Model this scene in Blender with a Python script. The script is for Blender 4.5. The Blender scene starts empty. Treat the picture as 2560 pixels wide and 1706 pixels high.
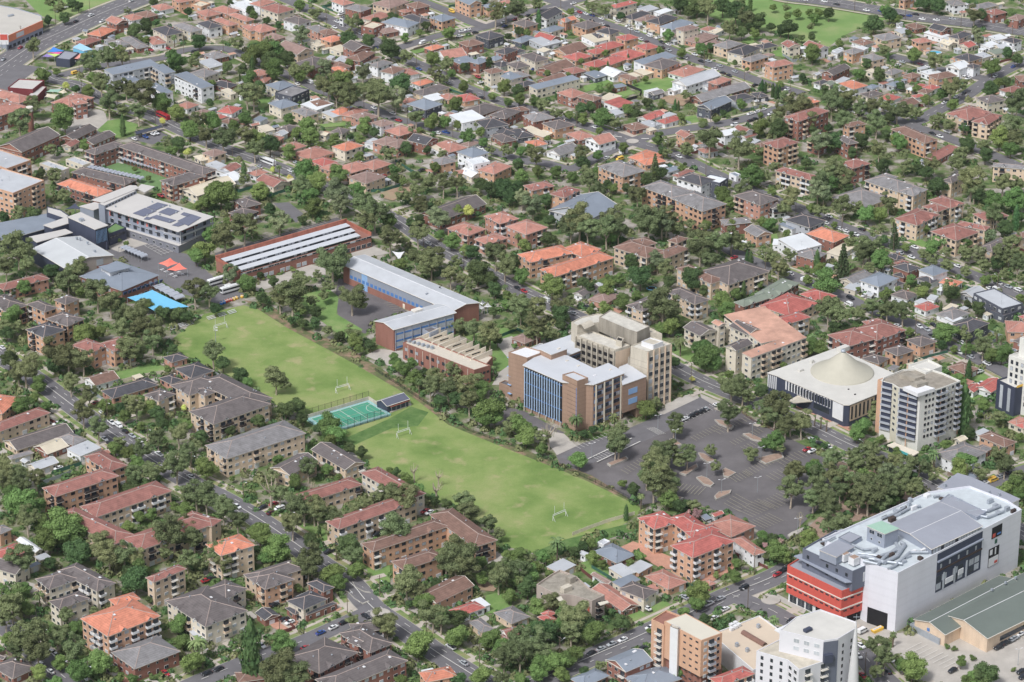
import bpy, math, random
from mathutils import Vector, Matrix
import numpy as np
RNG = random.Random(7)
R = math.radians
scene = bpy.context.scene
# ---------------------------------------------------------------- camera, sky, sun, exposure
PITCH = R(24.0); CAM_H = 600.0; FPX = 7500.0
CAM_Y = -CAM_H / math.tan(PITCH)
cam_d = bpy.data.cameras.new('camera'); cam = bpy.data.objects.new('camera', cam_d)
scene.collection.objects.link(cam)
cam.location = (0, CAM_Y, CAM_H); cam.rotation_euler = (R(90) - PITCH, 0, 0)
cam_d.sensor_width = 36.0; cam_d.lens = FPX / 2560 * 36.0
cam_d.clip_start = 5; cam_d.clip_end = 9000
scene.camera = cam
SUN_EL, SUN_AZ = R(52), R(215)          # sun azimuth: clockwise from +Y, so behind the camera's left shoulder
world = bpy.data.worlds.new('World'); scene.world = world; world.use_nodes = True
wn = world.node_tree.nodes; wl = world.node_tree.links
bg = wn['Background']; sky = wn.new('ShaderNodeTexSky'); sky.sky_type = 'NISHITA'; sky.sun_disc = False
sky.sun_elevation = SUN_EL; sky.sun_rotation = SUN_AZ; sky.air_density = 1.0; sky.dust_density = 3.0; sky.ozone_density = 1.0
hs = wn.new('ShaderNodeHueSaturation'); hs.inputs['Saturation'].default_value = 0.42
wl.new(sky.outputs[0], hs.inputs['Color']); wl.new(hs.outputs[0], bg.inputs['Color'])
bg.inputs['Strength'].default_value = 0.115
sun_d = bpy.data.lights.new('sun', 'SUN'); sun = bpy.data.objects.new('sun', sun_d); scene.collection.objects.link(sun)
sun_d.energy = 2.3; sun_d.angle = R(9); sun_d.color = (1.0, 0.99, 0.98)
sd = Vector((math.sin(SUN_AZ) * math.cos(SUN_EL), math.cos(SUN_AZ) * math.cos(SUN_EL), math.sin(SUN_EL)))
sun.rotation_euler = sd.to_track_quat('Z', 'Y').to_euler(); sun.location = (-200, -300, 700)
vs = scene.view_settings; vs.view_transform = 'Standard'; vs.look = 'None'; vs.gamma = 1.0; vs.exposure = 0.27
try: vs.use_curve_mapping = False
except Exception: pass
scene.cycles.max_bounces = 5; scene.cycles.diffuse_bounces = 3; scene.cycles.glossy_bounces = 2
scene.cycles.transmission_bounces = 2; scene.cycles.transparent_max_bounces = 6

# ---------------------------------------------------------------- survey: sheet units -> metres on the ground
CP, SP = math.cos(PITCH), math.sin(PITCH)
def px(sheet, x, y):
    if sheet == 'O': return x * 1.088, y * 1.088
    if sheet == 'S': return x, y
    i, j = sheet
    s = 640 / 2353 if j < 3 else 640 / 1983
    return 640 * i + x * s, 400 * j + y * s
def G(X, Y, z=0.0):
    u, v = X - 1280, Y - 853
    dy = FPX * CP - v * SP; dz = -FPX * SP - v * CP
    t = (z - CAM_H) / dz
    return (u * t, CAM_Y + dy * t)
def W(sheet, x, y, z=0.0): return G(*px(sheet, x, y), z)
def spx(Y): return (FPX * SP + (Y - 853) * CP) / CAM_H     # photo units per metre at that row
def back(x, y, z=0.0):
    yy = y - CAM_Y; zz = z - CAM_H
    d = yy * CP - zz * SP; up = yy * SP + zz * CP
    return 1280 + FPX * x / d, 853 - FPX * up / d

# ---------------------------------------------------------------- materials
def lin(c):
    c /= 255.0
    return c / 12.92 if c <= 0.04045 else ((c + 0.055) / 1.055) ** 2.4
def rgb(r, g, b, k=0.13):
    c = (lin(r), lin(g), lin(b)); y = .3 * c[0] + .55 * c[1] + .15 * c[2]
    return tuple(v * (1 - k) + y * k for v in c) + (1,)
MATS = {}
def mat(name, col, rough=0.85, noise=0.25, scale=0.6, jitter=0.0, spec=0.3, metal=0.0, col2=None, bump=0.0, rows=0.0, streak=False, fine=0.0, band=0.0):
    if name in MATS: return MATS[name]
    m = bpy.data.materials.new(name); m.use_nodes = True; MATS[name] = m
    n = m.node_tree.nodes; l = m.node_tree.links; b = n['Principled BSDF']
    b.inputs['Roughness'].default_value = rough; b.inputs['Metallic'].default_value = metal
    b.inputs['Specular IOR Level'].default_value = spec
    tc = n.new('ShaderNodeTexCoord'); geo = n.new('ShaderNodeNewGeometry')
    pos = geo.outputs['Position']
    nt = n.new('ShaderNodeTexNoise'); nt.inputs['Scale'].default_value = scale; nt.inputs['Detail'].default_value = 6; nt.inputs['Roughness'].default_value = 0.65
    if streak:
        mp = n.new('ShaderNodeMapping'); mp.inputs['Scale'].default_value = (1, 1, 0.18); l.new(pos, mp.inputs[0]); l.new(mp.outputs[0], nt.inputs['Vector'])
    else: l.new(pos, nt.inputs['Vector'])
    cr = n.new('ShaderNodeMix'); cr.data_type = 'RGBA'
    c = col[:3]
    c2 = col2[:3] if col2 else tuple(v * (1 - noise) for v in c)
    c1 = c if col2 else tuple(min(1, v * (1 + noise)) for v in c)
    cr.inputs[6].default_value = (*c1, 1); cr.inputs[7].default_value = (*c2, 1)
    rmp = n.new('ShaderNodeMapRange'); rmp.inputs[1].default_value = 0.3; rmp.inputs[2].default_value = 0.7
    l.new(nt.outputs[0], rmp.inputs[0]); l.new(rmp.outputs[0], cr.inputs[0])
    out = cr.outputs[2]
    def mult(out, fac_socket, lo, hi):
        mr = n.new('ShaderNodeMapRange'); l.new(fac_socket, mr.inputs[0])
        mr.inputs[3].default_value = lo; mr.inputs[4].default_value = hi
        vm = n.new('ShaderNodeVectorMath'); vm.operation = 'SCALE'; l.new(out, vm.inputs[0]); l.new(mr.outputs[0], vm.inputs['Scale'])
        return vm.outputs[0]
    if fine:
        nf = n.new('ShaderNodeTexNoise'); nf.inputs['Scale'].default_value = 2.6; nf.inputs['Detail'].default_value = 3; l.new(pos, nf.inputs['Vector'])
        out = mult(out, nf.outputs[0], 1 - fine * 2, 1 + fine * 2)
    if rows:      # courses of tiles / sheet ribs / brick courses: darker joint every 'rows' metres of height
        sx = n.new('ShaderNodeSeparateXYZ'); l.new(pos, sx.inputs[0])
        mm = n.new('ShaderNodeMath'); mm.operation = 'MULTIPLY'; mm.inputs[1].default_value = 1 / rows; l.new(sx.outputs[2], mm.inputs[0])
        fr = n.new('ShaderNodeMath'); fr.operation = 'FRACT'; l.new(mm.outputs[0], fr.inputs[0])
        gt = n.new('ShaderNodeMath'); gt.operation = 'LESS_THAN'; gt.inputs[1].default_value = 0.3; l.new(fr.outputs[0], gt.inputs[0])
        out = mult(out, gt.outputs[0], 1.0, 0.80 if not band else band)
    if jitter:
        oi = n.new('ShaderNodeObjectInfo')
        out = mult(out, oi.outputs['Random'], 1 - jitter, 1 + jitter)
    l.new(out, b.inputs['Base Color'])
    if bump:
        bp = n.new('ShaderNodeBump'); bp.inputs['Strength'].default_value = bump; l.new(nt.outputs[0], bp.inputs['Height']); l.new(bp.outputs[0], b.inputs['Normal'])
    return m
ROOFC = {'t': ('terracotta', (176, 122, 108)), 'o': ('orange', (206, 128, 100)), 'b': ('brown', (132, 102, 90)), 'd': ('dark brown', (106, 99, 99)),
         'c': ('charcoal', (80, 80, 86)), 'g': ('grey', (132, 130, 132)), 'u': ('blue-grey', (128, 138, 152)), 'r': ('red', (180, 98, 90)), 'm': ('reddish-brown', (152, 102, 93)),
         'p': ('pinkish-brown', (148, 122, 114)), 'w': ('white', (214, 218, 222)), 'k': ('cream', (208, 197, 174)), 'l': ('pale grey', (182, 186, 192)),
         'n': ('green-grey', (128, 138, 124)), 's': ('rust-stained', (198, 150, 128))}
WALLC = {'B': ('red-brown brick', (152, 104, 90)), 'O': ('orange brick', (206, 162, 132)), 'T': ('tan brick', (212, 188, 162)), 'W': ('white', (228, 230, 234)),
         'C': ('cream', (216, 206, 188)), 'G': ('grey', (176, 180, 188)), 'D': ('dark grey', (86, 90, 102)), 'P': ('pinkish brick', (192, 142, 124))}
METALS = set('uwklns')
def roofmat(c):
    nm, col = ROOFC[c]
    if c in METALS: return mat('sheet roof ' + nm, rgb(*col), rough=0.5, noise=0.10 if c != 's' else 0.3, scale=0.12, jitter=0.07, spec=0.4, streak=False, fine=0.03)
    return mat('tiled roof ' + nm, rgb(*col), rough=0.85, noise=0.24, scale=0.35, jitter=0.10, rows=0.36, fine=0.10, band=0.86)
def wallmat(c):
    nm, col = WALLC[c]
    brick = c in 'BOTP'
    return mat('wall ' + nm, rgb(*col), rough=0.9, noise=0.12 if brick else 0.07, scale=0.35, jitter=0.07, streak=True, fine=0.09 if brick else 0.03, rows=0.6 if brick else 0, band=0.93)
M = {}
M['ridge'] = mat('ridge capping', rgb(172, 154, 146), noise=0.1)
M['fascia'] = mat('painted fascia', rgb(214, 208, 198), noise=0.08)
M['glass'] = mat('window glass', rgb(50, 58, 68), rough=0.12, noise=0.3, scale=0.5, spec=0.6, jitter=0.25)
M['curtain'] = mat('curtained window', rgb(176, 182, 190), rough=0.3, noise=0.12, scale=0.8, jitter=0.15)
M['frame'] = mat('window frame white', rgb(222, 222, 218), noise=0.04)
M['dframe'] = mat('window frame dark', rgb(74, 62, 58), noise=0.06)
M['white'] = mat('white paint', rgb(218, 219, 222), noise=0.05, fine=0.02)
M['dark'] = mat('dark opening', rgb(36, 36, 40), noise=0.2)
M['navy'] = mat('navy cladding', rgb(66, 72, 92), rough=0.6, noise=0.1, streak=True)
M['concrete'] = mat('weathered concrete', rgb(190, 182, 166), noise=0.18, scale=0.25, streak=True, fine=0.08)
M['dconcrete'] = mat('stained concrete', rgb(152, 145, 133), noise=0.30, scale=0.3, streak=True, fine=0.1)
M['plantmetal'] = mat('galvanised steel', rgb(168, 176, 186), rough=0.45, noise=0.12, metal=0.3)
M['lightblue'] = mat('light blue panel', rgb(138, 178, 224), rough=0.5, noise=0.06)
M['blue'] = mat('blue panel', rgb(74, 128, 196), rough=0.5, noise=0.08)
M['bluegrey'] = mat('blue-grey panel', rgb(146, 154, 170), rough=0.6, noise=0.06)
M['coral'] = mat('coral shade cloth', rgb(240, 122, 104), noise=0.05)
M['aqua'] = mat('aqua shade cloth', rgb(104, 190, 230), noise=0.05)
M['membrane'] = mat('tent membrane', rgb(182, 178, 162), rough=0.6, noise=0.04, scale=0.3)
M['canopy'] = mat('translucent canopy sheet', rgb(166, 172, 184), rough=0.4, noise=0.1, scale=0.5)
M['asphalt'] = mat('asphalt', rgb(112, 110, 114), noise=0.13, scale=0.16, fine=0.05)
M['asphalt2'] = mat('worn asphalt', rgb(106, 102, 104), noise=0.28, scale=0.05, fine=0.06)
M['lightpave'] = mat('concrete paving', rgb(178, 172, 164), noise=0.13, scale=0.15, fine=0.05)
M['footpath'] = mat('footpath concrete', rgb(186, 176, 164), noise=0.12, scale=0.2, fine=0.06)
M['kerb'] = mat('kerb concrete', rgb(172, 168, 160), noise=0.12, scale=0.3)
M['marking'] = mat('road paint', rgb(214, 212, 206), noise=0.12, scale=1.0)
M['ymark'] = mat('yellow paint', rgb(170, 162, 138), noise=0.12, scale=1.0)
M['mulch'] = mat('mulch', rgb(158, 132, 116), noise=0.2, scale=0.6, fine=0.1)
M['brickpave'] = mat('brick paving', rgb(190, 140, 118), noise=0.15, scale=0.4, fine=0.08)
M['turf'] = mat('artificial turf', rgb(104, 138, 84), noise=0.1, scale=0.2)
M['bark'] = mat('bark', rgb(112, 98, 84), noise=0.25, scale=2.0)
M['gumbark'] = mat('pale bark', rgb(176, 162, 144), noise=0.2, scale=2.0)
M['solar'] = mat('solar cells', rgb(104, 108, 130), rough=0.25, noise=0.12, spec=0.5, scale=2.0)
M['orangepaint'] = mat('orange paint', rgb(246, 146, 104), noise=0.05)
M['redpaint'] = mat('red render', rgb(206, 84, 70), noise=0.08, streak=True)
M['greysheet'] = mat('mid grey sheet roof', rgb(150, 154, 166), rough=0.5, noise=0.08, scale=0.08, fine=0.03)
M['greensheet'] = mat('green sheet roof', rgb(108, 118, 112), rough=0.55, noise=0.08, scale=0.08, fine=0.04)
M['palegreen'] = mat('pale green sheet roof', rgb(152, 190, 170), rough=0.5, noise=0.06)
M['brownbrick'] = mat('brown brick', rgb(164, 134, 114), noise=0.10, scale=0.4, streak=True, rows=2.1, fine=0.09, band=0.93)
M['maroon'] = mat('maroon paint', rgb(130, 56, 62), noise=0.08)
M['timber'] = mat('timber fence', rgb(128, 112, 98), noise=0.2, fine=0.1)
M['greenfence'] = mat('green steel fence', rgb(60, 104, 88), noise=0.08)
M['creamfence'] = mat('cream steel fence', rgb(206, 198, 176), noise=0.08)
M['brownfence'] = mat('brown steel fence', rgb(112, 66, 62), noise=0.08)
M['blackfence'] = mat('black steel fence', rgb(48, 48, 52), noise=0.08)
M['steel'] = mat('grey steel', rgb(150, 158, 164), rough=0.5, noise=0.08)
M['poolwater'] = mat('pool water', rgb(60, 176, 214), rough=0.1, noise=0.1, scale=1.0)
M['yellow'] = mat('yellow paint solid', rgb(240, 190, 40), noise=0.06)
M['purple'] = mat('violet sail cloth', rgb(150, 130, 200), noise=0.05)
M['lime'] = mat('lime sail cloth', rgb(196, 226, 110), noise=0.05)
M['skyblue'] = mat('bright blue cloth', rgb(50, 130, 220), noise=0.05)
M['magenta'] = mat('magenta sail cloth', rgb(226, 90, 160), noise=0.05)
M['pinksail'] = mat('pink sail cloth', rgb(240, 160, 146), noise=0.05)
M['teal'] = mat('teal sign paint', rgb(60, 170, 172), noise=0.05)

# mown grass, rough ground and the mixed surface of the back yards
def ground_mat(name, stops, scale, rough=0.95, fine=0.08, second=None):
    m = bpy.data.materials.new(name); m.use_nodes = True
    n = m.node_tree.nodes; l = m.node_tree.links; b = n['Principled BSDF']; b.inputs['Roughness'].default_value = rough; b.inputs['Specular IOR Level'].default_value = 0.1
    geo = n.new('ShaderNodeNewGeometry'); pos = geo.outputs['Position']
    nt = n.new('ShaderNodeTexNoise'); nt.inputs['Scale'].default_value = scale; nt.inputs['Detail'].default_value = 7; nt.inputs['Roughness'].default_value = 0.6; l.new(pos, nt.inputs['Vector'])
    cr = n.new('ShaderNodeValToRGB'); e = cr.color_ramp.elements
    e[0].position, e[0].color = stops[0]; e[1].position, e[1].color = stops[-1]
    for p, c in stops[1:-1]:
        q = e.new(p); q.color = c
    l.new(nt.outputs[0], cr.inputs[0]); out = cr.outputs[0]
    if second:
        n2 = n.new('ShaderNodeTexNoise'); n2.inputs['Scale'].default_value = second[0]; n2.inputs['Detail'].default_value = 5; l.new(pos, n2.inputs['Vector'])
        mr = n.new('ShaderNodeMapRange'); mr.inputs[1].default_value = second[1]; mr.inputs[2].default_value = second[2]; l.new(n2.outputs[0], mr.inputs[0])
        mx = n.new('ShaderNodeMix'); mx.data_type = 'RGBA'; l.new(mr.outputs[0], mx.inputs[0]); l.new(out, mx.inputs[6]); mx.inputs[7].default_value = second[3]; out = mx.outputs[2]
    nf = n.new('ShaderNodeTexNoise'); nf.inputs['Scale'].default_value = 1.3; nf.inputs['Detail'].default_value = 4; l.new(pos, nf.inputs['Vector'])
    mr = n.new('ShaderNodeMapRange'); mr.inputs[3].default_value = 1 - 2 * fine; mr.inputs[4].default_value = 1 + 2 * fine; l.new(nf.outputs[0], mr.inputs[0])
    vm = n.new('ShaderNodeVectorMath'); vm.operation = 'SCALE'; l.new(out, vm.inputs[0]); l.new(mr.outputs[0], vm.inputs['Scale'])
    l.new(vm.outputs[0], b.inputs['Base Color'])
    return m
M['field'] = ground_mat('mown playing field', [(0.30, rgb(98, 126, 58)), (0.42, rgb(114, 140, 68)), (0.52, rgb(130, 150, 80)), (0.66, rgb(148, 156, 96))], 0.035, second=(0.11, 0.57, 0.80, rgb(172, 160, 118)))
M['lawn'] = ground_mat('lawn', [(0.3, rgb(96, 130, 66)), (0.5, rgb(116, 148, 78)), (0.7, rgb(140, 156, 96))], 0.08)
M['park'] = ground_mat('park grass', [(0.3, rgb(106, 142, 74)), (0.5, rgb(122, 152, 84)), (0.7, rgb(148, 158, 104))], 0.03)
M['verge'] = ground_mat('verge grass', [(0.35, rgb(104, 130, 70)), (0.5, rgb(128, 144, 86)), (0.62, rgb(154, 144, 108))], 0.15)
M['dirt'] = ground_mat('bare earth', [(0.3, rgb(140, 116, 94)), (0.5, rgb(166, 140, 116)), (0.7, rgb(150, 146, 110))], 0.12)
M['yard'] = ground_mat('back yard ground', [(0.36, rgb(72, 96, 50)), (0.45, rgb(98, 120, 66)), (0.51, rgb(122, 124, 94)), (0.56, rgb(146, 140, 128)), (0.66, rgb(174, 168, 160))], 0.09, fine=0.12)
M['bankdirt'] = ground_mat('scrubby bank', [(0.3, rgb(74, 96, 50)), (0.48, rgb(104, 110, 72)), (0.58, rgb(140, 118, 96)), (0.7, rgb(158, 136, 112))], 0.15)
M['weeds'] = ground_mat('long weeds', [(0.3, rgb(72, 104, 52)), (0.5, rgb(90, 122, 62)), (0.7, rgb(110, 134, 78))], 0.2)

# ---------------------------------------------------------------- builders
COL = scene.collection
class MB:
    def __init__(s): s.v = []; s.f = []; s.m = []
    def quad(s, a, b, c, d, m=0):
        i = len(s.v); s.v += [tuple(a), tuple(b), tuple(c), tuple(d)]; s.f.append((i, i + 1, i + 2, i + 3)); s.m.append(m)
    def poly(s, pts, m=0):
        i = len(s.v); s.v += [tuple(p) for p in pts]; s.f.append(tuple(range(i, i + len(pts)))); s.m.append(m)
    def box(s, x0, y0, z0, x1, y1, z1, m=0, bottom=True):
        i = len(s.v)
        s.v += [(x0, y0, z0), (x1, y0, z0), (x1, y1, z0), (x0, y1, z0), (x0, y0, z1), (x1, y0, z1), (x1, y1, z1), (x0, y1, z1)]
        fs = [(4, 5, 6, 7), (0, 1, 5, 4), (1, 2, 6, 5), (2, 3, 7, 6), (3, 0, 4, 7)] + ([(3, 2, 1, 0)] if bottom else [])
        for f in fs: s.f.append(tuple(i + k for k in f)); s.m.append(m)
    def prism(s, pts, z0, z1, m=0, top=True, mtop=None):
        n = len(pts); i = len(s.v)
        s.v += [(p[0], p[1], z0) for p in pts] + [(p[0], p[1], z1) for p in pts]
        for k in range(n):
            q = (k + 1) % n; s.f.append((i + k, i + q, i + n + q, i + n + k)); s.m.append(m)
        if top: s.f.append(tuple(i + n + k for k in range(n))); s.m.append(m if mtop is None else mtop)
    def bar(s, p, q, r, m=0, n=4, r2=None):
        p = Vector(p); q = Vector(q); d = q - p
        if d.length < 1e-6: return
        a = d.orthogonal().normalized(); b = d.normalized().cross(a); r2 = r if r2 is None else r2
        i = len(s.v)
        for c, rr in ((p, r), (q, r2)):
            for k in range(n):
                t = 2 * math.pi * (k + 0.5) / n; s.v.append(tuple(c + a * (math.cos(t) * rr) + b * (math.sin(t) * rr)))
        for k in range(n): s.f.append((i + k, i + (k + 1) % n, i + n + (k + 1) % n, i + n + k)); s.m.append(m)
        s.f.append(tuple(i + n + k for k in range(n))); s.m.append(m); s.f.append(tuple(i + n - 1 - k for k in range(n))); s.m.append(m)
    def lathe(s, prof, cx=0, cy=0, n=24, m=0):
        i = len(s.v)
        for r, z in prof:
            for k in range(n): t = 2 * math.pi * k / n; s.v.append((cx + r * math.cos(t), cy + r * math.sin(t), z))
        for j in range(len(prof) - 1):
            for k in range(n): s.f.append((i + j * n + k, i + j * n + (k + 1) % n, i + (j + 1) * n + (k + 1) % n, i + (j + 1) * n + k)); s.m.append(m)
    def mesh(s, name, mats, smooth=False):
        me = bpy.data.meshes.new(name); me.from_pydata(s.v, [], s.f)
        for mm in mats: me.materials.append(mm)
        me.polygons.foreach_set('material_index', s.m)
        if smooth: me.polygons.foreach_set('use_smooth', [True] * len(s.f))
        me.update(); return me
def link(name, data, parent=None, loc=None, rz=0.0):
    o = bpy.data.objects.new(name, data); COL.objects.link(o)
    if parent: o.parent = parent
    if loc is not None: o.location = loc
    if rz: o.rotation_euler = (0, 0, rz)
    return o
def part(mb, name, mats, parent, smooth=False):
    if not isinstance(mats, (list, tuple)): mats = [mats]
    return link(name, mb.mesh(name, mats, smooth), parent)
THINGS = []     # (object, kind description, place) for the labels
def tag(o, cat, desc, xy=None, group=None, label=None):
    o['category'] = cat
    if group: o['group'] = group
    if label: o['label'] = label
    THINGS.append([o, desc, xy if xy else (o.location.x, o.location.y), label])
    return o
def thing(name, cat, desc, xy, z=0.0, rz=0.0, group=None, label=None):
    o = link(name, None, None, (xy[0], xy[1], z), rz)
    o.empty_display_size = 0.5
    return tag(o, cat, desc, xy, group, label)
def struct(mb, name, mats, kind='structure'):
    o = part(mb, name, mats, None); o['kind'] = kind; return o
def rect3(Lp, Fp, Rp):
    L, F_, R_ = Vector(Lp), Vector(Fp), Vector(Rp)
    a = math.atan2(*(reversed((L - F_)[:]))) if False else math.atan2((L - F_).y, (L - F_).x)
    b = math.atan2((R_ - F_).y, (R_ - F_).x)
    la, lb = (L - F_).length, (R_ - F_).length
    d = (a - b) % (2 * math.pi)
    err = (d - math.pi / 2) / 2
    wa, wb = lb / (la + lb), la / (la + lb)            # the longer side keeps its bearing
    b2 = b + 2 * err * wb * (1 if True else 0) if False else b + 2 * err * (lb < la) * 0.8 + 2 * err * (lb >= la) * 0.2
    ux = Vector((math.cos(b2), math.sin(b2))); uy = Vector((-math.sin(b2), math.cos(b2)))
    c = F_ + ux * lb / 2 + uy * la / 2
    return c, b2, lb, la                                # centre, bearing of the x axis, length along x (F->R), along y (F->L)
OCC = {}
OX0, OY0, ON = -420, -420, 1100
occ = np.zeros((ON, ON), dtype=np.uint8)
def mark(pts, val, grow=0.0):
    P = np.array([[p[0] - OX0, p[1] - OY0] for p in pts])
    if grow:
        c = P.mean(0); d = P - c; P = c + d * (1 + grow / np.maximum(1e-3, np.linalg.norm(d, axis=1, keepdims=True)))
    x0, y0 = np.maximum(0, np.floor(P.min(0)).astype(int)); x1, y1 = np.minimum(ON - 1, np.ceil(P.max(0)).astype(int))
    if x1 <= x0 or y1 <= y0: return
    xs, ys = np.meshgrid(np.arange(x0, x1 + 1) + .5, np.arange(y0, y1 + 1) + .5)
    ins = np.zeros(xs.shape, bool); n = len(P)
    for k in range(n):
        xa, ya = P[k]; xb, yb = P[(k + 1) % n]
        if ya == yb: continue
        cnd = ((ya > ys) != (yb > ys)) & (xs < (xb - xa) * (ys - ya) / (yb - ya) + xa)
        ins ^= cnd
    sub = occ[y0:y1 + 1, x0:x1 + 1]; sub[ins] = val
def at(x, y):
    i, j = int(y - OY0), int(x - OX0)
    return occ[i, j] if 0 <= i < ON and 0 <= j < ON else 9
# ---------------------------------------------------------------- survey tables
# building rows: roof colour+shape, wall colour+storeys, left, front and right eave corners (survey sheet units)
BLD = {}
BLD[0,0] = """
tG B2 980 185 1070 225 1170 195
oH B1 840 300 930 335 1050 270
mH B1 705 385 790 412 925 365
tH W2 1135 150 1210 190 1330 165
bH B1 1250 125 1345 162 1455 140
tH W1 1390 60 1470 98 1600 72
tH O2 1600 -15 1650 25 1790 -5
kF O1 1750 45 1850 68 1940 40
tH P1 1810 110 1900 155 2010 120
tH P1 1945 85 2090 130 2195 95
tH O2 1950 185 2100 240 2190 222
tH O2 2095 140 2260 197 2340 180
tH O2 2235 240 2300 285 2420 250
wF W1 2120 40 2260 100 2400 60
cH C2 1405 268 1530 328 1680 297
gH C2 1580 238 1750 298 1870 280
cH W2 1815 215 1920 265 2045 240
tH W1 1340 352 1410 412 1520 390
gH B1 1130 350 1260 445 1355 420
gH W1 1000 390 1100 428 1200 402
gH B1 1870 500 1960 545 2105 515
lS C1 1825 575 1930 625 2040 590
gH C2 1750 672 1880 712 1990 662
cH B1 1945 770 2090 812 2180 777
kS C1 2035 835 2120 870 2180 850
tH W1 1640 965 1720 1002 1820 962
pH W1 1775 1035 1850 1070 1960 1032
rH W1 2030 1012 2130 1047 2210 990
rH C1 1920 1063 2010 1097 2080 1070
bH W1 2035 1112 2110 1140 2190 1100
uS G3 950 648 1035 690 1465 595 townhouse
+uS G3 1390 620 1510 682 1620 662
uS W2 1070 695 1200 760 1290 738 townhouse
uS W3 1345 795 1510 868 1600 850 townhouse
uS W3 1580 712 1850 818 1985 795 townhouse
tH B3 -120 1005 -20 1075 240 975 school
+tH B3 -200 850 180 950 320 900
tH B2 490 935 640 990 860 895 school
+tH B3 650 925 695 965 812 945
dG B2 20 1332 200 1402 535 1238 church
dG B1 585 1248 680 1292 870 1175 school
+dG B1 770 1292 860 1332 1050 1235
mG C1 590 1330 650 1352 720 1302
dH B3 780 1385 870 1425 1150 1330 school
+dH B3 1090 1345 1860 1610 1990 1560
+dH B3 1450 1666 1590 1711 1890 1621
pH T2 1850 1412 1960 1442 2080 1402
kH C1 1780 1440 1850 1480 1990 1450
"""
BLD[1,0] = """
tH W2 -20 25 40 60 165 15
mH C2 50 70 200 125 330 80
dH W2 260 180 390 225 480 185
tH O2 -60 250 40 300 150 255
gH P2 480 250 570 300 660 270
bH P2 565 290 640 325 750 300
oH O2 600 355 690 390 810 355
pH P1 60 330 160 370 265 340
pG T2 200 430 380 500 530 465
kS C1 480 395 560 430 635 400
dG B3 815 420 900 470 1000 420 
+bH B2 880 520 960 560 1060 480
kS C1 690 445 780 480 830 440
dH B2 400 570 530 630 690 560
mH B1 500 610 590 650 660 600
oH B1 720 620 790 700 860 670
bH B1 660 590 740 640 820 595
bH W1 940 545 1010 570 1130 530
lS W1 935 600 980 620 1040 580
gH W2 1050 590 1120 620 1250 575
bH W2 1160 650 1260 680 1360 630
+tH W1 1300 650 1370 700 1460 660
lS C1 760 550 830 580 880 530
cS W2 770 180 800 170 850 160
gH B2 820 75 960 110 1060 75
tH W2 700 10 800 50 885 20
pH T2 1090 30 1230 75 1400 15
bH B2 1390 40 1470 80 1550 40
tH C1 1000 160 1090 195 1240 135
kF B2 990 240 1080 270 1170 225
pH B1 1110 280 1180 310 1310 285
uH W2 1160 210 1390 255 1510 215
cH C2 1360 150 1500 210 1580 180
uH O2 1600 165 1710 200 1830 165
uG O3 1820 -10 1960 45 2085 30
uH O2 2085 50 2130 75 2250 50
tH B1 1310 100 1370 120 1420 100
tH O1 2230 20 2300 40 2370 15
oH B1 1550 440 1620 465 1730 430
tG W1 1650 480 1740 540 1930 510
bH B2 1850 395 1950 430 2095 400
cH D2 2030 320 2140 365 2275 325
uS B2 1810 555 1880 590 2010 550
uH B2 2000 560 2050 590 2130 550
uH C1 2130 540 2200 560 2280 530
cH B2 2205 470 2290 500 2400 455
cH W1 2150 590 2250 620 2360 590
bH C3 2090 650 2160 680 2280 655
uH C2 2220 690 2330 735 2440 700
tH P2 -60 660 20 700 95 660
tH P1 40 735 80 760 130 710
uH C2 100 780 210 830 350 785
gF D2 190 855 330 895 480 830
uH C2 120 950 230 1000 385 960
wS W1 450 960 560 1010 700 950 
bH W1 490 940 560 985 690 950
gH T2 330 1020 460 1070 580 1040
oH C1 680 1030 770 1060 890 1010
tH P1 820 1040 920 1080 1010 1010
pH P2 880 1060 980 1110 1080 1060
lS C1 610 1040 710 1080 805 1050
uS W1 -20 1100 40 1120 100 1085
kS C1 20 1170 90 1210 170 1190
dH B1 190 1190 290 1215 400 1170
lG W1 180 1225 240 1250 290 1220
kG C1 570 1230 640 1250 690 1230
dH C1 720 1200 790 1235 850 1190
pH W2 1060 1130 1150 1165 1270 1130
tH B1 1190 1200 1320 1250 1470 1200
oH W1 1440 760 1510 790 1635 750
dH T1 1430 850 1540 880 1780 810
tH O1 1340 920 1390 950 1470 915
wS W1 1520 900 1620 930 1750 900
tH O1 1680 880 1770 920 1850 890
rH O1 1830 885 1920 935 2060 910
uH D2 1390 960 1560 1010 1725 965
dH B1 1940 1000 2060 1060 2250 990
kS C1 1940 1000 1990 1030 2060 1010
dH B2 2170 1050 2290 1090 2420 1020
wS W2 1780 1070 1900 1130 2100 1085
tH P1 1740 1060 1800 1090 1860 1050
cH G2 2000 1120 2110 1180 2320 1150
cH D1 2180 1190 2260 1250 2400 1230
dH B1 2160 1250 2270 1310 2400 1290
oH C2 715 1345 820 1390 975 1340
pH P2 1080 1300 1190 1340 1320 1290
+pH P2 1210 1320 1300 1360 1430 1310
cG B2 1400 1290 1560 1330 1680 1280
lS W1 1030 1300 1080 1330 1150 1290
tH B1 1620 1330 1780 1400 1930 1355
kS W1 1600 1350 1700 1400 1760 1370
uH W2 1850 1400 1990 1450 2150 1410
tH P1 100 1270 180 1310 240 1260
tH C1 240 1340 340 1380 460 1340
tH O1 380 1400 500 1470 700 1400 
pH W1 1900 1320 1960 1350 2050 1310
"""
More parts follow.
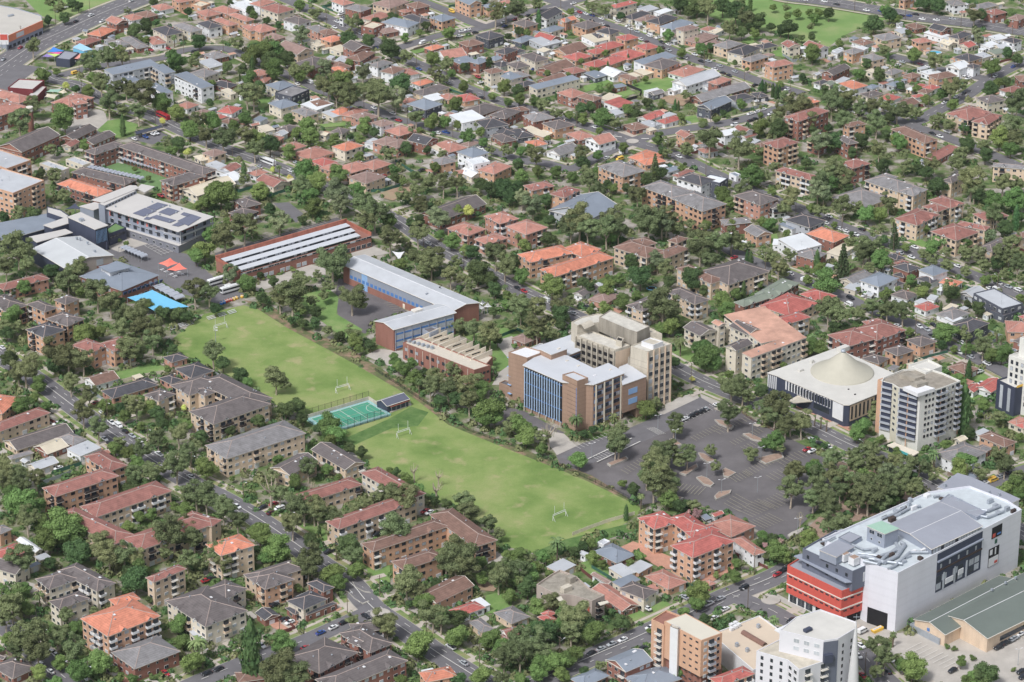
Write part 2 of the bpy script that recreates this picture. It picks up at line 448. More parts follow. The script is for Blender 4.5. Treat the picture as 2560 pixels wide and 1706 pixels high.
BLD[2,0] = """
cG W2 175 165 320 180 470 110 
dH O2 10 210 120 250 225 215
oG O2 430 180 480 205 590 175
gH P2 430 185 500 205 590 170
uH C1 285 270 350 300 470 255
dH O2 530 240 680 270 830 230
cH C2 770 290 900 320 1005 290
cH C1 700 320 790 360 890 340
uH D1 30 365 90 395 200 345
rG B1 210 340 350 380 440 345
lS G1 165 375 290 425 450 385
bG O1 400 455 500 500 670 430
kS W1 240 460 290 480 350 455
rH O2 960 340 1040 375 1160 345
rH O1 780 420 870 460 1025 410
rH O1 680 470 770 500 880 470
rH O1 470 520 590 560 730 515
rH O2 1150 420 1230 460 1350 430
rH O1 970 490 1070 550 1215 490
rH O1 770 570 900 600 1070 540
rH O1 650 590 760 625 900 580
uS W2 1135 565 1230 600 1500 520 
dH O2 1215 600 1380 640 1535 575
cH W1 -60 450 40 490 130 470
dH C2 80 510 210 570 330 540
dH C2 -40 590 40 630 150 600
gH T1 240 580 300 600 380 570
bG B1 230 640 370 680 560 600
mH B1 470 640 560 680 680 650
wG W1 815 660 930 710 1040 670
uS D1 670 680 770 720 860 690
kS T1 1120 660 1220 690 1360 650
bH O1 975 700 1080 740 1160 720
kS T1 1050 690 1110 715 1160 690
tH W1 1440 670 1590 710 1765 640
lG W2 1510 740 1610 790 1890 690
tH B2 1820 750 1890 780 2010 730
lS W1 1730 780 1800 800 1910 760
gG B1 1680 880 1760 930 2150 800
uS C2 170 790 240 820 610 730
bG B1 235 735 310 760 490 700
tH B2 425 850 550 900 650 850
bH B2 600 890 750 930 825 900
bH B1 500 940 600 960 710 930
rS W1 860 945 980 990 1110 945
kS C1 830 900 920 930 995 880
gH B1 -30 680 60 720 160 690
cH B1 50 770 110 800 210 760
uS B1 920 790 960 810 1050 790
wS W1 1205 840 1250 855 1370 830
gG D1 1260 850 1310 875 1400 850
wG W1 1440 820 1490 840 1590 800
uG D2 1700 980 1830 1010 2020 930
cH G1 1990 890 2060 930 2220 890
cH D1 2200 860 2260 900 2353 880
rH C2 905 50 960 75 1140 25
cH C1 1040 150 1110 180 1260 120
lS W1 1170 80 1230 110 1340 75
wS W1 1320 110 1370 130 1470 95
pH W1 1160 175 1240 210 1340 160
cH O2 1250 190 1360 225 1510 160
uH W2 1375 240 1480 275 1660 210
pH C3 1520 260 1580 290 1710 255
+pH C1 1500 320 1540 345 1590 310
pH P1 1610 360 1720 400 1880 330
tH W1 1760 260 1820 290 1880 260
kS W1 1820 290 1870 310 1940 270
pH P1 1740 410 1810 440 1930 390
gH T2 1870 410 1980 450 2110 400
cH C2 2000 470 2130 510 2270 440
cH C1 2240 420 2310 450 2440 420
gH O2 2120 540 2200 570 2353 520
bH B2 -20 1000 40 1030 160 1010
gH B2 50 1080 200 1120 390 1090
dH O2 270 1140 400 1190 570 1150
cH D1 -40 1200 60 1270 210 1260
oH W1 70 1320 190 1350 330 1330
kS W1 90 1190 200 1230 290 1210
kS O1 220 1230 290 1260 370 1220
tH B1 505 1230 620 1290 745 1250
tG W2 640 1290 800 1330 960 1290 
gG W1 300 1400 440 1430 620 1370
lS W1 420 1350 480 1370 560 1340
rG W1 1160 1080 1250 1110 1400 1050
rH W1 1330 1110 1410 1140 1570 1090
bH B1 1030 1150 1120 1200 1230 1160
lS W1 1180 1140 1290 1170 1380 1150
lS W1 1390 1060 1450 1080 1510 1050
kS T1 1230 1190 1270 1205 1330 1190
pH W1 760 1030 850 1060 930 1040
lS W1 880 1030 950 1060 1030 1035
tG O2 1500 1230 1590 1270 1700 1260
wG W2 1900 1210 1960 1250 2080 1220
mG W2 2040 1180 2140 1220 2220 1200
+mG W1 2070 1240 2150 1270 2250 1240
tH G1 1680 1380 1770 1410 1900 1390
oH O1 1090 1440 1220 1490 1380 1420 
bH O1 2230 1330 2290 1350 2400 1310
lS W1 2170 1300 2230 1320 2280 1290
kS W1 640 340 760 390 880 370
"""
BLD[3,0] = """
mG C2 130 400 190 440 290 420
mG W2 335 410 460 460 540 430
lS W1 590 480 640 495 690 460
gH O2 675 480 780 500 890 470
wS W1 830 440 880 460 920 440
gH T2 850 520 960 560 1090 545
gH T2 970 330 1070 375 1225 345
bH W1 760 390 880 420 1010 405
cF W1 590 470 620 480 690 450
tH O2 1305 370 1390 400 1510 380
bH B1 1250 235 1360 270 1480 265
lS C1 1170 280 1230 310 1320 290
cG B2 1480 260 1600 290 1710 270
wS W1 1440 310 1600 350 1660 320
cH C2 1680 330 1760 360 1860 310
lS W1 1610 350 1660 370 1750 350
kG C1 1580 390 1660 420 1730 400
rG C1 1760 410 1840 440 1905 410
wS W1 2030 340 2100 370 2200 350
wS W1 1970 410 2040 440 2130 410
cH W2 2150 370 2260 400 2353 380
lG C1 2070 420 2130 450 2240 430
nS C1 2030 470 2090 500 2190 480
cH O2 1700 530 1850 570 2010 550
wG W2 1660 600 1760 640 1850 600
+cH W2 1810 605 1890 630 1955 605
lS C1 1900 510 1960 540 2050 510
tH O3 -60 590 50 620 240 590
pH C1 -40 500 10 520 40 500
dG B2 510 660 600 690 740 620
cH W1 420 760 480 780 560 750
nG C1 520 770 570 790 610 760
oH W2 650 770 790 820 920 790
lS W1 640 740 680 760 740 720
uH W1 900 800 960 820 1020 790
dH C1 870 860 930 895 1050 860
uH G1 1080 780 1160 800 1260 770
gH C1 1080 660 1140 690 1230 650
kS C1 910 650 960 670 1010 650
bH O2 1450 700 1560 730 1740 700
wS W1 1440 660 1500 700 1600 670
bH P1 1260 690 1320 720 1400 690
rH G1 1350 790 1400 810 1450 780
bH C1 1400 830 1460 860 1510 830
rH W1 1430 800 1500 830 1580 800
rH W1 1050 890 1130 930 1210 890
nS C1 1140 880 1180 900 1240 880
rH W1 1320 880 1360 900 1440 880
bG C1 1200 940 1300 980 1380 940
lS C1 1010 970 1060 990 1110 970
mH O2 1200 20 1260 10 1380 -10
gH W2 1650 10 1700 50 1770 20
gH T1 1850 60 1940 90 2110 50
mH B2 2030 100 2080 140 2180 110
pH B2 2240 160 2300 190 2360 150
mH W1 2150 820 2230 860 2353 820
bH B2 2280 700 2320 750 2430 730
dH C2 1915 900 2020 950 2170 920
mH T3 1650 1040 1840 1110 2050 1030 apartment
+mH T3 1880 1110 2020 1150 2150 1060
bH O3 640 1150 740 1170 920 1150 apartment
bH O3 1120 1190 1440 1320 1580 1290 apartment
mS B1 1470 1440 1560 1471 1745 1360
mH O4 -60 1320 90 1370 290 1310 apartment
bH B3 370 1250 470 1290 560 1250 apartment
oH O3 270 920 380 960 500 940 apartment
mH B4 210 1060 280 1120 530 1010 apartment
dH B3 620 1260 740 1330 830 1310 apartment
"""
BLD[0,1] = """
lF O5 -300 -20 60 90 325 20 apartment
lF O5 -300 205 120 315 465 212 apartment
dH B2 628 125 1150 235 1290 190 school
oH B2 515 222 900 340 1040 285 school
lF C2 350 40 560 110 650 85 school
lF C1 600 0 760 60 840 30 school
kG C2 1690 265 1810 335 2160 215 hall
mG W1 2010 90 2120 110 2220 60
lS W1 1890 50 2010 90 2110 60
lS W1 2000 90 2080 120 2150 80
wS W1 2030 150 2130 200 2230 150
mH P2 -100 1170 30 1200 480 1110 apartment
dH O3 -200 1310 60 1400 300 1390 apartment
+dH O3 230 1330 410 1400 550 1370
+dH O3 480 1290 600 1330 740 1280
dH B2 2140 370 2250 440 2400 400 school
+dH B2 2090 490 2250 530 2400 480
"""
BLD[1,1] = """
mG C1 0 190 160 250 315 215
tH W1 -80 120 0 150 110 115
rH O2 505 10 620 60 740 20
+tH O2 620 60 680 100 800 50
tH O2 770 60 870 120 1060 60
+tH O2 960 40 1080 90 1240 35
pH T2 850 160 1010 215 1185 155
gH O2 1580 10 1700 45 1840 15
tH O2 2030 100 2190 130 2353 60
+tH O1 2020 95 2100 130 2190 130
wF W2 1910 10 2000 50 2150 20
tH O1 1800 110 1870 130 1960 120
wG C1 1870 110 1980 160 2080 130
dG B2 1530 480 1700 560 2110 400 hall
tH P2 1745 630 1950 700 2130 640 apartment
+tH P2 1970 740 2120 780 2330 720
tH P3 2080 520 2240 590 2450 560 apartment
"""
BLD[2,1] = """
tH P3 -60 610 130 690 320 615 apartment
mH O3 85 240 185 285 400 240 apartment
+mH O3 330 320 480 350 645 275
gH O3 775 60 1020 160 1245 105 apartment
oH O1 1110 20 1230 50 1420 20
uH W1 1380 90 1440 115 1560 80
mH W1 1460 150 1540 160 1690 110
cH W3 1530 165 1735 235 1810 170
wF D3 1740 190 1910 220 2030 190 
uF W1 2000 130 2060 160 2100 140
gH O4 1155 260 1470 350 1720 320 apartment
+gH O4 1450 350 1750 475 1980 405
dH P3 2025 330 2280 420 2480 370 apartment
uG G2 320 470 700 560 980 415 school
gH B2 1850 570 1960 600 2200 590
gG O2 2150 640 2250 705 2353 660
oH O3 80 860 165 945 560 850 apartment
+oH O3 440 820 640 890 850 830
oH O3 215 1020 395 1075 970 910 apartment
bH T3 930 800 1240 905 1390 830 apartment
+bH T3 1080 740 1190 800 1345 770
+bH T3 1260 880 1400 910 1650 820
bH T3 1430 740 1520 770 1620 720 apartment
bH T3 1500 1000 1830 1140 1960 1100 apartment
+dH T3 1820 1000 1990 1150 2340 1010
dG W1 580 1220 650 1250 790 1170
pH P1 730 1270 860 1320 980 1240
dH T3 1400 1215 1680 1330 1840 1295 apartment
+dH T3 1040 1340 1200 1395 1400 1310
nH B2 2030 1310 2130 1350 2500 1230 townhouse
"""
BLD[3,1] = """
mH T3 60 100 400 190 480 150 apartment
mH B3 640 30 780 80 950 35 apartment
gH T3 870 195 1200 300 1400 250 apartment
+gH T3 1190 290 1340 335 1470 270
+gH T3 870 195 1000 225 1210 160
gH T1 590 350 870 440 1120 350
mH T3 1185 530 1370 605 1570 500 apartment
+mH T3 1390 440 1560 480 1720 490
+mH T3 1470 370 1680 445 1820 400
mH T3 1475 665 1730 745 1950 665 apartment
+mH T3 1720 600 2000 650 2070 620
+mH T2 1830 510 2000 560 2230 520
dH T3 1610 180 1690 215 1830 130 apartment
gH T3 1970 40 2060 60 2440 140 apartment
cH G2 170 550 380 620 505 555
+uS W1 100 600 220 640 260 620
oH B2 360 680 600 755 750 700
wS W2 110 740 270 830 465 770
gH B2 250 880 430 920 600 890
kS C1 550 850 650 880 790 800
wS W1 -60 750 40 780 160 800
cH B2 1150 980 1290 1030 1395 990
+cH B1 1190 1040 1250 1080 1310 1030
uH W2 1390 1010 1520 1065 1650 1020
+cH W1 1370 1090 1490 1135 1560 1100
oH W1 1570 1130 1720 1165 1820 1130
gG C1 680 1090 790 1140 1010 1050
uH W2 850 1110 1020 1165 1190 1090
+cH W1 1130 1130 1180 1160 1250 1130
dH W1 1130 1240 1280 1285 1390 1240
lS W1 1360 1300 1420 1330 1480 1300
rH W1 1330 1350 1450 1390 1580 1350
gH W1 1540 1420 1700 1471 1850 1410
dG W2 -80 340 40 450 140 410 apartment
lG G1 1780 1220 1880 1260 1990 1200
lF D2 1905 1235 2150 1370 2325 1320 
dF D1 2010 1400 2170 1440 2390 1370
dH T2 1990 790 2060 850 2230 740 apartment
bH T2 2250 690 2330 720 2450 680
nH B2 -120 1230 40 1280 290 1130 townhouse
rH T2 270 1240 480 1310 690 1280 apartment
+rH T2 -60 1330 200 1440 460 1310
lS C1 720 1170 800 1200 860 1140
cH B1 1100 870 1180 920 1240 890
mH B1 1150 950 1220 970 1300 940
kS C1 1610 1370 1680 1390 1750 1340
lS W1 1470 1270 1530 1290 1560 1250
rH O1 2300 1440 2353 1460 2450 1430
"""
BLD[0,2] = """
cH O3 230 90 400 165 615 95 apartment
+dH O3 380 10 620 60 850 50
mH O3 640 240 850 300 1030 250 apartment
+mH O3 930 210 1050 290 1250 220
oH O2 -200 860 20 860 200 720
mH T2 -150 1000 0 1025 475 880 
dG T1 55 1110 170 1190 650 1040
gH B1 520 1090 670 1150 800 1100
kG B1 320 1165 440 1230 620 1160
gH C1 60 1260 110 1280 310 1230
lG C1 260 1330 340 1380 530 1310
lS W1 590 1210 740 1250 930 1180
bG W1 760 540 880 600 1090 540
cH P1 945 650 1050 715 1440 600
cH P1 1485 350 1580 390 1725 350
cH P1 1620 450 1760 530 1960 470
cH P1 1460 540 1570 590 1690 560
dH T3 1305 695 1460 750 1650 700 apartment
+dH T3 1540 610 1740 695 2060 590
+dH T3 1760 650 1880 700 2010 680
+dH T3 1710 850 1960 960 2500 775
+dH T3 1840 560 2280 800 2470 700
gH T3 1850 1165 2080 1280 2828 1050 apartment
mH O4 344 1560 504 1627 1115 1447 apartment
+mH O3 755 1258 1000 1395 1190 1345
"""
BLD[1,2] = """
dG T2 510 1190 820 1380 1000 1310 townhouse
dG T2 155 1350 310 1430 560 1290 townhouse
mH T2 285 1625 400 1700 985 1515 apartment
+mH C3 955 1405 1400 1655 1566 1595
"""
BLD[2,2] = """
pH B1 20 160 120 215 260 150
dG C3 1570 70 1730 150 1890 100 apartment
+sG C4 1840 20 1900 60 1950 30
sS C4 2110 310 2200 350 2713 160 apartment
+dG C4 1950 245 2060 285 2220 215
+sS C4 1954 -21 2290 215 2650 120
+dG C4 2000 50 2170 140 2290 80
"""
BLD[3,2] = """
rH T3 -30 10 110 60 410 -20 apartment
mH B3 490 155 740 245 1010 180 apartment
+mH B3 720 110 1000 190 1290 100
+mH B3 840 20 920 50 1080 20
dH O2 1240 200 1400 245 1550 205
dH O2 1030 300 1190 330 1350 290
dH O1 860 360 1020 405 1140 365
tH O2 1990 50 2200 110 2450 140
dH B2 2250 190 2353 230 2450 200
bH B1 1665 430 1810 495 1910 440
rG W1 1950 600 2050 665 2150 580
rG W1 1820 630 1890 665 1950 610
gH W2 1575 1220 1750 1320 1990 1210
gH B1 1880 1190 1960 1230 2060 1180
bH O2 1945 1070 2170 1165 2275 1120
lS W1 1910 1030 1950 1060 2030 1020
tH C1 2200 940 2290 970 2400 920
rH C1 2260 970 2353 1000 2450 960
kG C1 1720 1090 1770 1120 1830 1090
cH D2 1700 50 1850 110 2020 30
wS W1 1600 0 1700 20 1800 -10
uH W1 1690 1440 1800 1490 1930 1440
"""
BLD[0,3] = """
mH T3 600 212 745 290 1345 90 apartment
+mH T3 425 275 890 500 1040 420
+mH T3 900 470 1090 545 1690 350
+mH T3 1400 290 1640 362 1730 310
oH T4 1560 510 1710 590 1985 510 apartment
mH T4 1120 760 1190 795 1450 690 apartment
dH C3 265 770 380 850 620 770 apartment
+dH C3 440 705 750 865 905 800
+dH C3 360 945 460 1000 700 920
oH O4 605 1080 835 1215 1250 1055 apartment
+oH O4 800 940 900 980 1100 930
dH C3 1290 935 1590 1140 1900 1000 apartment
+dH C3 1530 890 1750 930 1960 980
gH B2 870 1340 1050 1455 1380 1330
dH T3 1870 745 1990 800 2350 700
rH P2 -120 610 40 620 235 560
dG C2 -60 690 120 730 280 680
wG C1 130 470 270 560 330 540
dH B1 -100 1480 100 1540 300 1568 
gH O2 -90 400 0 420 95 385
bH B1 1730 1530 1850 1568 2050 1560
lS C1 1480 1180 1540 1250 1600 1220
dG B1 -150 1350 20 1390 60 1370
"""
BLD[1,3] = """
mH T3 545 318 640 385 1250 160 apartment
bH O3 830 488 905 557 1480 350 apartment
+bH O3 1360 262 1690 522 1855 455
bH O3 1035 635 1140 700 1460 600 apartment
bG O2 1230 900 1400 950 1690 830
rH W1 1490 1010 1570 1060 1770 990
wS W1 1670 940 1740 990 1810 965
gH T1 1650 1100 1750 1180 1840 1150
+gH T1 1850 1030 1980 1110 2120 1060
dH O3 -60 760 70 850 300 770 apartment
cH B2 400 800 520 865 600 830
+cH C2 260 930 370 1000 540 920
+cH B1 230 990 300 1040 350 1020
cG B1 0 1030 70 1085 175 1045
+cH B1 370 1030 400 1045 620 960
dH B3 270 1360 490 1500 780 1330 apartment
+dH B3 640 1190 880 1340 1070 1270
+dG B3 700 1250 790 1290 880 1250
+dH B2 640 1140 760 1190 1010 1170
dH B3 470 1540 600 1640 1170 1395 apartment
oH O2 1170 1550 1320 1568 1560 1550
mG W2 1890 1165 1950 1220 2080 1190
+mG W2 1860 1230 1930 1260 2000 1240
"""
BLD[2,3] = """
uH B1 640 555 810 640 950 580
lS T1 270 680 370 720 490 660
lG W1 520 570 570 590 605 570
lF W1 670 485 710 510 760 480
pG W1 615 735 740 805 780 790
lS C1 750 690 860 750 960 720
dH C2 830 850 1020 920 1140 870
+uS C1 790 790 850 830 985 770
tG B1 635 850 850 1010 960 960
tH O1 1035 750 1210 845 1350 790
lS O1 905 680 985 720 1080 660
rH O4 950 300 1100 385 1300 330 apartment
+rH O4 1220 510 1400 605 1730 475
+rH O4 1180 300 1380 430 1560 390
+rH O4 1300 420 1400 450 1640 400
tH P2 1500 360 1700 440 1930 395
tH W2 1720 460 1870 580 1940 545
rG W1 1535 265 1570 285 1640 260
uS D1 1460 280 1500 310 1540 290
tH B1 1480 790 1530 820 1580 800
rH B2 205 1060 290 1115 350 1080
+rH B2 230 1030 280 1060 340 1030
oH W1 10 1150 50 1170 110 1155
uG B2 720 1395 880 1490 1095 1400 school
+uH B1 780 1568 1010 1640 1340 1560
uH B1 420 1568 560 1600 760 1530
rH O3 1480 1568 1620 1600 1910 1520 apartment
"""
BLD[3,3] = ""
# landmark-ish things are written out below as code

# trees: kind, crown centre, crown radius (survey sheet units)
TREE = {}
TREE[0,0] = "g 300 420 85 c 2205 720 14 g 545 70 70 g 470 20 60 d 660 40 60 d 720 60 60 d 590 170 60 d 440 190 50 g 820 590 110 g 990 500 110 g 1120 520 80 b 390 690 95 b 520 665 40 d 1230 280 85 d 1340 240 75 d 1430 210 45 b 1615 560 125 g 1780 580 55 g 1170 100 35 d 1830 390 90 p 1600 340 35 b 2310 520 110 d 2230 640 60 c 2320 620 30 d 2090 620 60 b 850 720 60 g 930 760 90 g 1060 810 80 g 1160 800 80 g 1290 870 140 b 1470 950 100 b 1620 1030 85 y 605 790 55 d 700 820 50 b 820 840 70 g 1000 930 110 g 1130 1010 70 g 1270 1020 90 b 590 1090 130 g 290 970 90 g 180 1120 120 y 1495 1115 50 c 1128 1165 32 s 1300 360 40 b 1500 630 60 b 1740 1200 100 g 1820 1110 90 b 1950 1120 100 g 1890 1230 90 g 2050 1270 110 b 2250 1090 70 g 2250 1240 90 b 2150 1180 70 d 1640 1320 80 b 1580 1400 70 y 1720 1400 55 g 1530 1310 60 b 770 1340 60 g 460 1380 60 d 570 1240 45 g 540 1000 60 s 1470 340 45 d 1410 20 50 d 1730 110 50 b 2330 150 50 d 2300 100 50 g 2170 400 70 b 2290 720 80 g 2270 860 110 d 1930 950 50 b 1940 780 45 b 1350 370 40 d 2120 30 40 b 1100 450 40 g 2330 870 100 b 2330 1260 80 g 2340 1360 90 b 1800 510 45"
TREE[1,0] = "b 400 50 60 g 545 110 70 d 100 190 45 d 205 235 45 g 880 190 80 d 940 210 60 g 860 300 45 g 120 380 50 b 60 470 110 b 180 470 90 d 130 560 100 d 290 540 90 b 180 640 110 d 100 610 70 g 350 650 80 g 470 640 70 b 410 700 70 e 640 620 85 e 420 320 90 d 30 820 90 d 590 720 60 b 790 750 130 g 660 780 110 g 740 850 90 g 860 820 80 b 870 870 60 g 970 830 60 g 1120 860 150 e 1280 890 110 d 1330 770 120 g 850 890 120 d 730 900 50 s 575 885 35 d 840 360 90 d 1030 380 75 d 1240 450 120 g 1380 530 70 b 1770 300 70 b 1370 350 50 d 1250 160 60 d 1100 200 50 b 1210 90 35 e 980 660 80 b 1610 540 80 g 1750 590 75 d 1920 620 60 g 1640 680 80 g 1720 730 55 b 1790 680 50 b 1910 800 60 b 1840 950 75 b 2280 800 80 b 2170 890 45 b 2320 940 50 g 1470 1060 80 b 1610 1120 85 b 1740 1120 70 b 1850 1150 50 b 1940 1260 80 b 2060 1220 50 b 2100 1310 55 b 480 1180 110 b 370 1220 70 b 500 1260 90 b 990 1170 90 d 1080 1220 60 b 730 1260 50 b 310 1090 60 b 690 1320 45 d 130 1330 110 b 60 1300 80 b 310 1400 80 d 1380 1370 70 g 1240 1420 70 e 1180 1390 50 d 870 1260 40 b 960 1290 50 g 2200 120 100 g 2300 90 80 d 2100 10 50 d 2320 340 45 d 2140 580 55 c 100 90 14 c 1585 190 14 b 1500 300 40 d 1560 240 55 g 2040 1140 40 g 2150 1380 50 g 2300 1390 60 s 1180 350 40 b 1500 1200 35 g 1720 1400 40 e 1420 1200 30 d 1570 1380 50 b 580 1330 40 b 950 1440 50 g 1690 1430 30 d 1300 1200 30 b 850 580 45"
TREE[2,0] = "g 60 90 100 g 230 40 60 c 245 180 28 d 60 290 55 b 140 300 40 g 740 70 60 g 860 90 60 d 1000 150 50 b 540 110 40 b 1440 330 65 d 1550 40 90 d 1700 60 100 d 1620 110 60 g 1800 60 110 d 1940 60 100 d 2060 110 120 g 2140 150 90 d 2270 200 90 d 2200 240 60 c 2190 40 25 g 2090 40 60 g 2000 260 80 d 2110 300 70 b 2230 310 60 b 1560 490 50 b 1740 460 70 d 1830 430 50 b 1360 470 40 c 1350 475 18 c 1068 545 15 c 880 610 16 c 405 875 14 b 800 820 60 b 900 800 50 d 160 570 25 b 640 560 30 b 860 490 35 b 330 680 35 d 460 640 25 b 520 685 30 b 1230 730 35 b 1130 760 25 d 1590 750 35 d 60 830 70 b 70 920 60 b 200 930 60 g 290 980 70 g 400 1040 60 d 640 1000 70 d 720 990 60 d 600 1080 50 b 820 1090 110 g 960 1120 70 b 520 1060 50 b 650 1100 60 b 1060 1010 60 e 1150 990 50 d 1240 950 60 b 1370 960 40 d 1150 1050 60 b 1550 1080 45 c 1500 965 18 c 1530 975 16 g 1600 880 50 b 1760 1130 45 b 1880 1100 40 b 2110 960 60 c 2112 950 14 d 1940 1040 40 g 1820 1250 135 b 1340 1280 70 g 1450 1310 70 g 1610 1370 70 g 2090 1360 140 g 2300 1390 70 b 2280 1170 90 b 800 1210 40 b 325 1275 35 b 1020 1360 55 s 950 1350 20 g 640 1410 80 b 790 1430 60 b 80 1390 60 b 170 1350 40 d 30 1340 40 g 220 1430 90 b 1700 780 30 b 2160 640 25 d 2050 580 35 d 2150 210 70 c 2300 800 20 c 2330 810 18 b 1630 580 25 g 1220 220 30 p 1700 360 30 b 1150 30 40 p 2290 980 25 d 1390 1400 60 g 1430 1410 50 b 2280 1060 30 b 740 640 35 b 780 650 30"
TREE[3,0] = "b 50 70 40 g 170 70 45 b 265 130 45 b 180 150 40 b 380 120 40 d 560 130 65 b 470 120 50 b 430 170 60 d 190 260 95 d 120 280 60 d 30 250 50 g 390 245 40 d 970 230 110 d 1120 140 85 b 1080 90 60 b 1190 180 50 d 400 340 45 d 310 350 40 b 410 500 90 g 500 580 30 d 320 720 50 b 660 410 40 b 700 620 60 d 910 590 60 b 840 680 70 d 1020 700 85 c 1105 520 16 g 1070 450 70 b 1340 510 80 g 1540 570 80 b 1500 520 50 d 1290 300 40 d 1440 30 80 d 1560 50 90 d 1390 40 60 g 1900 130 90 d 1960 140 70 e 1940 370 50 e 1910 300 50 d 2160 130 45 b 2210 200 40 d 2290 550 70 b 2060 620 90 d 2200 490 60 g 1680 790 100 b 1610 860 70 g 1780 780 60 b 1450 920 60 d 2190 750 60 b 2120 770 55 d 1220 790 50 b 1370 820 45 d 520 830 55 p 630 780 40 c 45 840 22 c 75 850 22 c 105 850 20 b 1700 960 65 d 2040 830 90 g 740 880 100 g 590 950 110 d 720 960 80 g 170 930 90 g 260 970 140 g 100 1020 80 g 380 1100 90 g 700 1110 100 g 640 1040 60 e 470 1300 110 d 620 1300 100 g 850 990 80 g 960 970 90 g 1080 960 80 g 1000 1110 110 g 1190 1010 90 g 1270 1030 80 d 1120 1080 70 d 860 1300 90 b 1210 1310 90 g 1020 1360 90 b 1180 1280 60 g 1540 1110 60 g 1670 1140 70 d 1800 1180 60 g 2290 930 130 g 2260 1110 110 e 2180 1180 80 b 2130 1280 110 g 2280 1280 90 b 2230 1370 90 g 1990 1340 70 d 1830 1330 90 d 2000 1430 80 g 1780 1420 80 d 100 1200 110 g 60 1100 80 d 410 1190 60 d 560 1180 50 g 850 1130 50 d 1090 1240 60 g 1250 1430 60 d 770 1410 60 g 1580 1080 50 b 110 780 40 d 680 880 60 d 1750 370 25 d 1900 270 40 e 80 1180 60 g 1370 1050 60 d 160 1440 60 g 60 1400 70 g 1060 1440 60"
TREE[0,1] = "g 500 140 75 g 590 330 70 d 380 120 50 g 160 500 80 d 300 500 90 d 40 540 70 g 160 830 160 g 50 970 90 g 240 960 90 d 480 1030 90 g 700 990 110 g 620 1090 110 b 230 1180 75 d 110 1210 50 d 30 1230 50 g 890 1210 130 g 1010 1280 120 d 1080 1330 90 g 1240 1390 130 g 1110 1430 100 d 1500 1400 90 g 1790 1190 120 g 1920 1230 100 b 2030 310 160 b 1900 370 90 b 1820 420 60 d 2100 430 50 g 2070 700 130 b 1930 690 80 b 1880 830 110 b 1800 880 90 d 1980 1370 60 e 2110 1040 90 b 2250 1130 90 g 2240 600 130 b 2080 580 50 c 2240 110 30 g 2240 180 60 s 1100 740 30 b 1160 770 30 b 100 1430 110 g 30 750 60 d 200 1060 50 d 710 1350 60 d 960 60 20 b 1240 85 30 b 1370 170 30 g 700 1150 80 b 1340 1340 70 d 1620 1420 80 g 730 1000 80 d 1410 230 1 b 740 1210 50 b 570 1150 60 d 1710 1440 70"
TREE[1,1] = "g 60 290 60 b 30 300 90 y 150 90 40 y 315 165 40 p 210 60 35 b 470 110 130 b 560 200 120 g 430 230 100 b 750 140 100 b 500 320 90 b 520 440 90 e 740 300 120 e 780 410 90 d 130 460 70 e 215 570 90 d 430 550 50 b 930 280 90 g 1000 400 110 g 1090 480 130 g 1010 560 100 b 1210 560 80 b 1270 90 65 d 1280 170 60 b 1350 200 40 d 1460 150 60 b 1650 70 65 g 1590 200 80 g 1720 210 90 g 1850 200 90 g 1480 270 80 g 1350 330 80 g 1500 420 90 e 1680 540 110 d 1590 420 60 y 1950 470 90 b 1850 480 70 d 2060 230 80 d 2160 270 90 d 2270 260 110 d 2330 340 90 g 1230 720 110 g 1330 740 60 g 1490 670 100 b 1690 690 60 b 1800 760 80 d 1990 850 80 b 1930 840 70 g 2200 860 110 g 2290 960 110 g 1500 890 90 g 1610 930 120 g 1640 880 100 g 1560 1000 80 g 1790 1050 90 d 2040 1040 130 e 2000 990 80 g 1840 940 60 d 2150 1100 90 d 2200 1200 90 g 1960 1150 60 g 700 910 170 g 850 920 60 g 330 1220 150 g 220 1260 100 g 430 1110 80 d 160 1120 60 g 560 1060 50 g 660 1160 70 g 620 1240 60 g 520 1300 60 d 550 1400 70 g 880 1240 130 g 960 1310 80 g 370 1360 60 d 60 1280 70 g 370 1060 50 d 40 1060 40 b 1340 950 60 p 2290 1160 40 p 1960 640 40 b 2310 1330 60 d 2180 1400 50 g 1790 1440 40 p 2160 410 1 d 2040 500 40 d 1500 560 60 d 1420 580 50 b 2310 1250 50 b 420 1390 50 s 340 1010 40 s 240 1035 22 s 60 1090 30 s 120 1080 30"
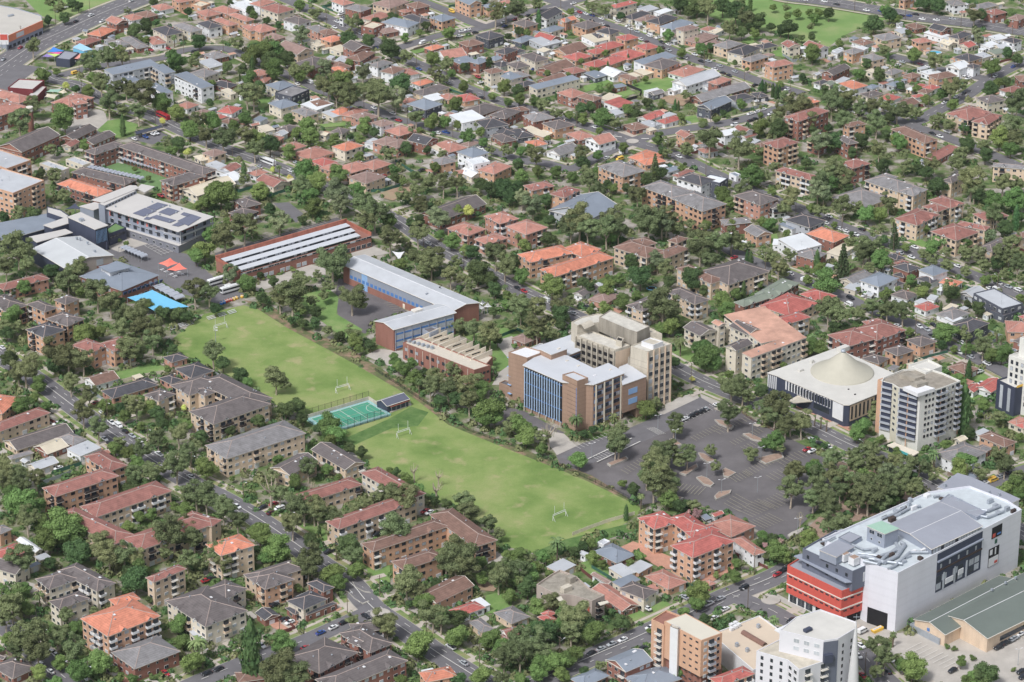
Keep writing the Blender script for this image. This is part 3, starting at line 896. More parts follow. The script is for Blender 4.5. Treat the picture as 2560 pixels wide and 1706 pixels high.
TREE[2,1] = "b 80 160 70 b 240 110 60 b 410 110 70 b 560 160 70 g 680 110 60 b 790 100 60 g 710 180 90 g 800 280 90 d 880 240 60 n 1315 60 75 d 1370 120 70 d 1230 190 70 d 1060 260 60 g 1150 330 90 d 1250 350 70 b 1330 110 60 d 650 30 80 d 60 30 60 d 60 60 60 d 310 370 80 d 60 270 90 e 190 410 110 e 90 350 80 g 620 540 150 g 540 600 110 g 700 640 110 g 910 530 120 g 870 640 120 g 980 640 100 b 900 700 90 g 1170 520 90 g 1260 560 140 e 1380 580 110 g 1420 530 120 g 1530 600 80 d 350 560 70 d 330 730 90 d 300 700 60 g 60 680 50 p 60 690 45 d 20 930 80 b 85 1080 80 b 370 1170 130 d 650 1130 70 d 1090 940 80 d 1180 1070 130 e 1340 920 90 g 1420 1000 90 d 1450 1120 70 d 1650 1100 120 g 1770 700 110 g 1730 790 130 g 1890 750 110 g 2020 720 100 g 2110 780 80 g 1830 930 90 b 1930 330 90 b 2000 400 60 b 1790 600 60 g 1640 590 50 b 2020 610 60 b 2200 160 110 g 2130 270 90 g 2310 140 80 g 1950 490 50 b 2300 570 60 g 2330 880 80 c 2160 900 22 c 2195 920 28 d 1760 1200 60 g 1380 1350 170 g 1300 1360 90 b 870 1190 90 b 1010 1300 80 b 860 1370 80 g 80 1370 110 g 60 1280 80 g 220 1360 110 g 430 1340 90 g 540 1300 60 d 440 1420 100 b 1150 1260 60 b 1940 1290 90 b 1970 1380 80 c 2130 1200 28 b 2070 1230 60 g 1870 1200 40 b 2270 1140 50 d 1590 40 25 b 1560 80 40 b 710 1390 40 g 1480 1440 70 b 120 790 70 b 930 260 50 g 1990 220 40 d 1280 1000 50 b 980 1100 60 b 1110 1430 50 b 900 1110 60 d 1190 80 1 d 720 1180 60"
TREE[3,1] = "d 350 30 60 g 60 70 60 b 570 120 60 g 620 90 120 g 530 130 100 g 480 200 90 b 830 110 60 g 720 170 90 b 590 220 80 d 740 260 60 e 460 290 100 e 510 310 80 g 200 350 100 g 150 430 80 b 30 300 50 g 480 480 70 b 400 450 50 g 690 420 100 g 810 440 70 b 900 500 90 b 1030 500 80 g 1110 380 90 p 1160 540 50 d 1050 60 70 g 1280 60 70 d 1390 80 60 g 1500 40 90 d 1450 120 80 g 1720 40 80 d 1560 240 100 d 1650 240 80 b 1450 330 60 g 1870 190 130 g 1900 260 90 d 1940 330 80 g 2160 210 90 g 2280 220 80 b 2080 380 110 b 2260 380 120 g 2080 500 100 d 2180 630 90 c 2280 540 40 e 2040 700 60 d 2330 530 60 b 20 590 80 b 610 600 35 d 770 680 28 g 200 880 70 g 30 900 80 g 100 980 90 g 150 1030 60 n 690 940 110 n 1165 700 75 d 1060 740 60 g 940 770 120 g 880 830 100 b 1050 930 110 b 980 880 80 b 520 1140 140 b 360 1010 40 b 430 1020 50 b 490 980 50 c 450 940 35 b 1310 1100 60 b 1420 1210 65 d 1450 1160 55 g 1660 1180 80 d 1690 1230 90 b 830 1190 30 b 1550 750 70 b 1500 820 70 g 1640 840 60 p 1620 740 40 b 1800 770 80 g 1830 870 80 e 1950 860 80 g 1800 840 60 g 1430 880 60 g 1520 920 60 g 1990 970 70 g 2150 880 100 g 2220 770 80 g 2280 860 80 g 2300 960 90 d 2100 950 80 b 2000 1110 60 b 2100 1090 50 g 1820 1030 60 g 1650 970 70 b 1560 1350 1 c 1590 1360 18 g 560 1360 130 g 640 1430 110 g 960 1330 90 g 1100 1350 100 g 1240 1390 100 g 830 1400 80 b 1090 1220 50 b 2330 1270 50 d 1930 1370 70 d 1830 1320 40 b 360 1110 50 g 930 1000 60 g 750 760 50 g 1050 620 50 b 170 680 40 g 2290 720 60 b 1440 640 50 b 1260 810 45 b 1060 1240 40 b 1200 1190 35 d 1180 1060 30 g 20 720 1 g 2180 1040 50 g 2320 1080 50 g 1060 1410 60"
TREE[0,2] = "g 230 430 140 g 170 480 100 d 90 370 100 b 350 600 90 b 220 790 100 d 60 130 80 g 60 60 80 g 170 60 60 g 520 300 140 g 620 340 120 g 760 350 120 d 500 420 90 g 650 570 90 b 790 130 110 b 900 110 80 g 1120 80 100 g 1300 70 110 g 1440 90 110 g 1190 260 120 g 1400 180 90 d 1590 270 55 g 1290 300 70 g 1960 290 110 d 2050 400 80 d 2220 520 95 g 820 680 90 b 430 800 60 b 320 720 50 g 760 850 100 b 980 800 75 d 1100 810 60 g 1170 740 60 g 1250 790 90 b 1150 890 70 b 1400 810 80 d 1440 860 90 d 1480 940 60 g 900 990 100 b 1300 980 50 g 1450 1090 90 g 1640 1030 100 b 1720 970 60 d 2120 1020 60 d 1850 1080 80 d 2330 920 60 g 1100 1120 70 b 1060 1180 80 b 1180 1220 80 g 1300 1190 100 b 1260 1320 80 g 1620 1340 120 g 1740 1220 90 b 1900 1360 120 g 1230 1420 90 g 1390 1400 100 g 60 1390 110 g 160 1420 90 g 330 1450 90 g 1500 1360 70 b 1540 460 40 s 1330 700 50 s 1120 420 40 d 930 780 40 b 2260 580 60 b 2140 1460 30 g 1800 1150 60 g 1980 1300 1 y 1690 810 40 p 2330 640 40"
TREE[1,2] = "g 180 520 110 g 270 600 60 d 270 820 100 d 380 790 90 d 430 910 70 b 660 980 130 b 730 1050 110 d 580 1000 60 b 700 1090 80 d 860 1180 55 d 970 1220 65 g 480 1350 90 p 10 640 40 d 30 930 70 b 200 1280 55 c 468 1205 18 d 430 30 60 d 540 30 60 g 650 100 50 d 760 150 60 g 890 120 80 b 900 200 80 d 1050 230 60 b 950 270 50 b 1270 380 70 b 1370 450 80 b 1450 540 80 b 1310 430 60 g 1640 520 90 g 1600 600 90 g 1810 470 80 g 1770 620 100 g 1900 600 110 g 2020 560 80 b 2080 620 80 g 1960 740 90 d 1840 730 90 b 2140 830 150 b 2090 900 100 b 2190 900 90 d 1700 740 70 g 2330 980 80 g 1880 40 80 g 2000 60 90 g 2150 120 110 g 2110 180 80 d 2220 190 60 g 2330 50 60 x 1455 1370 55 x 1680 1420 50 b 1230 1390 40 d 1290 1400 50 b 1380 1450 60 g 1720 30 30 b 650 1380 60 b 760 1440 30 d 330 10 50 p 1500 560 40 d 2030 880 50 d 1580 1 1 g 1760 40 60 d 1540 480 50 d 1510 590 40 b 1560 100 1 p 2180 440 30 b 2050 700 70 d 2240 760 60 g 150 1440 70 b 1440 400 60 s 2180 540 30"
TREE[2,2] = "g 230 60 110 g 170 130 70 g 340 120 70 d 450 50 60 b 80 970 110 b 130 1070 100 g 30 920 70 d 200 1010 40 x 340 1020 90 g 280 1080 80 b 280 1190 60 b 610 1290 90 p 590 900 75 p 940 890 55 d 660 1050 50 d 750 1010 50 g 980 1110 120 g 1010 1010 70 g 950 1160 90 g 1490 940 85 g 1510 1000 70 b 1230 820 90 g 1310 760 60 g 1390 1210 110 g 1450 1190 90 g 1330 1310 120 g 1300 1380 130 g 1240 1410 100 g 1610 1240 100 g 1550 1290 80 g 2020 600 130 g 2120 640 100 g 1950 570 80 g 2170 720 60 g 1990 860 110 b 1780 340 140 b 1740 250 100 b 1850 400 90 b 1450 60 90 b 1370 80 70 d 1560 70 60 p 1550 190 70 g 2060 620 80 y 1660 545 35 g 1830 1200 60 g 1870 1340 60 g 2190 1220 65 g 2200 1270 40 b 2320 1140 60 d 1500 390 60 s 1500 620 40 s 1560 590 40 d 2290 660 80 b 2000 500 50 s 20 240 40 s 100 260 40 g 1460 1420 60 d 20 650 25 g 2310 820 90 g 2340 900 60 b 1590 190 1"
TREE[3,2] = "b 410 240 80 b 480 270 80 p 410 150 50 d 620 80 80 b 350 290 60 b 140 420 40 b 1300 110 45 b 1640 130 110 d 1600 240 55 g 1780 100 60 g 1820 160 60 p 1940 110 50 p 2110 90 40 p 2150 150 40 b 1710 270 40 b 1840 270 60 g 1980 240 90 b 2060 330 80 b 2150 310 100 b 1630 480 60 b 1760 560 80 b 1700 540 50 c 1845 480 35 c 1800 850 75 d 1790 960 60 d 1860 1040 60 d 1810 740 35 b 1980 790 65 g 2130 900 70 g 90 780 140 g 60 870 90 g 210 920 90 g 310 930 110 g 160 960 90 b 60 1130 100 g 120 1180 50 b 860 990 95 b 820 1060 80 g 960 780 70 g 990 880 80 b 1030 1100 50 b 1640 1150 60 p 1530 1230 65 b 1810 1320 110 b 1760 1380 100 g 2130 1260 110 g 2180 1330 90 g 1960 1400 80 b 960 1150 70 g 600 1250 110 g 860 1230 90 g 750 1220 50 g 960 1180 80 g 800 1330 90 g 1000 1320 100 e 1100 1400 90 g 1280 1350 100 g 1390 1340 90 b 420 1320 50 g 280 1370 90 g 220 1400 90 b 430 1400 110 g 600 1420 110 g 700 1440 90 b 900 1440 90 g 1150 1300 90 d 1440 1300 60 g 1440 1360 60 p 540 930 18 p 490 905 18 p 430 880 16 d 520 1160 45 g 560 1330 60 b 1180 1220 50 g 1240 1430 90 b 2320 1080 40 b 1950 870 30 g 1520 1430 60 g 2300 1430 60 b 2310 1440 50 g 460 1430 90 g 900 1360 70 d 1330 1450 60"
TREE[0,3] = "b 170 170 140 b 260 230 120 b 100 130 90 g 210 290 100 b 480 380 170 b 380 460 120 b 580 430 120 b 320 350 80 d 600 560 120 g 770 500 100 g 840 570 110 g 960 560 100 g 1050 600 80 d 1050 780 120 b 1080 700 80 d 990 720 60 g 1310 410 130 g 1240 380 90 g 1440 350 90 g 1500 440 90 g 1580 370 60 d 1130 600 40 g 150 610 110 g 1450 620 80 b 1340 780 90 g 1560 650 60 g 1680 570 100 g 1730 640 80 g 1830 520 50 g 1520 90 120 g 1600 150 90 g 1730 210 100 g 1840 290 90 g 1450 170 60 b 1080 290 50 b 1170 270 50 b 1350 210 40 b 1440 240 70 b 990 370 60 d 900 70 60 d 1020 60 80 d 1120 30 50 d 380 650 60 b 130 930 120 g 90 980 110 b 220 1000 70 g 40 1080 70 p 130 810 50 p 300 890 50 g 510 1050 70 b 580 1150 70 g 440 1200 90 g 220 1210 150 g 290 1310 130 g 130 1330 80 g 570 1290 110 b 750 1410 110 b 620 1480 110 b 300 1490 80 b 460 1420 70 b 1380 1120 85 b 1490 1410 100 p 1530 1260 85 b 1400 1260 70 b 1350 1350 50 g 1920 1220 90 b 1940 1380 90 c 1945 1350 80 b 930 1530 40 b 1030 1540 50 b 880 1470 40 s 1180 1530 40 s 1240 1510 30 b 1930 900 40 g 740 1020 50 d 1160 930 40 s 60 1340 20 b 20 850 60 g 1280 560 60 b 1960 400 50 g 1750 690 50 b 430 1560 50 b 200 840 60 g 420 960 40 d 1940 1480 70 g 40 20 90 g 160 20 90 b 820 1290 1 b 60 1240 60 g 470 1170 60"
TREE[1,3] = "g 370 200 110 g 450 210 100 g 300 170 80 g 630 320 80 g 570 380 60 g 280 340 90 g 480 260 80 g 800 230 80 g 880 170 70 g 990 130 90 g 1090 120 100 g 1160 140 110 b 1250 100 80 g 740 260 60 g 1090 370 130 g 1060 450 80 d 710 520 110 g 740 580 80 b 770 700 80 b 30 420 110 b 160 540 120 b 90 600 70 p 290 650 75 g 430 600 110 g 400 680 90 b 590 720 100 b 640 790 70 g 1560 520 110 g 1550 620 150 g 1470 590 90 g 1620 680 110 g 1170 780 130 g 1230 860 80 d 1400 800 50 g 1610 160 90 g 1650 240 90 g 1800 330 70 g 1880 420 50 d 1470 190 50 d 1540 230 45 d 1390 170 40 b 1740 640 60 g 1880 740 100 g 1940 680 80 b 1960 900 60 s 1920 860 30 b 1300 940 90 g 1370 1030 110 g 1430 1090 70 d 1560 1070 90 b 1550 1210 100 b 1260 1270 130 d 1240 1320 90 g 1000 1090 110 g 1020 1160 70 g 740 1080 60 b 200 1280 110 g 200 1490 170 g 300 1540 130 g 90 1470 90 x 110 60 90 x 1400 60 60 d 420 470 70 c 490 400 18 d 1190 960 40 b 1810 1230 90 b 1900 1290 80 d 1890 1180 60 g 1920 1390 90 g 1950 1300 70 b 1740 1520 90 g 1900 1550 70 d 1560 1540 70 b 1120 1560 60 b 1960 590 60 d 10 540 40 b 330 840 40 g 180 110 80 x 420 40 50 g 580 250 50 d 1430 830 40 b 1760 760 60 g 840 270 50 b 300 10 60 g 1660 100 1 d 1830 690 60 b 1980 1200 30 p 1320 820 40"
TREE[2,3] = "p 350 480 70 b 860 30 40 d 940 80 60 p 1000 120 35 g 1100 30 110 g 1190 60 90 g 1240 40 70 b 1210 160 75 d 1310 200 70 g 1410 200 60 k 1430 270 55 k 1370 250 30 c 885 260 22 b 990 590 55 b 700 650 45 b 750 690 25 b 620 500 50 d 550 520 50 d 490 560 50 b 60 600 80 g 130 600 60 b 240 600 60 b 200 670 50 g 60 700 90 b 140 730 80 d 120 830 90 b 40 780 70 p 60 770 40 b 280 730 40 g 300 960 80 b 200 1000 80 g 480 1030 130 b 430 1080 110 d 560 1130 100 b 630 1180 110 g 460 1180 90 d 230 1160 130 g 180 1250 130 g 60 1240 110 g 250 1330 100 g 60 1350 110 d 840 1110 80 b 1450 880 105 b 1430 960 70 b 500 1340 80 b 320 1400 110 b 240 1440 90 b 400 1410 80 b 200 1500 80 b 390 1510 70 g 680 1440 45 d 560 1480 45 d 1490 1090 60 g 1520 1110 30 b 1740 650 45 b 1730 760 55 g 1640 390 50 s 1580 740 40 b 1330 1020 50 k 1960 510 30 b 1940 440 50 d 1930 480 40 g 1960 580 40 p 400 730 1 b 920 650 40 b 1290 1500 50 s 1670 850 20 b 630 610 60 b 20 920 30 g 1790 650 30 s 760 1030 30 b 1070 1170 30 b 60 1540 50 s 1690 700 30 d 1380 200 50 b 300 620 40"
TREE[3,3] = "g 180 70 100 g 380 70 100 g 560 60 80 g 480 190 110 g 500 330 110 g 350 140 80 g 600 330 60 g 780 100 130 g 700 130 90 g 900 60 110 b 960 140 70 g 880 180 80 g 1020 40 90 g 1110 80 70 g 1150 40 60 g 560 390 50 d 30 450 50 k 95 480 35 b 60 560 100 b 130 600 60 b 320 470 80 s 220 560 35 b 1830 80 80 b 1920 60 90 b 1950 110 60 p 50 1080 50 g 850 1300 90 g 900 1380 90 g 1010 1370 40 b 1120 1460 120 b 1050 1440 70 g 840 1490 60 g 800 1260 50 b 1495 1410 50 d 1700 1490 110 d 1640 1530 90 b 1600 1550 70 s 1390 1290 35 s 1590 1380 40 s 1440 1310 30 s 1900 1470 30 s 1820 700 1 x 250 290 35 p 970 1190 30 g 740 30 90 g 640 200 40 b 1550 1560 60 d 1020 110 60"
# cars: colour+type, heading code, position ; heading a = along the streets running down to the right, b = along the cross streets
CAR = {}
CAR[0,0]="bs b 697 195 ws b 937 195 ww b 838 140 rs b 185 437 ss b 30 545 yv b 690 670 bs b 930 628 us b 865 632 ws a 1235 1275 us a 1338 1255 ws a 1400 1228 ws a 1437 1220 rs b 770 1045 rs a 1550 445 rs a 1385 455 bs a 630 1300 ws b 1208 5 rB a 1500 1075 ws a 2180 315 bs b 1780 470 ws b 620 60"
CAR[1,0]="ww b 780 130 ws a 745 198 ws a 722 250 ss a 955 303 ws a 1003 325 ws a 890 340 us a 1100 435 yv a 1800 105 ws b 1640 382 wv b 1530 393 ws b 1870 330 bs b 2015 297 ws b 1945 272 ws b 1895 285 ws b 2275 205 us b 2285 238 us a 1498 633 wv a 1678 645 ss a 1770 758 wv a 495 755 ws a 558 785 ws a 380 770 ws b 2065 757 rs a 2040 705 bs a 2075 895 ws a 1257 1040 bs a 1265 1090 rs a 1310 1105 ws a 1085 990 ut a 1745 1215 ws a 1668 1220 ws a 2062 1360 ws a 2120 1385 bs b 1645 250 ss b 1640 1075 ws b 640 1078"
CAR[2,0]="ws b 565 30 ws a 570 97 rs a 622 110 ws a 678 125 us a 735 138 ws a 605 150 bs b 150 140 bs a 735 190 ws a 822 170 ws a 825 222 bs a 870 238 ws a 975 192 ws b 1070 235 ws a 1090 265 ss a 1148 288 wv a 1262 328 ws a 1182 358 ms a 1240 383 ws b 1345 345 bs a 1375 385 ws a 1437 407 bs a 1380 435 ss a 1440 460 ws a 1590 528 ws a 1680 500 bs a 1740 562 ss a 1805 560 ss a 1910 605 ws a 1862 635 bs a 1935 668 bs a 1995 692 ss a 2050 657 rs b 32 175 ws b 478 372 us b 205 632 ws b 460 678 bs b 760 535 bs b 2050 1093 ws b 2190 1045 ws b 2255 1025 ws b 2310 1005 bs b 2195 1107 bs b 2235 1090 ww b 2045 1147 ws a 765 1168 bs b 965 1440 yv b 990 1462 ws a 1535 1437 ws b 870 1450 ws b 1120 190 bs b 2235 780 bs b 1250 520 ws b 1060 637"
CAR[3,0]="ws a 340 -2 ws a 520 10 bs a 628 38 ws a 905 93 us a 1040 100 bs a 1225 142 us a 1295 143 bs a 1355 130 ws a 1418 173 ws a 1548 182 ss a 1695 172 ws b 178 822 ws b 1195 598 ss a 1235 567 ms a 1400 587 ws a 1470 610 ws a 1785 692 ws b 2090 698 ws b 2300 578 us b 2255 610 bs b 1800 858 ws b 1728 888 bs b 1640 932 ws a 775 1025 ws a 868 942 bs a 1510 1225 ws a 1582 1252 wv a 1650 1210 bs b 850 1050 ws b 40 440 ws b 25 1045 ws b 1840 720 ws b 1620 943"
CAR[0,1]="rS a 1475 325 wB b 2000 1120 wB b 2120 1195 wv b 2085 1170"
CAR[1,1]="wB a 110 22 ss a 35 60 ws a 318 98 ws a 1585 765 rs b 1170 150 bs b 1520 90 ws b 2040 188 bw b 2180 168 ss a 370 25"
CAR[2,1]="rs a 112 1203 bs a 50 1175 wv a 310 1285 bs a 690 1350 ss a 560 1405 ws b 2120 925 rs b 2040 895 ws b 1570 625"
CAR[3,1]="bs a 862 635 ws a 530 575 ws a 655 627 ws a 712 650 ws a 805 682 ws a 560 515 ws a 1318 890 ss a 1215 852 ws a 1740 972 ws a 2120 1130 ss a 2208 1162 wv a 2105 1195 ww a 2297 1190 ws a 205 1043 bw a 757 1268 wv a 740 1325 ws b 890 1243 wv b 340 1095 ws a 1350 800 ws a 2040 1180"
CAR[0,2]="ws a 20 250 ws a 940 850 wt a 1025 940 wv a 1090 970 bs a 1150 1018 ss a 1215 1062 ws a 1283 1105 ws a 960 1090 bs a 1005 1128 wt a 1460 1230 ws a 1755 1438 ws b 525 950 ws b 570 935 bs b 680 1030 ws b 537 1360 rs b 870 765"
CAR[1,2]=""
CAR[2,2]="ws b 1590 905 bs b 1655 875 bs b 1700 852 bs b 1740 838 ss b 1775 820 ws a 1885 782"
CAR[3,2]="rs b 360 1187 ws b 403 1202 ws a 405 1093 bs a 480 1130 ws a 1165 1312 ws a 1393 57 ss a 1460 85 bs a 1520 42 bs a 1507 140 wt a 1785 208 ws a 1760 295 ss a 1865 335 ww a 2012 398 ws b 1948 470 ws b 1955 580 ws b 1895 600 bs b 2225 1397 ss b 2138 1437 yv b 2070 1465 ws a 1515 185 ws a 1190 50 ws a 560 1165"
CAR[0,3]="rs a 1283 1495 bs b 1603 1495 bs b 1693 1462 ws a 1838 202 rs b 1595 775 bs b 1635 760 ws a 320 1427 ws a 390 1480 ws a 435 1355 bs a 75 1325 ws a 400 1330 us a 65 1215 ws b 130 1120 ws a 490 1395 ws a 660 1530"
CAR[1,3]="bs b 53 208 rs b 135 185 wv b 180 225 ms b 118 252 bt b 565 552 bs b 935 418 bs a 850 1052 ws b 598 1140 us b 500 1180 bs b 680 1100 bs b 143 962 bs b 222 1075 ws b 262 1100 ws a 42 1280 wt a 1508 1290 ss a 1610 1417 ws a 1508 1480 ws b 1478 782 rs b 1312 240 ws b 1345 250 rs b 385 1297"
CAR[2,3]="ws a 1045 990 ws b 1447 983 wt b 1525 957 ss b 1615 915 bw b 1797 832 ws b 1650 998 ws b 1567 1065 ws b 858 1235 ss b 773 1268 ss b 690 1305 bs b 612 1340 bs b 1015 1300 ws b 1070 1140 ss a 1335 905"
CAR[3,3]="rs b 70 730 bt b 125 695 bs b 180 1085 wv b 733 1167 bs b 1785 1292 bs b 1815 1270 bs b 1850 1255 ss b 1880 1240 ss b 1910 1222 ws b 1955 1190 rs b 1970 1165 bs b 1430 1470 bs b 1960 1480 ws a 720 1280 ws a 700 1360 ws a 955 1385 bs a 930 1480 rs a 735 1515 ws b 1680 20 yv b 1745 0 bs b 1975 1520 ws a 560 -20"
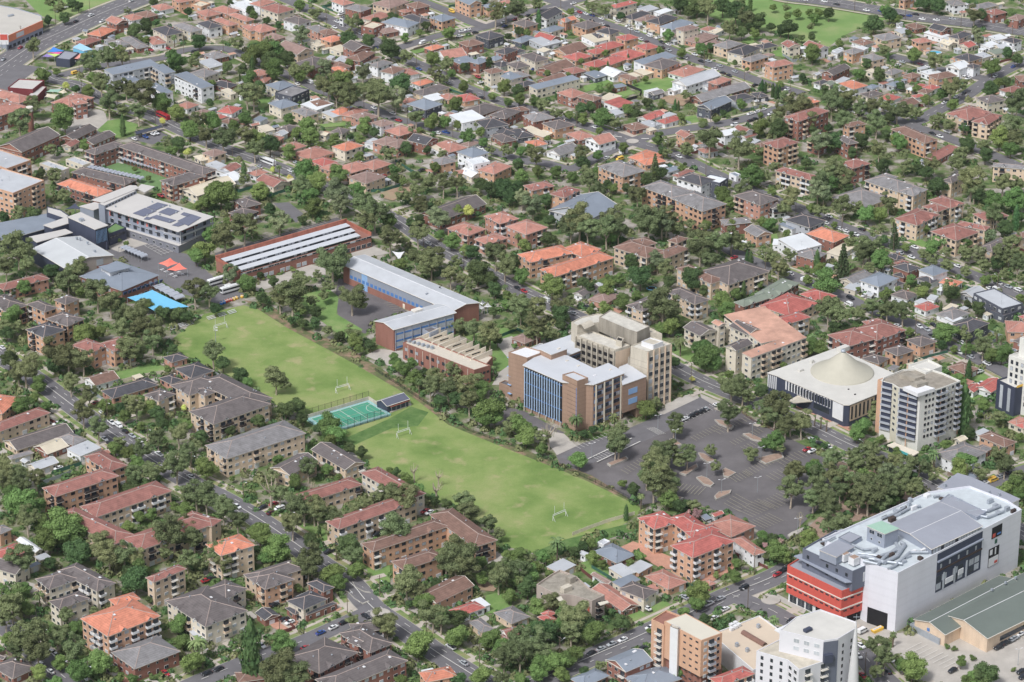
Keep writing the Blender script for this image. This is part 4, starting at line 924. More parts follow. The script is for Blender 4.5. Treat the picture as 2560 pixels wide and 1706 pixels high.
# ---------------------------------------------------------------- ground, open areas, roads
mb = MB(); mb.quad((-2500, -1400, 0), (2500, -1400, 0), (2500, 4000, 0), (-2500, 4000, 0))
struct(mb, 'ground', M['yard'])
AREAS = [  # name, material, sheet, outline, occupancy
 ('park_lawn', 'park', (0, 0), [(180, -60), (1100, -160), (1010, 20), (560, 190), (380, 150), (330, 100)]),
 ('park_lawn', 'park', (2, 0), [(1500, -40), (2600, -100), (3100, 30), (3500, 170), (3300, 210), (3050, 330), (2900, 440), (2700, 400), (2500, 330), (2200, 260), (1700, 120)]),
 ('school_yard', 'lightpave', (0, 0), [(620, 1060), (960, 1000), (1000, 1180), (880, 1260), (560, 1320), (560, 1160)]),
 ('garden_lawn', 'lawn', (0, 0), [(890, 1200), (990, 1110), (1130, 1090), (1270, 1150), (1240, 1210), (1120, 1260), (1000, 1280)]),
 ('car_park', 'asphalt', (0, 0), [(1160, 1270), (1500, 1190), (1660, 1260), (1400, 1330)]),
 ('school_yard', 'turf', (0, 1), [(930, 50), (1130, -10), (1600, 130), (1500, 300), (1330, 260), (1250, 190)]),
 ('school_yard', 'asphalt', (0, 1), [(960, 840), (1300, 740), (1720, 870), (1980, 1090), (2260, 1240), (2030, 1330), (1700, 1240), (1300, 1010), (1050, 900)]),
 ('school_yard', 'lightpave', (0, 1), [(1160, 660), (1400, 760), (1100, 850), (940, 790)]),
 ('car_park', 'asphalt2', (1, 1), [(-380, 860), (740, 530), (830, 570), (0, 800), (-370, 900)]),
 ('car_park', 'asphalt', (1, 1), [(160, 400), (300, 390), (440, 500), (370, 580), (290, 520)]),
 ('driveway_court', 'lightpave', (1, 1), [(870, 850), (1090, 800), (1240, 860), (1000, 900), (880, 900)]),
 ('school_yard', 'asphalt2', (1, 1), [(760, 1080), (1040, 1190), (1400, 1400), (1150, 1471), (1000, 1600), (900, 1560), (760, 1440), (720, 1300)]),
 ('school_lawn', 'lawn', (1, 1), [(440, 1240), (660, 1180), (760, 1260), (740, 1420), (980, 1560), (880, 1680), (700, 1560), (520, 1420)]),
 ('service_lane', 'lightpave', (1, 1), [(0, 1130), (500, 960), (640, 1000), (640, 1060), (300, 1120), (0, 1220)]),
 ('playing_field', 'field', 'O', [(398, 778), (470, 722), (560, 702), (610, 716), (660, 752), (760, 800), (820, 838), (920, 888), (965, 920), (1030, 975), (1140, 1020), (1250, 1065), (1340, 1100), (1440, 1148), (1482, 1172), (1420, 1215), (1360, 1235), (1290, 1262), (1215, 1272), (1160, 1255), (1135, 1215), (1060, 1180), (960, 1120), (850, 1075), (800, 1030), (775, 1000), (720, 960), (640, 935), (560, 880), (500, 850), (440, 830), (405, 800)]),
 ('embankment', 'bankdirt', 'O', [(560, 690), (620, 700), (690, 750), (800, 800), (880, 850), (960, 905), (1010, 945), (1075, 985), (1160, 1015), (1240, 1048), (1330, 1080), (1400, 1105), (1490, 1160), (1482, 1174), (1440, 1150), (1340, 1102), (1240, 1062), (1140, 1022), (1030, 977), (960, 922), (820, 840), (660, 754), (600, 716)]),
 ('field_bank', 'weeds', 'O', [(722, 968), (800, 1005), (890, 965), (945, 935), (985, 948), (960, 980), (900, 985), (800, 1030), (770, 1010)]),
 ('field_edge', 'weeds', 'O', [(1230, 1268), (1300, 1240), (1440, 1205), (1470, 1215), (1380, 1245), (1290, 1275), (1240, 1282)]),
 ('campus_lawn', 'lawn', (1, 2), [(1900, 150), (2353, 60), (2700, 130), (2353, 440), (2180, 480), (2170, 300)]),
 ('campus_paving', 'lightpave', (1, 2), [(2190, 200), (2353, 150), (2420, 250), (2353, 560), (2230, 600), (2170, 600), (2240, 480), (2353, 400)]),
 ('service_yard', 'lightpave', (1, 2), [(1000, 330), (1130, 270), (1360, 290), (1350, 350), (1600, 480), (1560, 520), (1230, 430)]),
 ('campus_yard', 'asphalt2', (2, 2), [(-120, 780), (110, 840), (480, 1040), (400, 1160), (260, 1120), (-60, 940)]),
 ('campus_yard', 'lightpave', (2, 2), [(190, 990), (480, 1050), (600, 1170), (570, 1200), (420, 1260), (380, 1200), (300, 1120)]),
 ('car_park', 'asphalt2', 'S', [(1390, 1140), (1460, 1108), (1570, 1075), (1650, 1040), (1755, 992), (1790, 1010), (1830, 1020), (1905, 1062), (2040, 1130), (2130, 1180), (2060, 1260), (1985, 1330), (2010, 1352), (1925, 1345), (1850, 1300), (1700, 1245), (1600, 1265), (1480, 1190), (1400, 1160)]),
 ('campus_drive', 'asphalt', 'S', [(1392, 1143), (1460, 1110), (1570, 1073), (1650, 1038), (1757, 990), (1795, 1012), (1710, 1058), (1650, 1088), (1600, 1108), (1540, 1140), (1470, 1162)]),
 ('mulch_bed', 'mulch', 'S', [(2090, 1150), (2150, 1150), (2340, 1228), (2330, 1245), (2120, 1310), (2010, 1368), (1995, 1345), (2040, 1300), (2110, 1250)]),
 ('forecourt', 'brickpave', (3, 2), [(240, 760), (450, 790), (740, 980), (820, 1080), (700, 1080), (360, 900), (230, 830)]),
 ('drive_apron', 'lightpave', (2, 2), [(1380, 800), (1560, 700), (1700, 680), (1720, 720), (1400, 870), (1330, 880)]),
 ('drive_apron', 'lightpave', (2, 2), [(1720, 660), (1850, 680), (1940, 760), (1860, 790), (1740, 720)]),
 ('yard_lawn', 'lawn', (2, 2), [(1470, 300), (1600, 270), (1900, 450), (2050, 560), (1940, 560), (1560, 360)]),
 ('car_park', 'lightpave', (3, 3), [(1000, 1190), (1380, 1200), (1700, 1290), (2100, 1150), (2100, 1700), (1250, 1620), (900, 1440)]),
 ('loading_yard', 'lightpave', (3, 3), [(560, 1100), (720, 1020), (960, 1120), (1000, 1190), (900, 1260), (700, 1240)]),
 ('corner_paving', 'lightpave', (3, 3), [(-60, 940), (60, 880), (300, 1010), (260, 1060), (120, 1060), (0, 1000)]),
 ('yard_lawn', 'lawn', (0, 2), [(1050, 490), (1390, 405), (1580, 450), (1090, 580)]),
 ('yard_lawn', 'lawn', (2, 0), [(1100, 780), (1400, 700), (1560, 760), (1480, 820), (1260, 900), (1140, 830)]),
 ('yard_lawn', 'lawn', (2, 0), [(650, 800), (870, 730), (930, 770), (760, 830), (680, 850)]),
 ('yard_lawn', 'lawn', (2, 0), [(940, 870), (1060, 820), (1140, 860), (1020, 900)]),
 ('yard_lawn', 'lawn', (2, 0), [(2100, 380), (2200, 330), (2300, 350), (2200, 410)]),
 ('yard_lawn', 'lawn', (2, 0), [(1570, 1080), (1690, 1060), (1720, 1130), (1620, 1160), (1560, 1140)]),
 ('yard_lawn', 'lawn', (3, 0), [(40, 470), (110, 430), (200, 490), (220, 540), (60, 520)]),
 ('yard_lawn', 'lawn', (3, 1), [(1240, 720), (1300, 690), (1480, 770), (1470, 800), (1420, 820)]),
 ('yard_lawn', 'lawn', (3, 1), [(0, 690), (80, 680), (110, 780), (40, 790), (-60, 740)]),
 ('yard_lawn', 'lawn', (3, 2), [(1840, 540), (2060, 480), (2170, 530), (1960, 590), (1880, 590)]),
 ('yard_lawn', 'lawn', (3, 2), [(1770, 680), (1900, 690), (1990, 700), (1830, 770), (1770, 740)]),
 ('yard_lawn', 'lawn', (1, 3), [(860, 700), (1040, 690), (1040, 800), (960, 820), (870, 760)]),
 ('yard_lawn', 'lawn', (1, 3), [(700, 600), (1030, 640), (1040, 690), (900, 720), (840, 690)]),
 ('yard_lawn', 'lawn', (1, 3), [(1780, 900), (1900, 870), (1983, 900), (1983, 1000), (1850, 1040), (1770, 1040)]),
 ('yard_lawn', 'lawn', (1, 3), [(320, 340), (540, 340), (620, 420), (560, 520), (420, 450)]),
 ('yard_lawn', 'lawn', (2, 3), [(500, 660), (640, 610), (780, 740), (700, 780), (580, 740)]),
 ('yard_lawn', 'lawn', (2, 3), [(1060, 990), (1180, 940), (1260, 990), (1120, 1050)]),
 ('yard_lawn', 'lawn', (2, 3), [(870, 1060), (960, 1000), (1060, 1060), (940, 1120)]),
 ('courtyard_paving', 'brickpave', (2, 3), [(830, 530), (940, 480), (1230, 600), (1240, 700), (1150, 690), (1000, 600)]),
 ('courtyard_paving', 'brickpave', (2, 3), [(1430, 780), (1720, 650), (1740, 680), (1560, 790), (1590, 850)]),
 ('driveway_court', 'lightpave', (1, 3), [(1700, 650), (1860, 560), (1950, 600), (1900, 640), (1760, 660)]),
 ('driveway_court', 'brickpave', (1, 3), [(90, 1110), (190, 1070), (330, 1100), (290, 1160), (220, 1190), (130, 1150)]),
 ('driveway_court', 'brickpave', (1, 3), [(630, 930), (700, 940), (760, 1030), (690, 1070), (620, 1030)]),
 ('dirt_yard', 'dirt', (1, 1), [(1140, 310), (1260, 270), (1420, 230), (1440, 300), (1260, 380), (1180, 360)]),
 ('dirt_yard', 'dirt', (2, 0), [(1350, 900), (1600, 860), (1680, 900), (1570, 980), (1450, 960)]),
 ('dirt_yard', 'dirt', (1, 3), [(1690, 780), (1720, 760), (1870, 840), (1840, 870), (1740, 860)]),
 ('yard_lawn', 'lawn', (1, 0), [(20, 900), (120, 900), (140, 960), (60, 1010), (20, 1000)]),
 ('yard_lawn', 'lawn', (1, 0), [(570, 1150), (820, 1130), (830, 1160), (640, 1180)]),
 ('yard_lawn', 'lawn', (1, 0), [(460, 1350), (640, 1310), (650, 1340), (500, 1390)]),
 ('yard_lawn', 'lawn', (1, 0), [(1370, 490), (1560, 440), (1540, 480), (1440, 510)]),
 ('yard_lawn', 'lawn', (1, 0), [(1820, 240), (1960, 210), (2000, 240), (1850, 290)]),
]
for k, (nm, mt, sh, pts) in enumerate(AREAS):
    P = [W(sh, x, y) for x, y in pts]
    mb = MB(); mb.poly([(p[0], p[1], 0.02 + 0.006 * k) for p in P]); struct(mb, nm, M[mt])
    if nm not in ('embankment', 'field_edge', 'mulch_bed'): mark(P, 3)

ROADS = [  # centre line in photo units, carriageway width in metres, dashes, verge width each side
 ([(-60, 215), (0, 172), (82, 117), (163, 79), (258, 35), (367, -8), (430, -40)], 22, 3, 2.5),
 ([(-40, 250), (10, 200), (60, 165)], 24, 0, 2),
 ([(105, 180), (137, 202), (196, 216), (272, 261), (367, 288), (449, 326), (540, 366), (620, 393), (686, 416), (770, 450), (880, 500), (990, 552), (1070, 607), (1180, 665), (1296, 726), (1360, 757), (1432, 789), (1560, 850), (1715, 936), (1800, 975), (1900, 1015), (2034, 1072), (2130, 1118), (2230, 1159), (2330, 1212), (2480, 1290), (2620, 1370)], 11, 2, 4),
 ([(-60, 850), (0, 893), (60, 930), (117, 969), (218, 1045), (300, 1100), (394, 1162), (480, 1210), (560, 1250), (640, 1297), (700, 1337), (750, 1371), (800, 1410), (846, 1439), (885, 1470), (930, 1522), (1011, 1578), (1090, 1634), (1169, 1684), (1260, 1740)], 11.5, 2, 4.5),
 ([(930, 1530), (846, 1568), (746, 1612), (640, 1648), (560, 1680), (484, 1712), (400, 1750)], 9.5, 1, 4.5),
 ([(1330, 1716), (1380, 1690), (1435, 1665), (1510, 1632), (1570, 1607), (1650, 1570), (1725, 1536), (1820, 1492), (1920, 1452), (1985, 1420)], 12, 2, 4),
 ([(1830, 1492), (1920, 1526), (1968, 1552), (2060, 1590), (2146, 1632), (2200, 1690), (2270, 1750)], 9.5, 1, 3),
 ([(-60, 1510), (10, 1566), (60, 1610), (113, 1658), (171, 1706), (220, 1750)], 9.5, 1, 3.5),
 ([(640, -30), (722, 3), (792, 35), (858, 68), (947, 109), (1021, 152), (1086, 180), (1143, 212), (1200, 236), (1260, 258), (1315, 272), (1390, 294), (1470, 318), (1530, 338), (1581, 356), (1640, 374), (1688, 389), (1721, 405), (1783, 435), (1850, 466), (1930, 498), (2010, 528), (2097, 566), (2159, 589), (2230, 614), (2295, 639), (2371, 667), (2470, 706), (2560, 743), (2640, 775)], 10, 1, 4.5),
 ([(1000, -20), (1034, -3), (1119, 30), (1184, 60), (1225, 72)], 8.5, 0, 4),
 ([(960, 132), (1013, 117), (1102, 90), (1211, 71), (1280, 46), (1334, 28), (1410, 12), (1500, -14)], 8.5, 0, 3.5),
 ([(1370, 0), (1410, 16), (1487, 52), (1579, 84), (1620, 101), (1715, 144), (1797, 169), (1878, 198), (1920, 213), (1961, 223), (2003, 236)], 9.5, 0, 4),
 ([(1581, 356), (1640, 338), (1720, 324), (1797, 313), (1870, 297), (1925, 281), (2000, 258)], 9.5, 0, 3),
 ([(1581, 356), (1540, 372), (1497, 392), (1430, 424), (1370, 412), (1310, 402)], 9, 0, 3),
 ([(1740, -60), (1900, -22), (1974, -5), (2056, 5), (2192, 27), (2301, 46), (2437, 62), (2560, 82), (2640, 96)], 17, 3, 3),
 ([(2640, 115), (2560, 155), (2491, 190), (2437, 226), (2400, 250), (2355, 272), (2301, 302), (2270, 318)], 9.5, 1, 4),
 ([(2085, 262), (2138, 274), (2190, 287), (2233, 298), (2270, 315), (2328, 332), (2388, 354), (2470, 385), (2560, 425), (2640, 460)], 9.5, 0, 4),
 ([(2227, 142), (2301, 160), (2344, 174), (2437, 194), (2476, 200)], 9, 0, 3),
 ([(150, 192), (200, 178), (245, 168), (326, 158), (408, 147), (462, 128), (544, 122), (588, 132), (650, 158), (708, 185), (770, 212), (808, 231), (925, 272), (980, 296), (1048, 313), (1086, 326), (1156, 345), (1200, 367), (1280, 396), (1330, 410)], 8.5, 0, 3.5),
 ([(1790, 600), (1832, 631), (1900, 662), (1972, 688), (2010, 705), (2089, 735), (2154, 766), (2215, 790), (2282, 814), (2333, 846), (2423, 890), (2499, 928), (2600, 985)], 9, 0, 4),
 ([(2620, 1165), (2560, 1181), (2480, 1212), (2400, 1235), (2330, 1262)], 9.5, 0, 3.5),
]
RSEG = []      # all carriageway segments: start, end, half width, road number
def strip(mb, P, off0, off1, z, m=0):
    n = len(P); V = []
    for k in range(n):
        a = P[max(0, k - 1)]; b = P[min(n - 1, k + 1)]
        d = Vector((b[0] - a[0], b[1] - a[1])).normalized(); nn = Vector((-d.y, d.x))
        V.append((P[k][0] + nn.x * off0, P[k][1] + nn.y * off0, P[k][0] + nn.x * off1, P[k][1] + nn.y * off1))
    for k in range(n - 1):
        a, b = V[k], V[k + 1]
        mb.quad((a[0], a[1], z), (b[0], b[1], z), (b[2], b[3], z), (a[2], a[3], z), m)
def smooth(P):
    out = []
    for k in range(len(P) - 1):
        p0, p1, p2, p3 = P[max(0, k - 1)], P[k], P[k + 1], P[min(len(P) - 1, k + 2)]
        for t in (0, 0.25, 0.5, 0.75):
            out.append(tuple(0.5 * (2 * b + (c - a) * t + (2 * a - 5 * b + 4 * c - d) * t * t + (3 * b - a - 3 * c + d) * t ** 3) for a, b, c, d in zip(p0, p1, p2, p3)))
    out.append(P[-1]); return out
for k, (pts, w, dash, vg) in enumerate(ROADS):
    P = smooth([G(x, y) for x, y in pts]); h = w / 2; z = 0.45 + 0.012 * k
    for a, b in zip(P[:-1], P[1:]):
        RSEG.append((Vector(a), Vector(b), h, k))
        d = (Vector(b) - Vector(a)).normalized(); nn = Vector((-d.y, d.x)) * (h + 1.0)
        A, B = Vector(a), Vector(b)
        mark([A + nn, B + nn, B - nn, A - nn], 2)
    mb = MB(); strip(mb, P, -h, h, z + 0.35 - 0.3); struct(mb, 'road', M['asphalt'])
    mb = MB(); strip(mb, P, h - 0.05, h + 0.35, 0.42 + 0.001 * k); strip(mb, P, -h - 0.35, -h + 0.05, 0.42 + 0.001 * k); struct(mb, 'kerb', M['kerb'])
    mb = MB()
    for s_ in (1, -1): strip(mb, P, s_ * (h + 0.3), s_ * (h + vg + 0.8), 0.395 - 0.0012 * k)
    struct(mb, 'grass_verge', M['verge'])
    mb = MB()
    for s_ in (1, -1): strip(mb, P, s_ * (h + vg - 1.6), s_ * (h + vg), 0.41 - 0.0006 * k)
    # crossovers from the houses
    acc = 0; nxt = 8
    for a, b in zip(P[:-1], P[1:]):
        L = (Vector(b) - Vector(a)).length
        while nxt < acc + L:
            t = (nxt - acc) / L; c = Vector(a).lerp(Vector(b), t); d = (Vector(b) - Vector(a)).normalized(); nn = Vector((-d.y, d.x))
            for s_ in (1, -1):
                if RNG.random() < 0.62 and w < 12:
                    ww = RNG.uniform(1.3, 2.0); q0 = h + 0.3; q1 = h + vg + RNG.choice((0.8, 3, 6, 9))
                    o_ = c + d * RNG.uniform(-4, 4)
                    p = [o_ + nn * s_ * q0 - d * ww, o_ + nn * s_ * q0 + d * ww, o_ + nn * s_ * q1 + d * ww, o_ + nn * s_ * q1 - d * ww]
                    mb.poly([(q.x, q.y, 0.414 - 0.0006 * k) for q in p])
            nxt += RNG.uniform(11, 18)
        acc += L
    struct(mb, 'footpath', M['footpath'])
    mb = MB()
    if dash:
        acc = 0; D = []
        for a, b in zip(P[:-1], P[1:]):
            L = (Vector(b) - Vector(a)).length; n_ = max(1, int(L / 1.5))
            for q in range(n_): D.append((Vector(a).lerp(Vector(b), q / n_), (Vector(b) - Vector(a)).normalized(), acc + L * q / n_, L / n_))
            acc += L
        offs = {1: [(0, 0)], 2: [(0, 1), (-h * .5, 0), (h * .5, 0)], 3: [(0, 1), (-h * .34, 0), (h * .34, 0), (-h * .67, 0), (h * .67, 0)]}[dash]
        for c, d, s0, dl in D:
            nn = Vector((-d.y, d.x))
            for of, solid in offs:
                if solid or (s0 % 9) < 3.2:
                    e = c + nn * of; f_ = e + d * dl; g = nn * (0.16 if solid else 0.12); zz = 0.95
                    mb.quad((e.x - g.x, e.y - g.y, zz), (f_.x - g.x, f_.y - g.y, zz), (f_.x + g.x, f_.y + g.y, zz), (e.x + g.x, e.y + g.y, zz))
        struct(mb, 'road_marking', M['marking'])
def road_near(x, y, maxd=9):
    best = None
    p = Vector((x, y))
    for a, b, h, k in RSEG:
        ab = b - a; t = max(0, min(1, (p - a).dot(ab) / max(1e-6, ab.length_squared))); d = (p - a - ab * t).length - h
        if best is None or d < best[0]: best = (d, math.atan2(ab.y, ab.x), h, k)
    return best if best[0] < maxd else None
ANG_A, ANG_B = R(-50), R(40)
GRP = {}
# painted islands, roundabouts, car park furniture
def disc(name, sh, x, y, r, m, z, ring=None):
    c = W(sh, x, y); mb = MB(); n = 28
    mb.prism([(c[0] + r * math.cos(2 * math.pi * q / n), c[1] + r * math.sin(2 * math.pi * q / n)) for q in range(n)], z - 0.3, z, 1, mtop=0)
    struct(mb, name, [m, M['kerb']])
disc('roundabout_island', (2, 0), 1108, 1312, 3.6, M['lightpave'], 1.05)
disc('roundabout_island', (1, 3), 965, 1050, 4.2, M['lightpave'], 1.05)
disc('traffic_island', (3, 3), 20, 940, 4.0, M['lightpave'], 0.9)
def island(name, sh, pts, m, z=0.95):
    P = [W(sh, x, y) for x, y in pts]; mb = MB()
    mb.prism(P, 0.1, z - 0.02, 0); c = Vector((sum(p[0] for p in P) / len(P), sum(p[1] for p in P) / len(P)))
    mb.prism([c.lerp(Vector(p), 0.88) for p in P], z - 0.1, z + 0.02, 1); struct(mb, name, [M['kerb'], m]); mark(P, 2)
for pts in ([(745, 800), (800, 830), (890, 888), (840, 880), (765, 840)], [(700, 870), (750, 905), (880, 955), (830, 975), (760, 930)]):
    island('traffic_island', (1, 3), pts, M['asphalt'], 1.0)
for pts in ([(1535, 1425), (1700, 1335), (1712, 1365), (1600, 1440)], [(872, 1335), (1050, 1268), (1070, 1290), (905, 1358)], [(1710, 1235), (1760, 1240), (1880, 1310), (1800, 1325), (1735, 1280)],
            [(1930, 1390), (1960, 1375), (2060, 1420), (1990, 1460), (1945, 1450)], [(1860, 930), (1930, 935), (2040, 990), (2020, 1015), (1900, 970)], [(2120, 1060), (2180, 1055), (2300, 1110), (2330, 1140), (2200, 1110)],
            [(1690, 1462), (1740, 1448), (1800, 1470), (1860, 1520), (1830, 1545), (1760, 1525)], [(1445, 1110), (1480, 1105), (1560, 1160), (1500, 1170)], [(2240, 1290), (2353, 1260), (2480, 1230), (2500, 1280), (2330, 1340)]):
    island('parking_island', (2, 2), pts, M['mulch'])
for pts in ([(1565, 140), (1600, 105), (1700, 90), (1690, 115), (1580, 165)], [(1100, 130), (1170, 110), (1330, 150), (1290, 175), (1130, 170)]):
    island('parking_island', (2, 3), pts, M['mulch'])
island('parking_island', (3, 3), [(150, 440), (180, 420), (280, 378), (295, 395), (210, 440), (165, 455)], M['lightpave'])
# field bank: the court pad, field paint
def lines(name, sh, segs, w, m, z):
    mb = MB()
    for x0, y0, x1, y1 in segs:
        a, b = Vector(W(sh, x0, y0)), Vector(W(sh, x1, y1)); d = (b - a).normalized(); n_ = Vector((-d.y, d.x)) * w / 2
        mb.quad(*[(q.x, q.y, z) for q in (a - n_, b - n_, b + n_, a + n_)])
    struct(mb, name, m)
def bays(sh, a, b, n, dx, dy, z=0.8, m=None, w=0.17):
    segs = [(a[0] + (b[0] - a[0]) * q / n, a[1] + (b[1] - a[1]) * q / n, a[0] + (b[0] - a[0]) * q / n + dx, a[1] + (b[1] - a[1]) * q / n + dy) for q in range(n + 1)]
    lines('parking_marking', sh, segs, w, m or M['marking'], z)
bays((2, 2), (575, 1170), (880, 1040), 9, 60, 30, 0.8); bays((2, 2), (600, 1180), (890, 1050), 1, 0, 2)
bays((2, 2), (740, 1270), (900, 1200), 6, 60, 30); bays((2, 2), (1100, 1100), (1180, 1130), 1, -400, 190, 0.8, None, 0.5)
bays((2, 2), (1000, 1390), (1200, 1270), 7, 70, 40, 0.8, M['ymark'])
bays((2, 2), (1240, 1010), (1300, 1000), 4, 110, 60); bays((2, 2), (1300, 1080), (1460, 1010), 1, 2, 0, 0.8, None, 0.4)
bays((2, 2), (1880, 830), (1600, 950), 8, -70, -40); bays((2, 2), (1600, 950), (1870, 850), 1, 2, 2, 0.8, None, 0.5)
bays((2, 2), (2120, 1400), (2340, 1290), 8, 70, 45, 0.8, M['ymark']); bays((2, 2), (2000, 1460), (2140, 1400), 5, 70, 45, 0.8, M['ymark'])
bays((2, 2), (1860, 1030), (2130, 900), 9, 60, 35, 0.8, M['ymark']); bays((2, 2), (2000, 1130), (2250, 1010), 9, 60, 35, 0.8, M['ymark'])
bays((2, 2), (1640, 1090), (1860, 980), 8, 60, 35, 0.8, M['ymark']); bays((2, 2), (2100, 1180), (2330, 1070), 8, 60, 35, 0.8, M['ymark'])
bays((2, 3), (1640, 190), (1730, 120), 4, 130, 70, 0.8, M['ymark']); bays((2, 3), (1740, 240), (1900, 160), 7, 130, 60, 0.8, M['ymark'])
bays((2, 3), (1330, 40), (1500, 70), 6, -60, 60, 0.8, M['ymark']); bays((2, 3), (1840, 330), (1983, 270), 6, 120, 60, 0.8, M['ymark']); bays((3, 3), (-60, 180), (110, 90), 7, 120, 60, 0.8, M['ymark'])
bays((3, 2), (60, 1300), (380, 1180), 9, 90, 50, 0.8, M['ymark']); bays((3, 2), (-20, 1440), (180, 1340), 6, 90, 50, 0.8, M['ymark'])
bays((3, 3), (1070, 1330), (1400, 1490), 8, 120, -60); bays((3, 3), (1000, 1290), (1400, 1480), 1, 2, 1)
bays((3, 3), (1700, 1290), (1980, 1170), 9, 60, 40, 0.8, M['ymark'])
bays((1, 1), (0, 780), (660, 600), 20, -60, -25, 0.8, M['ymark']); bays((1, 1), (1180, 1330), (1280, 1420), 5, 90, -10, 0.8, M['ymark'])
bays((0, 1), (1330, 800), (1480, 880), 5, 120, -35, 0.8); bays((0, 1), (1330, 800), (1430, 770), 3, 160, 90, 0.8)
lines('crossing_marking', (2, 0), [(930, 1265, 1010, 1275), (1190, 1290, 1260, 1290)], 1.0, M['marking'], 0.97)
# long faint lane wheel marks of the mower on the fields
M['mowed'] = ground_mat('freshly mown stripe', [(0.3, rgb(118, 154, 80)), (0.5, rgb(138, 166, 94)), (0.7, rgb(164, 172, 116))], 0.05)

# ---------------------------------------------------------------- windows, balconies, doors (shared meshes)
CACHE = {}
def win_mesh(w, h, kind):
    k = ('w', w, h, kind)
    if k not in CACHE:
        mb = MB(); fr = M['dframe'] if kind[1] == 'd' else (M['blue'] if kind[1] == 'b' else M['frame'])
        mb.box(-w / 2 - .07, -.10, -h / 2 - .07, w / 2 + .07, 0.05, h / 2 + .07, 0)
        if w > 1.3:
            mb.box(-w / 2, -.13, -h / 2, -.04, -.02, h / 2, 1); mb.box(.04, -.13, -h / 2, w / 2, -.02, h / 2, 1)
        else: mb.box(-w / 2, -.13, -h / 2, w / 2, -.02, h / 2, 1)
        CACHE[k] = mb.mesh('window', [fr, M['curtain'] if kind[0] == 'c' else M['glass']])
    return CACHE[k]
def balc_mesh(w, style):
    k = ('b', w, style)
    if k not in CACHE:
        mb = MB()
        mb.box(-w / 2, -1.5, -0.2, w / 2, 0.05, 0.0, 0)
        mb.box(-w / 2 + .3, -.12, 0.02, w / 2 - .3, 0.05, 2.15, 2)
        rail = 1
        if style == 'bars':
            mb.box(-w / 2, -1.5, 0.9, w / 2, -1.44, 1.0, 1); n = int(w / 0.45)
            for q in range(n + 1): x = -w / 2 + w * q / n; mb.box(x - .03, -1.5, 0, x + .03, -1.44, .9, 1)
            for x in (-w / 2, w / 2 - .06): mb.box(x, -1.5, 0.9, x + .06, 0, 1.0, 1)
        else:
            mb.box(-w / 2, -1.5, 0.0, w / 2, -1.4, 1.0, 1)
            mb.box(-w / 2, -1.4, 0, -w / 2 + .08, 0, 1.0, 1); mb.box(w / 2 - .08, -1.4, 0, w / 2, 0, 1.0, 1)
        CACHE[k] = mb.mesh('balcony', [M['fascia'], {'bars': M['frame'], 'dark': M['dframe'], 'white': M['white'], 'glass': M['canopy'], 'tan': wallmat('T')}[style], M['glass']])
    return CACHE[k]
def garage_mesh():
    if 'g' not in CACHE:
        mb = MB(); mb.box(-1.25, -.12, 0, 1.25, .05, 2.2, 0)
        for q in range(1, 5): mb.box(-1.25, -.14, q * .44, 1.25, -.11, q * .44 + .03, 1)
        CACHE['g'] = mb.mesh('garage_door', [M['white'], M['bluegrey']])
    return CACHE['g']
def door_mesh():
    if 'd' not in CACHE:
        mb = MB(); mb.box(-.5, -.1, 0, .5, .05, 2.1, 0); mb.box(-.6, -.06, 0, .6, .03, 2.2, 1); CACHE['d'] = mb.mesh('door', [M['dframe'], M['frame']])
    return CACHE['d']
def dormer_mesh(rc):
    if ('do', rc) not in CACHE:
        mb = MB(); mb.poly([(-1.5, -.5, -.1), (1.5, -.5, -.1), (0, -.5, 1.1)], 1); mb.quad((-1.75, -.62, -.2), (0, -.62, 1.2), (0, 2.9, 1.2), (-1.75, 0.2, -.1), 0); mb.quad((1.75, -.62, -.2), (1.75, .2, -.1), (0, 2.9, 1.2), (0, -.62, 1.2), 0); mb.box(-.4, -.54, .15, .4, -.5, .6, 2)
        CACHE['do', rc] = mb.mesh('gablet', [roofmat(rc), M['white'], M['dframe']])
    return CACHE['do', rc]
def vent_mesh(k):
    if ('v', k) not in CACHE:
        mb = MB()
        if k == 0: mb.box(-.45, -.6, -.05, .45, .6, .18, 0)
        elif k == 1: mb.lathe([(0.01, .55), (.32, .5), (.36, .3), (.2, .12), (.2, -.4)], n=8)
        else: mb.bar((0, 0, -.3), (0, 0, 2.4), .05); mb.bar((-.9, 0, 2.2), (.9, 0, 2.2), .035); mb.bar((-.6, 0, 1.8), (.6, 0, 1.8), .03)
        CACHE['v', k] = mb.mesh(['skylight', 'roof_vent', 'aerial'][k], [[M['white'], M['plantmetal'], M['steel']][k]])
    return CACHE['v', k]
COUNT = {}
PITCHD = 0
def put(root, name, me, x, y, z, rz, frame):
    n = COUNT.get((root.name, name), 0)
    if n >= 98: return None
    COUNT[(root.name, name)] = n + 1
    c, a = frame
    o = link(name, me, root, (c.x + x * math.cos(a) - y * math.sin(a), c.y + x * math.sin(a) + y * math.cos(a), z), a + rz)
    return o
def cam_facing(nx, ny): return ny < -0.12
